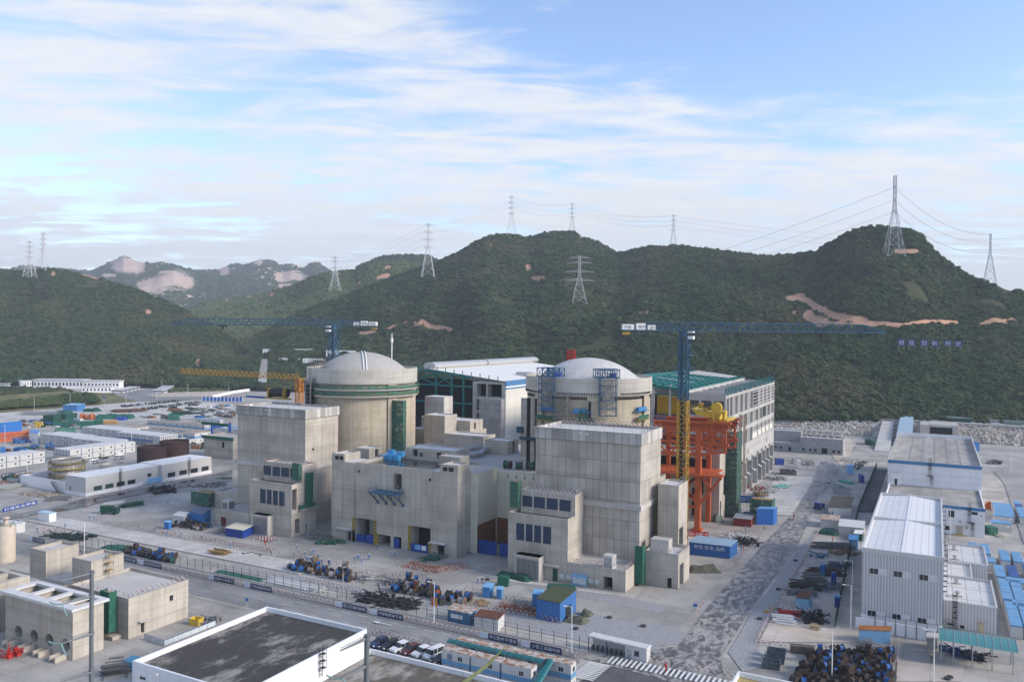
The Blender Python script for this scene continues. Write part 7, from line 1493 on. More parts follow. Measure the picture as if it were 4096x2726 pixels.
PEOPLE=[('S4',880,205,'walk',0,'crossing the pale slab towards the left'),('S4',1210,98,'walk',0,'left one of the pair walking beyond the pale slab'),('S4',1272,100,'walk',0,'right one of the pair walking beyond the pale slab'),('S4',245,148,'stand',0,'beside the wet lane at the far left'),('S4',290,335,'stand',0,'in front of the left turnstile shelter'),('S4',130,340,'stand',0,'under the left turnstile shelter corner'),('S4',503,260,'stand',0,'behind the fence posts at left'),('S4',2085,260,'walk',0,'on the plant road near the small blue box'),('S4',2248,320,'stand',0,'by the barrier below the small blue box'),('S4',2175,130,'stand',0,'beside the white plank ramp'),('B2',318,628,'stand',0,'with a white helmet on the plant road left of the blue double hut'),('B2',530,662,'walk',0,'walking on the plant road before the blue double hut'),('B2',820,740,'stand',0,'with a white helmet above the timber packs'),('B2',1180,718,'stand',2,'beside the striped bar mats at the left annex'),('B2',1240,815,'stand',4,'right of the rusty plate on the slab'),('B2',183,305,'stand',0,'alone near the black formwork circle'),('Y2',758,565,'stand',0,'standing alone left of the crew on the plant road'),('Y2',780,507,'walk',0,'small figure crossing the plant road above the crew'),('Y2',848,560,'stand',0,'at the left end of the crew'),('Y2',900,545,'stand',0,'upper left in the crew'),('Y2',918,540,'stand',0,'upper middle in the crew'),('Y2',956,580,'stand',0,'with a white helmet upper right in the crew'),('Y2',860,597,'work',0,'bending at the lower left of the crew'),('Y2',880,600,'work',0,'second from left in the lower crew row'),('Y2',897,605,'work',0,'third from left in the lower crew row'),('Y2',915,608,'work',0,'fourth in the lower crew row'),('Y2',940,610,'work',0,'fifth in the lower crew row'),('Y2',985,618,'stand',0,'right end of the lower crew row'),('Y2',1040,628,'work',1,'in navy beside the drums, right of the crew'),('Y2',1048,630,'stand',0,'with a white helmet next to the navy figure'),('Y2',1250,597,'work',0,'left in the small group by a cart'),('Y2',1270,585,'stand',0,'middle of the small group by a cart'),('Y2',1285,585,'stand',0,'right in the small group by a cart'),('Y2',1308,615,'walk',0,'walking just below the small cart group'),('Y2',1360,582,'walk',0,'left of the two by the striped doorway'),('Y2',1370,580,'walk',0,'right of the two by the striped doorway'),('Y2',1436,502,'stand',0,'at the middle striped doorway'),('Y2',1540,558,'stand',0,'before the third doorway, left'),('Y2',1573,555,'stand',0,'before the third doorway, right'),('S8',712,245,'walk',0,'light blue one of the pair near the green tarps'),('S8',770,235,'walk',1,'navy one of the pair near the green tarps'),('R8',1500,1460,'walk',0,'walking below the red tool store'),('R8',1270,1515,'walk',4,'in grey near the white rack yard'),('R8',1795,1450,'walk',4,'striding below the blue box on stilts'),('R8',1960,1545,'stand',1,'navy one of the pair at the wet road edge'),('R8',2025,1545,'stand',0,'blue one of the pair at the wet road edge'),('R8',2178,1390,'walk',0,'walking on the wet road'),('R8',2255,1275,'walk',2,'in red on the wet road'),('Y4',1545,505,'stand',0,'left of the group right of the workshop hut'),('Y4',1565,508,'stand',2,'in red in the group right of the workshop hut'),('Y4',1657,500,'stand',0,'alone by the kerb right of the workshop hut'),('Y4',935,1487,'walk',2,'in bright red on the zebra crossing'),('S3',1100,1310,'stand',3,'in dark grey with a yellow helmet on the gate yard'),('B3',1067,120,'stand',1,'small dark figure on the dusty yard'),('B4',843,298,'stand',2,'in red among the right yard stacks'),('S3',1800,1290,'stand',1,'dark figure beside the turnstile under the teal canopy'),('R2',1190,1300,'stand',0,'in the left annex doorway'),('R2',1265,1350,'stand',0,'beside the left annex doorway'),('S3',1210,1165,'stand',1,'in navy by the guard booth')]
for r,x,y,pose,sx,lb in PEOPLE:
 su,ht=[(PBL,HW),(PDB,HW),(PRD,HR),(PGY,HY),(PGY,HW)][sx];pr_=person_proto(pose,su,ht);place(pr_,USED,V2(G(r,x,y)),R.uniform(0,6.28),'person '+lb if not lb.startswith('person')else lb,'workers on site',R.uniform(.97,1.05))
for lb,p in(('person in navy standing on the blue landing platform',Vector((-142.2,198.3,17.1))),('person in blue standing on the unfinished turbine hall beam',Vector((-83,307,44.0)))):place(person_proto('stand',PDB,HW),USED,p,1,lb,'workers on site')
TYRE=plain('tyre',(.02,.02,.02),.8,var=0)
def car(col,label,van=False):
 t=thing('van' if van else 'parked_car',label,'van' if van else 'car');L_,W_=(4.9,1.75)if van else(4.6,1.85);h0,h1=(1.0,2.0)if van else(.92,1.62)
 prof=[(-L_/2,.45),(-L_/2+.05,h0-.15),(-L_/2+.35,h0),(L_/2-1.15,h0+.05)if not van else(L_/2-.7,h0+.1),(L_/2-.15,h0-.18),(L_/2,.5),(L_/2-.1,.28),(-L_/2+.1,.28)]
 b=MB();n=len(prof);b.add([(x,-W_/2,z)for x,z in prof]+[(x,W_/2,z)for x,z in prof],[tuple(range(n))[::-1],tuple(range(n,2*n))]+[(i,(i+1)%n,n+(i+1)%n,n+i)for i in range(n)]);b.build('body',col,t)
 g=[(-L_/2+.15,h0),(-L_/2+(.25 if van else.75),h1-.06),(L_/2-(1.15 if van else 2.1),h1-.04),(L_/2-(.75 if van else 1.2),h0+.04)];b=MB();k=.16;b.add([(x,-W_/2+.04+(k if z>h0+.2 else 0),z)for x,z in g]+[(x,W_/2-.04-(k if z>h0+.2 else 0),z)for x,z in g],[(3,2,1,0),(4,5,6,7),(0,1,5,4),(1,2,6,5),(2,3,7,6)]);b.build('glasshouse',GLASS,t)
 b=MB().box(g[1][0]-.05,-W_/2+.16,h1-.08,g[2][0]+.1,W_/2-.16,h1+.02);b.build('roof',col,t)
 b=MB()
 for x in((-L_/2+.5,-.1,L_/2-1.6)if van else(-.55,)):
  for s_ in(-1,1):b.beam((x,s_*(W_/2-.06),h0),(x,s_*(W_/2-.2),h1-.04),.12)
 b.build('pillars',col,t)
 for x in(-L_/2+.85,L_/2-.9):
  for s_ in(-1,1):w=MB().tube((x,s_*(W_/2-.2),.33),(x,s_*(W_/2+.01),.33),.33,14).build('wheel',TYRE,t);MB().tube((x,s_*(W_/2+.012),.33),(x,s_*(W_/2+.025),.33),.2,10).build('rim',GALV,w)
 for s_ in(-1,1):MB().box(L_/2-.22,s_*.75-.2,.6,L_/2+.02,s_*.75+.2,.78).build('headlight',plain('lamp_glass',(.6,.62,.64),.2,var=0),t);MB().box(-L_/2-.02,s_*.75-.15,.62,-L_/2+.1,s_*.75+.15,.85).build('tail_light',RED,t)
 return t
CB_,CK,CWt,CR=plain('car_blue',(.012,.03,.10),.25,.2,.6,0),plain('car_black',(.012,.012,.013),.25,.2,.6,0),plain('car_white',(.72,.73,.74),.25,0,.6,0),plain('car_maroon',(.10,.008,.018),.25,.2,.6,0)
CARS=[(CB_,-101.9,135.9,'dark blue car parked nearest the big dark roof',0),(CK,-99.3,135.9,'black car parked second in the row',0),(CWt,-96.7,136.0,'white car parked between the black and the maroon cars',0),(CR,-94.1,136.1,'maroon car in the parked row',0),(CWt,-91.5,136.2,'white car with a dark sunroof beside the white van',0),(CWt,-88.7,136.5,'white van at the end of the parked row',1)]
for col,x,y,lb,vn in CARS:t=car(col,lb,vn);t.location=(x,y,0);t.rotation_euler.z=rad(-104);t['group']='cars parked by the road'
t=car(CK,'dark car half hidden behind the white van');t.location=(-86.0,135.0,0);t.rotation_euler.z=rad(-110)
for r,x,y,col,lb,a in(('Z1',700,1072,CK,'black car by the container block, nearest one',70),('Z1',800,1052,CWt,'white car by the container block between two black ones',70),('Z1',890,1032,CK,'black car by the container block, farther one',75),('Z1',1020,1012,CWt,'white pickup like car by the container block',75),('A6',628,735,CWt,'white car beside the single storey office',10),('A6',670,728,CK,'black car beside the single storey office',10),('A6',340,245,CWt,'white car in front of the bus park',20),('S1',1765,335,CWt,'white van on the hillside road',0)):
 t=car(col,lb,'van' in lb);t.location=V2(G(r,x,y))if r!='S1' else Vector((34,596,9.9));t.rotation_euler.z=rad(a)
def bus(label):
 t=thing('bus',label,'bus');MB().box(-5.5,-1.25,.5,5.5,1.25,3.2).build('body',CWt,t);MB().box(-5.3,-1.28,1.7,5.3,1.28,2.6).box(5.3,-1.1,1.4,5.53,1.1,2.8).build('windows',GLASS,t)
 for x in(-3.6,3.4):
  for s_ in(-1,1):MB().tube((x,s_*1.0,.5),(x,s_*1.27,.5),.5,12).build('wheel',TYRE,t)
 return t
BU=bus('x')
for i in range(8):p=G('A6',330,228).lerp(G('A6',440,172),i/7);place(BU,USED,V2(p),rad(20),'white bus in the nearest slanted row by the scrub','parked buses',1.15)
for i in range(5):p=G('A5',1060,162).lerp(G('A5',1200,132),i/4);place(BU,USED,V2(p),rad(25),'white bus in the row beside the white office','parked buses',1.15)
place(BU,USED,V2(G('A5',35,102)),rad(25),'white bus at the left edge of the picture','parked buses',1.15)
def truck(label,r,x,y,a,cabm,bedm,load=None):
 t=thing('truck',label,'truck',V2(G(r,x,y)),None,rad(a));o=t.location.copy();t.location=(0,0,0);MB().box(1.2,-1.1,.6,3.0,1.1,2.5).build('cab',cabm,t);MB().box(2.4,-.95,1.5,3.03,.95,2.3).box(1.6,-1.12,1.5,2.6,1.12,2.2).build('cab_glass',GLASS,t);MB().box(-3.4,-1.1,.8,1.1,1.1,1.0).box(-3.4,-1.1,1.0,1.1,-1.05,1.5).box(-3.4,1.05,1.0,1.1,1.1,1.5).box(-3.4,-1.05,1,-3.35,1.05,1.5).build('bed',bedm,t)
 if load:MB().box(-3.3,-1,1,.9,1,2.9).build('cover',load,t)
 for xx in(-2.4,2.1):
  for s_ in(-1,1):MB().tube((xx,s_*.8,.45),(xx,s_*1.1,.45),.45,12).build('wheel',TYRE,t)
 t.location=o;return t
truck('blue light truck driving on the wet road','B3',710,722,-100,BLUED,BLUED);truck('dark green covered truck among the curved barriers at left','B1',850,490,20,GRND,GRND,GRND)
def drum(wind,fl,label='x',w=.55,r=.85):
 t=thing('cable_drum',label,'cable drum')
 for s_ in(-1,1):MB().tube((s_*w,0,r),(s_*(w+.07),0,r),r,18).build('flange',fl,t)
 MB().tube((-w,0,r),(w,0,r),r*.78,14).build('cable',wind,t);MB().tube((-w-.1,0,r),(w+.1,0,r),r*.22,10).build('hub',BLK,t);return t
FB=plain('drum_flange_brown',(.055,.036,.026),.8,var=.4,scale=2);FT=plain('drum_flange_tan',(.17,.115,.075),.8,var=.4,scale=2);FK=plain('drum_flange_dark',(.045,.04,.038),.8,var=.4,scale=2);CBL=plain('cable_blue',(.02,.10,.30),.5,var=.2);CGY=plain('cable_grey',(.26,.26,.27),.6,var=.2);CBK=plain('cable_black',(.02,.02,.022),.6,var=.2);CGN=plain('cable_green',(.02,.09,.07),.6,var=.2)
DR={'blue':drum(CBL,FB),'grey':drum(CGY,FT),'dark':drum(CBK,FK),'green':drum(CGN,FK),'red':drum(plain('cable_rust',(.28,.06,.02),.7),FB),'rust':drum(FK,FB)}
def drums(pts,kinds,label,grp,n,smin=.85,smax=1.4,two=0,ang=(-.5,.9),md=1.7):
 P=[V2(G(*p))for p in pts];out=[];tries=0
 while len(out)<n and tries<n*60:
  tries+=1;u,v=R.random(),R.random();p=P[0].lerp(P[1],u).lerp(P[3].lerp(P[2],u),v)
  if any((p-q).length<md for q in out):continue
  out.append(p);k=R.choice(kinds);s_=R.uniform(smin,smax);place(DR[k],USED,p,R.uniform(*ang),('%s cable drum '+label)%{'rust':'brown','dark':'black','red':'rust red'}.get(k,k),grp,s_)
  if two and R.random()<two:place(DR[k],USED,p+UP*1.7*s_,R.uniform(*ang),('%s cable drum stacked on another '+label)%{'rust':'brown','dark':'black','red':'rust red'}.get(k,k),grp,s_*.8)
drums([('Y2',715,665),('Y2',1220,760),('Y2',1290,725),('Y2',800,630)],['blue','grey','grey','rust'],'in the left row on the storage slab','drums in the left row',24,.85,1.3,.2)
drums([('S7',1230,340),('S7',1870,465),('S7',1900,330),('S7',1400,250)],['blue','blue','dark','red','grey'],'in the middle cluster on the storage slab','drums in the middle cluster',30,.7,1.2,.15)
drums([('S8',200,530),('S8',480,555),('S8',660,430),('S8',300,400)],['blue','grey','dark'],'at the right end of the storage slab','drums at the right end',12,.95,1.35)
drums([('S4',1650,560),('S4',2330,700),('S4',2352,620),('S4',1750,500)],['blue','green','dark'],'behind the fence at left','drums behind the fence',24,.9,1.35,.2)
drums([('Y5',340,1600),('Y5',1130,1600),('Y5',1140,1340),('Y5',500,1350)],['rust','rust','dark','blue'],'packed in the heap at the lower right','packed drum heap',110,.7,1.15,.2,(-1.2,1.2),1.25)
drums([('B2',225,530),('B2',520,575),('B2',650,520),('B2',400,475)],['rust','dark','blue','grey'],'in the small drum heap by the left annex','small drum heap',46,.45,.75,.1,(-1.5,1.5),.85)
for i,x in enumerate((-118.5,-114.8,-111.2)):place(DR['green'],USED,(x,223.5+i*.6,22.6),.4*i,'dark cable drum on the auxiliary roof, '+('left','middle','right')[i],'roof drums',1.6)
drums([('A5',0,245),('A5',250,232),('A5',250,205),('A5',0,205)],['grey','grey','dark'],'in the far yard at the left edge','far yard drums',40,1.1,1.6,.2,(-1,1),3.0)
drums([('A6',975,460),('A6',1060,462),('A6',1060,450),('A6',980,450)],['grey','green'],'beside the left fuel tower','drums by the tower',5,2.2,2.6)
TARP=plain('tarp_green',(.018,.105,.075),.65,var=.4,scale=.7);CAMO=plain('tarp_camo',(.10,.105,.07),.8,var=.5,scale=1);TIM=plain('timber_yellow',(.40,.26,.10),.8,var=.35,scale=1.2);PIPEW=plain('pipe_white',(.60,.60,.58),.5,var=.1);BAR=plain('steel_bar',(.16,.165,.17),.6,.3,.4,.35,1);MATR=plain('bar_mat_red',(.30,.12,.07),.8,var=.3)
def pile(kind,label,r,xa,ya,xb,yb,W_,h,mat,n=None,cat=None):
 a,c=V2(G(r,xa,ya)),V2(G(r,xb,yb));u=c-a;L_=u.length;u.normalize();v=Vector((-u.y,u.x,0));b=MB();rs=random.Random(int(xa*7+ya*13+len(label)))
 if kind in('bars','pipes'):
  n=n or max(5,int(W_*h*2.2))
  for i in range(n):
   o=rs.uniform(0,W_);z=.2+rs.random()**1.6*h;l0,l1=rs.uniform(0,.3)*L_,rs.uniform(.7,1)*L_;s_=.16 if kind=='pipes' else rs.uniform(.12,.3);p,q=a+u*l0+v*o+UP*z,a+u*l1+v*(o+rs.uniform(-.25,.25))+UP*z
   (b.tube(p,q,s_,6)if kind=='pipes' else b.beam(p,q,s_,s_))
  for k in(.15,.85):b.beam(a+u*L_*k+UP*.1,a+u*L_*k+v*W_+UP*.1,.2)
 elif kind=='tarp':
  nu,nv=max(6,int(L_/1.2)),max(4,int(W_/1.0));gx=[[(MN.noise(Vector((a.x*.3+i*.55,a.y*.3+j*.6,.5)))*.45+.75)*h for i in range(nu+1)]for j in range(nv+1)]
  b.grid(lambda x,y:tuple(a+u*L_*x+v*W_*y+UP*(0.02 if x in(0,1)or y in(0,1)else gx[round(y*nv)][round(x*nu)])),nu,nv)
 elif kind=='boxed':
  P=[a,c,c+v*W_,a+v*W_];b.add([p for p in P]+[p.lerp((a+c+v*W_)/2,.03)+UP*(h+rs.uniform(-.1,.1))for p in P],[(4,5,6,7),(0,1,5,4),(1,2,6,5),(2,3,7,6),(3,0,4,7)])
 elif kind=='skip':
  P=[a,c,c+v*W_,a+v*W_];m_=(a+c+v*W_)/2;T=[m_+(p-m_)*1.18+UP*h for p in P];I=[m_+(p-m_)*1.08+UP*h for p in P];B2=[m_+(p-m_)*.9+UP*.3 for p in P];b.add(P+T+I+B2,[(0,1,5,4),(1,2,6,5),(2,3,7,6),(3,0,4,7),(4,5,9,8),(5,6,10,9),(6,7,11,10),(7,4,8,11),(8,9,13,12),(9,10,14,13),(10,11,15,14),(11,8,12,15),(12,13,14,15)])
 elif kind=='mat':
  n=n or int(L_*W_*.35)
  for i in range(n):p=a+u*rs.uniform(0,L_)+v*rs.uniform(0,W_)+UP*rs.uniform(.05,h);d=(u if rs.random()<.5 else v).lerp(v,rs.uniform(0,.2));b.beam(p,p+d*rs.uniform(.8,2.6),.1)
 else:
  n=n or max(8,int(L_*W_*.55))
  for i in range(n):
   p=a+u*rs.uniform(0,L_)+v*rs.uniform(0,W_);s_=rs.uniform(.3,1.0)
   if rs.random()<.55:d=(u*rs.uniform(-1,1)+v*rs.uniform(-.6,.6)+UP*rs.uniform(-.08,.08)).normalized();p.z=rs.uniform(.25,h);b.beam(p,p+d*rs.uniform(1,3.2),rs.uniform(.12,.3))
   else:hh_=rs.uniform(.3,1)*h;q=p+u*s_+v*rs.uniform(.3,.9);b.box(p.x,p.y,0,q.x,q.y,hh_)
 o=b.build({'bars':'bar_stack','pipes':'pipe_stack','tarp':'tarp_heap','boxed':'covered_load','skip':'skip','mat':'bar_mat','clutter':'scrap_heap'}[kind],mat);return tag(o,label,cat or{'bars':'bar stack','pipes':'pipe stack','tarp':'tarp heap','boxed':'covered load','skip':'skip','mat':'bar mat','clutter':'scrap heap'}[kind])
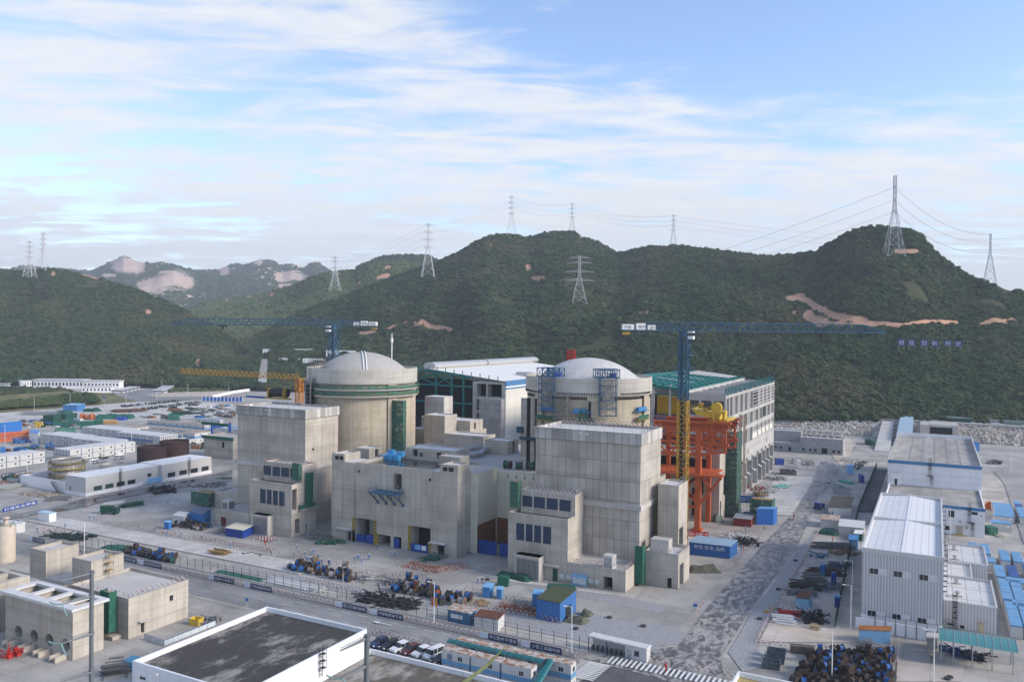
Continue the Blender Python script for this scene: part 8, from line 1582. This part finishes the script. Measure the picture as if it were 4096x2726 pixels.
for a in((('bars','bundled grey steel sections behind the left row of drums','S7',740,225,890,250,5,1.4,GALV),('bars','long grey channel bundle between the drum rows','S7',850,215,1050,160,3,1.5,GALV),('clutter','dark grey scaffold racks left of the middle drums','S7',960,270,1250,305,6,1.4,STEEL),('clutter','jet black formwork pile behind the fence','S7',715,490,1440,625,6.5,1.2,BLK,220),('pipes','silver and white pipe bends behind the fence','S6',1480,225,2300,395,4,.7,PIPEW,40),('tarp','dark green tarp sheet spread behind the fence','S6',800,100,1450,235,4,.5,TARP),('tarp','dark green tarped heap behind the fence, left of the drums','S4',1310,495,1650,515,4,1.2,TARP),('clutter','black formwork heap behind the left fence','S4',610,350,1120,385,5,1.1,plain('black_green',(.012,.035,.035),.7,var=.5),130),('bars','yellow wrapped timber packs on the pale slab','B2',575,800,770,830,3.2,.9,TIM,26),('clutter','rusty steel plates lying on the pale slab','B2',930,808,1080,838,2.6,.12,RUSTB,14),('boxed','green tarped load near the concrete intake hood','S8',975,275,1120,285,2.4,2.4,TARP),('tarp','long sagging dark green tarp in front of the intake hood','S8',955,130,1370,240,3,1.6,GRND),('boxed','long green tarped load behind the mossy roofed shed','S8',1640,385,2030,410,2.4,2.2,TARP),('tarp','camouflage tarped heap beside the mossy roofed shed','S8',1850,760,2150,815,4,1.3,CAMO),('tarp','small camouflage tarped heap farther from the shed','S8',2085,680,2230,705,3,1.4,CAMO),('mat','orange timber frames and bars on the storage slab, left part','S8',570,535,790,560,5,.7,TIM,40),('mat','orange bar frames on the storage slab, middle part','S8',950,600,1180,620,5,.6,MATR,60),('mat','orange bar frames on the storage slab, right part','S8',1160,640,1500,700,5,.6,MATR,90),('mat','reddish reinforcement mat before the central building','Y3',190,640,480,690,5,.25,MATR,120),('mat','pinkish reinforcement bars beside the reinforcement mat','Y3',510,690,770,655,6,.3,plain('bar_pink',(.36,.24,.20),.8,var=.3),130),('clutter','pipes and hoses at the central building corner','Y3',380,600,780,540,5,.8,STEEL,50),('clutter','grey scrap and bars left of the central building','R2',1230,1400,1620,1420,5,.9,STEEL,60),('clutter','green netted railing clutter before the striped doorway','Y3',385,600,515,600,3,1.3,GRN,26),('clutter','green netted steps left of the central building','R2',1400,1490,1850,1480,3,1.2,GRN,40),('clutter','chain like dark scrap beside the small drum heap','B2',600,590,770,600,4,.3,STEEL,60),('mat','red and white striped bar mats by the blue double hut','B2',1020,660,1170,690,4,.5,REDW,60),('clutter','black formwork pile inside the curved barriers','B1',1180,345,1347,330,14,1.0,BLK,160),('clutter','dark scrap inside the barriers left of the low block','B2',480,130,760,120,10,.8,STEEL,60),('bars','green steel sections in the curved work area','B1',930,450,1130,420,4,1.2,GRND,26),('bars','white pipes in the curved work area','B1',800,430,980,405,3,.6,PIPEW,16),('clutter','scrap and blue bins below the basin wall','B1',140,345,360,370,6,1,plain('scrap_mix',(.35,.28,.22),.8,var=.5,scale=.6),50),('bars','green grey bar racks below the white basin','B1',330,395,540,385,4,1,STEEL,30),('clutter','red and white scaffold parts behind the left fence','Z1',0,1260,330,1210,9,.8,plain('scrap_red',(.40,.24,.22),.8,var=.5,scale=.5),80),('bars','grey steel stacks behind the left fence','Z1',0,1310,230,1270,5,1.2,GALV,26),('bars','grey concrete beams stacked on the pale laydown yard','A5',120,360,480,365,14,2.2,GALV,50),('clutter','long row of black formwork on the far yard, front row','A6',30,415,760,320,9,2.2,BLK,260),('clutter','long row of black formwork on the far yard, back row','A6',0,362,560,305,7,2.0,BLK,200),('bars','brown steel stacks on the pale laydown yard','A5',980,340,1340,330,8,2.2,plain('bar_brown',(.15,.09,.06),.8,var=.5),50),('tarp','green tarped heap beside the blue shed, right side','A5',735,330,855,333,9,3,GRND),('tarp','green tarped heap beside the blue shed, left side','A5',490,345,590,348,9,2.4,TARP),('boxed','big green tarped box in the storage area, left one','A5',385,425,480,428,9,5,GRND),('boxed','big green tarped box in the storage area, right one','A5',485,415,590,418,12,5,GRND),('tarp','wide green tarps over long loads in the storage area','A5',460,455,720,455,12,2.5,TARP),('tarp','dark green tarps near the orange vessel','A5',840,400,1190,395,10,3.6,TARP),('boxed','green tarped twin load before the farthest container block, left','A5',718,485,830,482,8,4.6,TARP),('boxed','green tarped twin load before the farthest container block, right','A5',835,470,912,468,8,4.6,TARP),('tarp','bright blue wrapped load among the green tarps','A5',1015,410,1140,408,6,2.8,BLUED),('tarp','green tarps along the left edge','A5',-40,455,175,445,10,1.5,TARP),('tarp','pale green tarps behind the white blue roofed shed','A5',480,525,690,515,10,3,plain('tarp_pale',(.06,.17,.13),.7,var=.4,scale=.5)),('tarp','round green tarped dome among the middle cabins','A6',395,490,525,487,12,4.5,TARP),('bars','long green loads beyond the middle cabins','A6',430,435,700,430,8,2.4,GRND,40),('bars','orange and rusty pipes beyond the middle cabins','A6',390,400,560,405,7,2,plain('pipe_rusty',(.36,.17,.08),.8,var=.5,scale=.5),40),('clutter','white scattered panels on the far laydown yard','A6',560,380,900,350,22,1.2,PIPEW,90),('clutter','mixed grey clutter on the far laydown yard','A6',700,430,1050,400,16,1.6,STEEL,90),('clutter','brown clutter behind the blue hoarding','A6',860,280,1060,285,20,2,plain('dirt_brown',(.11,.07,.055),.9,var=.4),80),('clutter','grey scrap in the far left yard','A5',250,225,540,205,16,1.6,plain('scrap_brown',(.20,.16,.13),.8,var=.5),120),('clutter','bright blue frames on the sandy yard beside the girder','A5',170,620,300,605,9,3,BLUE,40),('clutter','bright blue frames by the end of the container blocks','A5',440,665,520,655,5,3,BLUE,24),('boxed','blue steel part on the sandy yard, nearest the edge','A5',0,695,50,692,4,2.6,BLUE),('boxed','small blue steel part on the sandy yard, second','A5',170,684,207,680,3,1.6,BLUE),('boxed','small blue steel part on the sandy yard, third','A5',225,690,259,687,3,1.6,BLUE),('boxed','small blue steel part on the sandy yard, fourth','A5',306,668,341,663,3,1.6,BLUE),('clutter','yellow frames beside the big green boxes','A5',318,468,378,465,4,3.6,YELB,26),('bars','curved yellow brown timber truss by the tarps','A5',915,445,1070,435,4,2.4,TIM,30),('bars','silver pipe lengths on the yard before the turbine hall, nearer','B3',190,530,290,490,5,.5,GALV,16),('bars','silver pipe lengths on the yard before the turbine hall, middle','B3',255,580,340,535,5,.5,GALV,16),('bars','teal and silver pipe lengths on the yard before the turbine hall','B3',360,535,460,495,6,.5,plain('pipe_teal',(.12,.34,.31),.5,var=.3),16),('clutter','dark scrap racks before the turbine hall','B3',270,455,395,440,9,1.2,STEEL,60),('clutter','brown timber crates before the turbine hall','B3',95,612,195,605,6,1.8,plain('crate_brown',(.20,.12,.06),.8,var=.4),40),('skip','dark open skip before the pump house, left of three','B3',308,375,360,378,5,2,BAR),('skip','dark open skip before the pump house, middle of three','B3',366,380,415,382,5,2,BAR),('skip','dark open skip before the pump house, right of three','B3',425,383,473,384,5,2,BAR),('clutter','red and grey scrap by the turbine hall columns','B3',95,548,165,520,6,1.4,plain('scrap_red2',(.30,.10,.08),.8,var=.6),26),('bars','long grey roof slabs stacked behind the site office huts','B3',240,238,700,240,12,.8,ROOFG,30),('clutter','white and dark site huts below the pump house','B3',370,275,660,290,8,2.6,plain('hut_mix',(.36,.36,.37),.7,var=.6,scale=.4),26),('boxed','deep blue hoarding box below the pump house','B3',275,278,350,278,3,3,BLUED),('boxed','white kiosk below the pump house','B3',478,305,520,307,3,3.4,WHT),('boxed','green tank box on the narrow pale slab, left','B3',1182,72,1235,75,8,3,GRND),('boxed','green tank box on the narrow pale slab, right','B3',1240,76,1280,78,8,3,plain('tank_green',(.05,.16,.11),.6)),('clutter','stacked white cabins along the upper right yard','B3',1060,270,1220,260,16,2.6,plain('cabin_mix',(.42,.43,.43),.7,var=.35,scale=.4),30),('bars','silver pipe stack in the upper right yard','B3',870,590,1040,600,22,.8,GALV,40),('clutter','blue and grey valves in the upper right yard','B3',960,545,1035,545,18,1.2,plain('valve_blue',(.20,.27,.33),.6,var=.5),36),('boxed','dark blue box in the upper right yard','B3',1132,462,1170,464,6,3.2,BLUED),('boxed','blue and white cabin in the upper right yard','B3',1000,375,1062,378,5,4,BLUEL),('boxed','teal sheet stack in the upper right yard','B3',1010,475,1065,472,7,.9,plain('sheet_teal',(.06,.30,.27),.6)),('tarp','dark green tarps before the two window cabin','B4',690,215,900,240,5,1.8,GRND),('clutter','blue bins below the dark roofed hut','B3',745,830,870,838,4,2.2,plain('bin_mix',(.03,.13,.22),.7,var=.5),20),('bars','long grey scaffold racks across the right yard, first row','B4',610,365,1110,385,3.5,1.5,STEEL,44),('clutter','blue bins in a row across the right yard','B4',580,450,770,468,2,1.2,plain('bin_blue',(.05,.16,.26),.6,var=.3),16),('clutter','timber and rusty parts in the right yard','B4',880,445,1110,440,5,.9,plain('part_rusty',(.26,.16,.09),.8,var=.6),60),('bars','dark beam packs in the right yard, upper','B4',770,560,920,580,4.5,.9,BAR,22),('clutter','blue skips with dark contents beside the fence','B4',930,600,1080,560,5,1.6,plain('skip_blue',(.03,.10,.16),.6,var=.5),40),('bars','brown and grey racks across the right yard, second row','B4',560,650,1010,655,4,1.4,plain('rack_brown',(.11,.085,.07),.7,var=.5),44),('bars','grey scaffold racks across the right yard, third row','B4',550,710,800,715,3,1.5,STEEL,36),('bars','long dark red and black racks across the right yard, fourth row','B4',400,775,810,810,4,1.4,plain('rack_dark',(.06,.05,.05),.7,var=.6),60),('clutter','grey scrap boxes in the right yard, lowest row','B4',370,850,690,870,4,1.2,STEEL,50),('clutter','blue cylinders and grey frames in the right yard','B4',700,850,1000,760,4,1.4,plain('frame_blue',(.10,.16,.22),.6,var=.6),50),('boxed','upright blue cabinet in the right yard, upper','B4',722,655,765,658,1.5,3.2,BLUE),('boxed','upright blue cabinet in the right yard, lower','B4',835,740,880,744,1.5,3.2,BLUED),('pipes','white painted pipe spools on the sandy yard','B5',215,300,500,330,5.5,.9,PIPEW,34),('pipes','red painted pipe spools behind the white ones','B5',270,215,550,245,2.2,.7,RED,12),('clutter','black steel frames on the sandy yard','B5',550,305,765,320,5,2.0,BLK,70),('bars','pale timber pack beside the black frames','B5',605,360,715,378,1.8,1.0,plain('ply',(.46,.36,.22),.8,var=.2),16),('skip','rusty blue open skip stack, nearest','B5',130,755,300,780,1.8,1.5,plain('skip_rust',(.10,.13,.14),.8,var=.6,scale=1.5)),('skip','rusty blue open skip stack, middle','B5',165,690,345,720,1.6,1.6,MATS['skip_rust']),('skip','rusty blue open skip stack, farthest','B5',185,640,355,665,1.4,1.7,MATS['skip_rust']),('boxed','open crate row beside the drum heap','B5',420,600,660,620,1.6,1.5,plain('crate_dark',(.12,.10,.085),.8,var=.6,scale=1.2)),('bars','silver cable tray stack below the orange rust container','B5',1150,600,1290,640,5,1.6,GALV,40),('bars','galvanised frames below the light blue container','S3',110,1090,330,1130,2.5,1.2,GALV,30),('skip','yellow skip on the raw concrete yard behind a white hoarding','S6',540,800,650,815,1.6,1.5,YELB),('clutter','grey metal boxes beside the yellow skip','S6',660,770,840,790,3,1,STEEL,26),('boxed','small blue roofed bin at the lower left by the white building','S5',1640,1400,1780,1420,3,1.6,plain('bin_cyan',(.06,.22,.36),.6)),('bars','dark slatted roof of a hut beside the white building wall','S5',1310,1560,1780,1500,4,2.6,BAR,30),('clutter','red machine parts at the lower left edge','S5',-40,1260,120,1270,3,1.8,RED,24),('clutter','grey racks beside the workshop hut','Y4',1520,470,1670,480,7,1.4,BLK,60),('clutter','pale pipe racks above the workshop hut','Y4',1360,400,1680,430,4,1.2,PIPEW,50),('tarp','sagging dark green tarp cradle below the workshop hut','Y4',1140,690,1390,690,5,1.5,CAMO),('tarp','grey green tarped machine by the orange trestle','R8',1030,1330,1180,1320,5,2.6,plain('tarp_grey',(.10,.14,.12),.7,var=.3)),('clutter','blue and white parts under the safety banner','R8',1330,1220,1640,1240,5,1.6,plain('part_blue',(.08,.14,.26),.6,var=.6),40),('clutter','black engines and pallets at the far right lot','S1',1940,870,2090,865,6,1.6,BLK,50),('boxed','dark green chiller unit below the long blue cabins','S2',1895,640,2000,640,4,2.6,plain('chiller_green',(.03,.12,.08),.6)),('boxed','pale green concrete plinth beside the chiller','S2',2015,670,2095,670,6,.5,plain('plinth_green',(.26,.28,.22),.8)),('clutter','orange red gas cylinder rack beside the store corner','S2',1822,285,1855,290,1.5,3,ORNG,10),('boxed','blue cabin beyond the warehouse corner','S1',1690,690,1750,690,5,5,BLUE),('clutter','machinery and blue covers under the teal canopy','S3',1250,1200,1560,1260,3,1.6,plain('cover_blue',(.03,.08,.20),.6,var=.5),30),('clutter','turnstile gates under the teal canopy','S3',1640,1280,1800,1300,2.5,1.4,BLK,30),('clutter','teal pipe trench with dark frames beside the patrol lane','B3',1110,330,1230,250,5,1,plain('trench',(.06,.075,.075),.8,var=.6),60),('clutter','bars on the auxiliary roof between the reactors','Z3',1080,1700,1330,1710,4,1.2,STEEL,5))):pile(*a)
wh=thing('white_hoarding','low white printed hoarding around the raw concrete yard','hoarding',(-143,114,0));b=MB();P=[V2(G('S5',1950,985)),V2(G('S6',190,1080)),V2(G('S6',885,800))]
for a,c in zip(P,P[1:]):b.beam(a+UP*.55,c+UP*.55,.06,1.0)
b.build('boards',plain('hoarding_white',(.50,.56,.58),.6,var=.3,scale=1.8),wh);rail('top_rail',P,BLUED,wh,1.15,2,.06,1)
og=thing('orange_girder','long orange lattice girder lying at the left edge','girder',G('A5',0,600));b=MB();p,q=V2(G('A5',-60,605)),V2(G('A5',275,575));n=16
for i in range(n):a,c=p.lerp(q,i/n),p.lerp(q,(i+1)/n);b.beam(a+UP*.5,c+UP*4.6,.5);b.beam(a+UP*4.6,c+UP*.5,.5)
b.beam(p+UP*.5,q+UP*.5,.9);b.beam(p+UP*4.8,q+UP*4.8,.9);b.build('lattice',plain('girder_orange',(.50,.12,.04),.6,var=.2),og)
ov=thing('orange_vessel','orange wrapped vessel lying among the green tarps','vessel',G('A5',780,400));p,q=V2(G('A5',730,400)),V2(G('A5',840,402));b=MB().tube(p+UP*2.2,q+UP*2.2,1.7,14);b.tube(p+UP*2.2,p+(q-p)*.16+UP*2.2,2.4,14);b.tube(q+UP*2.2,q-(q-p)*.16+UP*2.2,2.4,14);b.build('shell',plain('wrap_orange',(.50,.15,.06),.7,var=.25),ov,True)
for i,(r,x,y)in enumerate((('Y4',755,1122),('Y4',210,1143),('Y4',480,1052),('B5',170,182),('B5',232,150),('B5',100,257),('B5',300,160),('B4',290,788),('B4',465,494),('S3',1315,1540),('S3',1350,1515),('B5',850,540),('S8',845,190))):
 p=V2(G(r,x,y));b=MB().lathe(p.x,p.y,[(.01,.46),(.55,.46),(.6,.44),(.6,0)],16);t=tag(b.build('manhole',DRK if i not in(3,4)else YELL),'dark round manhole cover in the yard paving' if i not in(3,4)else 'yellow rimmed round drain at the roadside','manhole','manhole covers')
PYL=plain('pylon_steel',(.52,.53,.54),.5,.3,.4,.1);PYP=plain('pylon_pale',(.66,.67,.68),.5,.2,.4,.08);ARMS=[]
def pylon(label,base,h,bw,arms,mat,k=.35,yaw=0):
 """arms: (height fraction, half span)"""
 t=thing('pylon',label,'pylon',base,'power pylons');x0,y0,z0=base;ca,sa=math.cos(yaw),math.sin(yaw);wd=lambda f:bw*((1-f/.62)*.86+.14 if f<.62 else.14)/2
 def P(f,k_):s_=((-1,-1),(1,-1),(1,1),(-1,1))[k_%4];a,c=s_[0]*wd(f),s_[1]*wd(f);return Vector((x0+a*ca-c*sa,y0+a*sa+c*ca,z0+h*f))
 fs=[0,.16,.30,.42,.52,.60,.68,.76,.84,.92,1.0];b=MB()
 for f,g in zip(fs,fs[1:]):
  for q in range(4):b.beam(P(f,q),P(g,q),k);b.beam(P(f,q),P(g,q+1),k*.55);b.beam(P(f,q+1),P(g,q),k*.55);b.beam(P(g,q),P(g,q+1),k*.5)
 b.build('tower_body',mat,t);tips=[]
 for f,sp in arms:
  b=MB()
  for s_ in(-1,1):
   tip=Vector((x0+s_*sp*ca,y0+s_*sp*sa,z0+h*f));tips.append(tip)
   for q in range(4):b.beam(P(f-.012 if q<2 else f-.012,q),tip,k*.6);b.beam(P(f+.028,q),tip,k*.5)
   b.beam(tip,tip-UP*h*.035,k*.5)
  b.build('cross_arm',mat,t)
 ARMS.append((label,tips));return t
A3_=[(.98,4.5),(.84,6),(.70,6.5),(.56,6)]
def pyl_at(label,hill,r,xb,yb,yt,arms,mat,dist=None,yaw=0,bw=.2,k=.35):
 p=hill.find(r,xb,yb)if dist is None else at(r,xb,yb,dist);h=(yb-yt)/REG[r][2]*(p-CAM).dot(FW)/F;return pylon(label,p,h,h*bw,arms,mat,k,yaw)
YW=PSI
pyl_at('tallest pylon, on the front slope of the right peak',HM,'A3',1481,640,90,[(.86,1.5),(.70,1.5),(.56,1.5)],PYL,None,YW+1.45,.21,.42);pyl_at('pylon standing on the descending ridge at the far right',HM,'A3',2125,795,465,[(.98,5),(.84,6),(.62,6)],PYL,None,YW+.9,.22,.34)
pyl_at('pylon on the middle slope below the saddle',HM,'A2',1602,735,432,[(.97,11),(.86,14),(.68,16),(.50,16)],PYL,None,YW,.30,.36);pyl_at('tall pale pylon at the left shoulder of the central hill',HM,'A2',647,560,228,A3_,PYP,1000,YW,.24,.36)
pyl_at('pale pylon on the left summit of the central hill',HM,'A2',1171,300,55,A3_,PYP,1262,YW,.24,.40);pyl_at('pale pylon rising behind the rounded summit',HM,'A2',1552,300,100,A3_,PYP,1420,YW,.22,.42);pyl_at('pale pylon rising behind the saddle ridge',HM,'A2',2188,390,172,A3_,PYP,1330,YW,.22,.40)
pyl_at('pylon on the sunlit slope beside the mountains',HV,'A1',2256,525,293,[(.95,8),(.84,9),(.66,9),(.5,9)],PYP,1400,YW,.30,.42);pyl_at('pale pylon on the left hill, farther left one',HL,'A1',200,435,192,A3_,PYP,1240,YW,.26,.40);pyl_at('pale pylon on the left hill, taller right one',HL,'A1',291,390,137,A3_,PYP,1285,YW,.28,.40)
WIRE=plain('wire_grey',(.40,.41,.43),.6,var=0)
def span(i,j,label,sag,ids=(0,1,2,3,4,5),far=None):
 A_,t=ARMS[i][1],thing('power_line',label,'power line',(0,0,0),'power lines');b=MB()
 for k in ids:
  p=A_[k];q=ARMS[j][1][k]if far is None else p+far;pts=[p.lerp(q,s_/16)-UP*sag*4*(s_/16)*(1-s_/16)for s_ in range(17)];b.path(pts,.10,3)
 b.build('wires',WIRE,t)
span(3,4,'wires from the left shoulder pylon up to the left summit pylon',10);span(7,3,'wires from the sunlit slope pylon to the left shoulder pylon',10);span(4,5,'wires between the two summit pylons',8);span(5,6,'wires from the summit to the saddle ridge pylon',10);span(0,1,'wires from the tallest pylon down to the ridge pylon at the far right',12,(0,1,2,3,4,5));span(0,0,'wires from the tallest pylon away to the left behind the saddle',16,(0,1,2,3,4,5),Vector((-620,520,-70)))
span(6,1,'wires from the saddle ridge pylon towards the far right',20,(0,1,2,3,4,5),Vector((620,120,-45)))
def deadend(label,r,xt,yt,xb,yb,dist,rad_,arms):
 p=at(r,xt,yt,dist);t=thing('utility_pole',label,'utility pole',(p.x,p.y,0));PS=plain('pole_grey',(.15,.17,.185),.6,.2,.4,.12,.5);MB().tube((p.x,p.y,0),(p.x,p.y,p.z),rad_*1.25,16,rad_).build('pole',PS,t);MB().lathe(p.x,p.y,[(rad_*1.12,p.z-.02),(rad_*1.12,p.z+.1),(.01,p.z+.14)],16).build('pole_cap',PS,t)
 for ya,xe,ye,ins in arms:
  s=at(r,xt,ya,dist);e=G(r,xe,ye,s.z-.15);d=(e-s);L_=min(d.length,6.5);d.normalize();e=s+d*L_;b=MB();b.tube(s,e,.17,8,.07);n=14
  for i in range(n):q=s.lerp(e,(i+.5)/n);b.beam(q+UP*.16,q+UP*.34,.03)
  b.beam(s+UP*.34,e+UP*.2,.03);a=b.build('cross_arm',PS,t);b=MB().lathe(p.x,p.y,[(rad_*1.3,s.z-.15),(rad_*1.3,s.z+.15)],14);b.build('collar',PS,t)
  if ins:
   for k,dv in((0,Vector((-1,-.25,.05))),(1,Vector((1,-.2,-.75)))):
    dv.normalize();pts=[e+dv*s_*1.6/6+UP*(-.12*math.sin(s_/6*math.pi))for s_ in range(7)];b=MB()
    for u,v in zip(pts,pts[1:]):
     b.tube(u,v,.075,8)
    b.build('insulator',plain('insulator_green',(.22,.36,.35),.3,var=.1),a)
 return t
KB=[TARP,GRND,STEEL,GALV,PIPEW,BAR,MATS['pipe_rusty'],MATS['bar_brown'],BLUE]
for pts,n,lb in(([('A5',20,470),('A5',720,470),('A5',700,400),('A5',60,390)],40,'small bundle of materials in the storage area before the container blocks'),([('A6',60,470),('A6',1040,470),('A6',1040,340),('A6',400,330)],70,'small bundle of materials on the far laydown yard'),([('Z1',0,1250),('Z1',330,1225),('Z1',300,1170),('Z1',0,1190)],18,'small bundle of parts behind the left fence'),([('A6',620,800),('A6',900,720),('A6',860,690),('A6',560,760)],12,'small bundle beside the fence by the rust tanks'),([('A5',0,720),('A5',420,690),('A5',420,640),('A5',80,640)],12,'small bundle on the sandy yard at the left')):
 P=[V2(G(*p))for p in pts]
 for i in range(n):
  u,v=R.random(),R.random();p=P[0].lerp(P[1],u).lerp(P[3].lerp(P[2],u),v);L_,W_,h=R.uniform(3,9),R.uniform(1.2,3),R.uniform(.6,2.2);m_=R.choice(KB);b=MB()
  for j in range(5):o=W_*j/5;b.box(p.x+R.uniform(0,.6),p.y+o,0,p.x+L_-R.uniform(0,.6),p.y+o+W_/5.6,h*R.uniform(.6,1))
  tag(b.build('material_bundle',m_),lb,'bundle',lb.replace('small bundle','small bundles'))
deadend('tall grey steel pole with four cross arms before the raw concrete boxes','S5',1240,75,1260,1568,88,.22,[(95,815,210,0),(405,840,515,1),(915,830,1050,1),(1435,820,1565,0)]);deadend('thick grey steel pole with cross arms at the bottom, beside the white parapet','S7',905,940,905,1568,74,.25,[(975,545,1145,0),(1345,580,1515,1)])
for r,x,y,lb in(('S6',1310,600,'small blue road sign at the end of the metal gate barrier'),('Y4',1173,1035,'small blue road sign beside the wet road bend'),('A5',935,285,'blue road sign on the road by the grassy bank')):
 p=V2(G(r,x,y));t=thing('road_sign',lb,'sign',p);s_=1 if r!='A5' else 3;MB().tube(p,p+UP*2.9*s_,.06*s_,8).build('post',GALV,t);MB().box(p.x-.45*s_,p.y-.08,2.2*s_,p.x+.45*s_,p.y-.03,2.9*s_).build('plate',BLUE,t)
def scrub(name,label,r_pts,n,smin,smax,col=None,h=0):
 P=[V2(G(*p))for p in r_pts];pts=[];sc_=[]
 for i in range(n):u,v=R.random(),R.random();p=P[0].lerp(P[1],u).lerp(P[3].lerp(P[2],u),v);s_=R.uniform(smin,smax);pts.append((p.x,p.y,h-.2*s_));sc_.append(s_)
 return scatter(name,pts,sc_,col or BUSH,label,'scrub')
bank=MB();P=[V2(G('A5',-80,345)),V2(G('A5',560,300)),V2(G('A5',1240,243)),V2(G('A5',1010,200)),V2(G('A5',560,200)),V2(G('A5',-80,262))]
bank.add([P[0],P[1],P[2],P[3]+UP*4,P[4]+UP*6,P[5]+UP*7],[(0,1,4,5),(1,2,3,4)]);bank.build('grass_bank',ground_mat('bank_grass',(.12,.125,.05),(.19,.175,.08),None,0,.3))['kind']='structure'
scrub('bank_scrub','olive and brown scrub on the grassy bank at left',[('A5',-60,330),('A5',560,290),('A5',560,215),('A5',-60,260)],900,1.2,2.6,None,3);scrub('bank_bushes','dark bushes on the grassy bank near the blue road sign',[('A5',530,285),('A5',900,262),('A5',800,200),('A5',560,200)],260,2.0,4.2,CROWN,2.5);scrub('hedge_trees','dark tree belt before the long white halls',[('A5',-60,185),('A5',700,178),('A5',560,135),('A5',-60,120)],420,2.5,4.5,CROWN);scrub('foot_scrub','brown grass and shrubs at the foot of the left hill',[('A6',380,215),('A6',1100,195),('A6',1050,160),('A6',480,165)],500,1.5,3.4);scrub('slope_bushes','olive bushes growing between the rocks of the embankment',[('Z5',230,760),('Z5',900,790),('Z5',800,730),('Z5',230,690)],60,.8,2.0,None,4)
def foot(hill,name,label,x0,x1,n):
 pts,sc_=[],[]
 for i in range(n):p=hill.pt(R.uniform(x0,x1),R.uniform(-.0,.09));s_=R.uniform(2,5.2);pts.append(p);sc_.append(s_)
 scatter(name,pts,sc_,CROWN,label,'trees')
foot(HM,'foot_trees','larger trees along the foot of the central hill',480,2700,1500);foot(HL,'left_foot_trees','larger trees along the foot of the left hill',-380,560,600)
kn=MB();kn.grid(lambda u,v:((-1+2*u)*70,-60+115*v,max(-.4,64.2-1.25*math.hypot((-1+2*u)*70,max(0,-60+115*v)))),28,24);kn.build('knoll',ground_mat('knoll_grass',(.07,.10,.03),(.12,.14,.05),None,0,.3),None,True)['kind']='structure'
gb=thing('grass_blade','green grass blade leaning up from the bottom edge near the viewer','grass blade',(0,0,0));b=MB();p0,p1,p2=at('S8',500,1600,3.0),at('S8',850,1330,3.1),at('S8',1105,1072,3.2);root=at('S8',-600,2700,2.6);n_=(RT*.6-U2*.6).normalized();pts=[root.lerp(p0,i/6)for i in range(6)]+[p0 .lerp(p1,i/5)for i in range(5)]+[p1 .lerp(p2,i/6)for i in range(7)];wd=[.008]*6+[.0085-.0004*i for i in range(5)]+[.0065*(1-i/6.3)for i in range(7)]
b.add([p+n_*w for p,w in zip(pts,wd)]+[p-n_*w for p,w in zip(pts,wd)]+[p+FW*.004 for p in pts],[(i,i+1,len(pts)+i+1,len(pts)+i)for i in range(len(pts)-1)]+[(i,2*len(pts)+i,2*len(pts)+i+1,i+1)for i in range(len(pts)-1)]);b.build('blade',plain('grass_green',(.05,.08,.008),.5,var=.1),gb)
for o in[o for o in sc.objects if o.get('label')=='x' and not o.parent]:
 for ch in list(o.children_recursive):bpy.data.objects.remove(ch)
 bpy.data.objects.remove(o)
def haze():
 b=MB().box(-4600,-700,-1.2,4200,5200,420)
 mt=bpy.data.materials.new('haze_air');mt.use_nodes=True;n=mt.node_tree.nodes;n.clear()
 o=n.new('ShaderNodeOutputMaterial');v=n.new('ShaderNodeVolumePrincipled')
 v.inputs['Color'].default_value=(.80,.88,1,1);v.inputs['Density'].default_value=HAZE_D;v.inputs['Anisotropy'].default_value=.1
 mt.node_tree.links.new(v.outputs[0],o.inputs['Volume'])
 h=b.build('haze',mt);h['kind']='stuff';h.visible_shadow=True
HAZE_D=1.3e-4
haze()
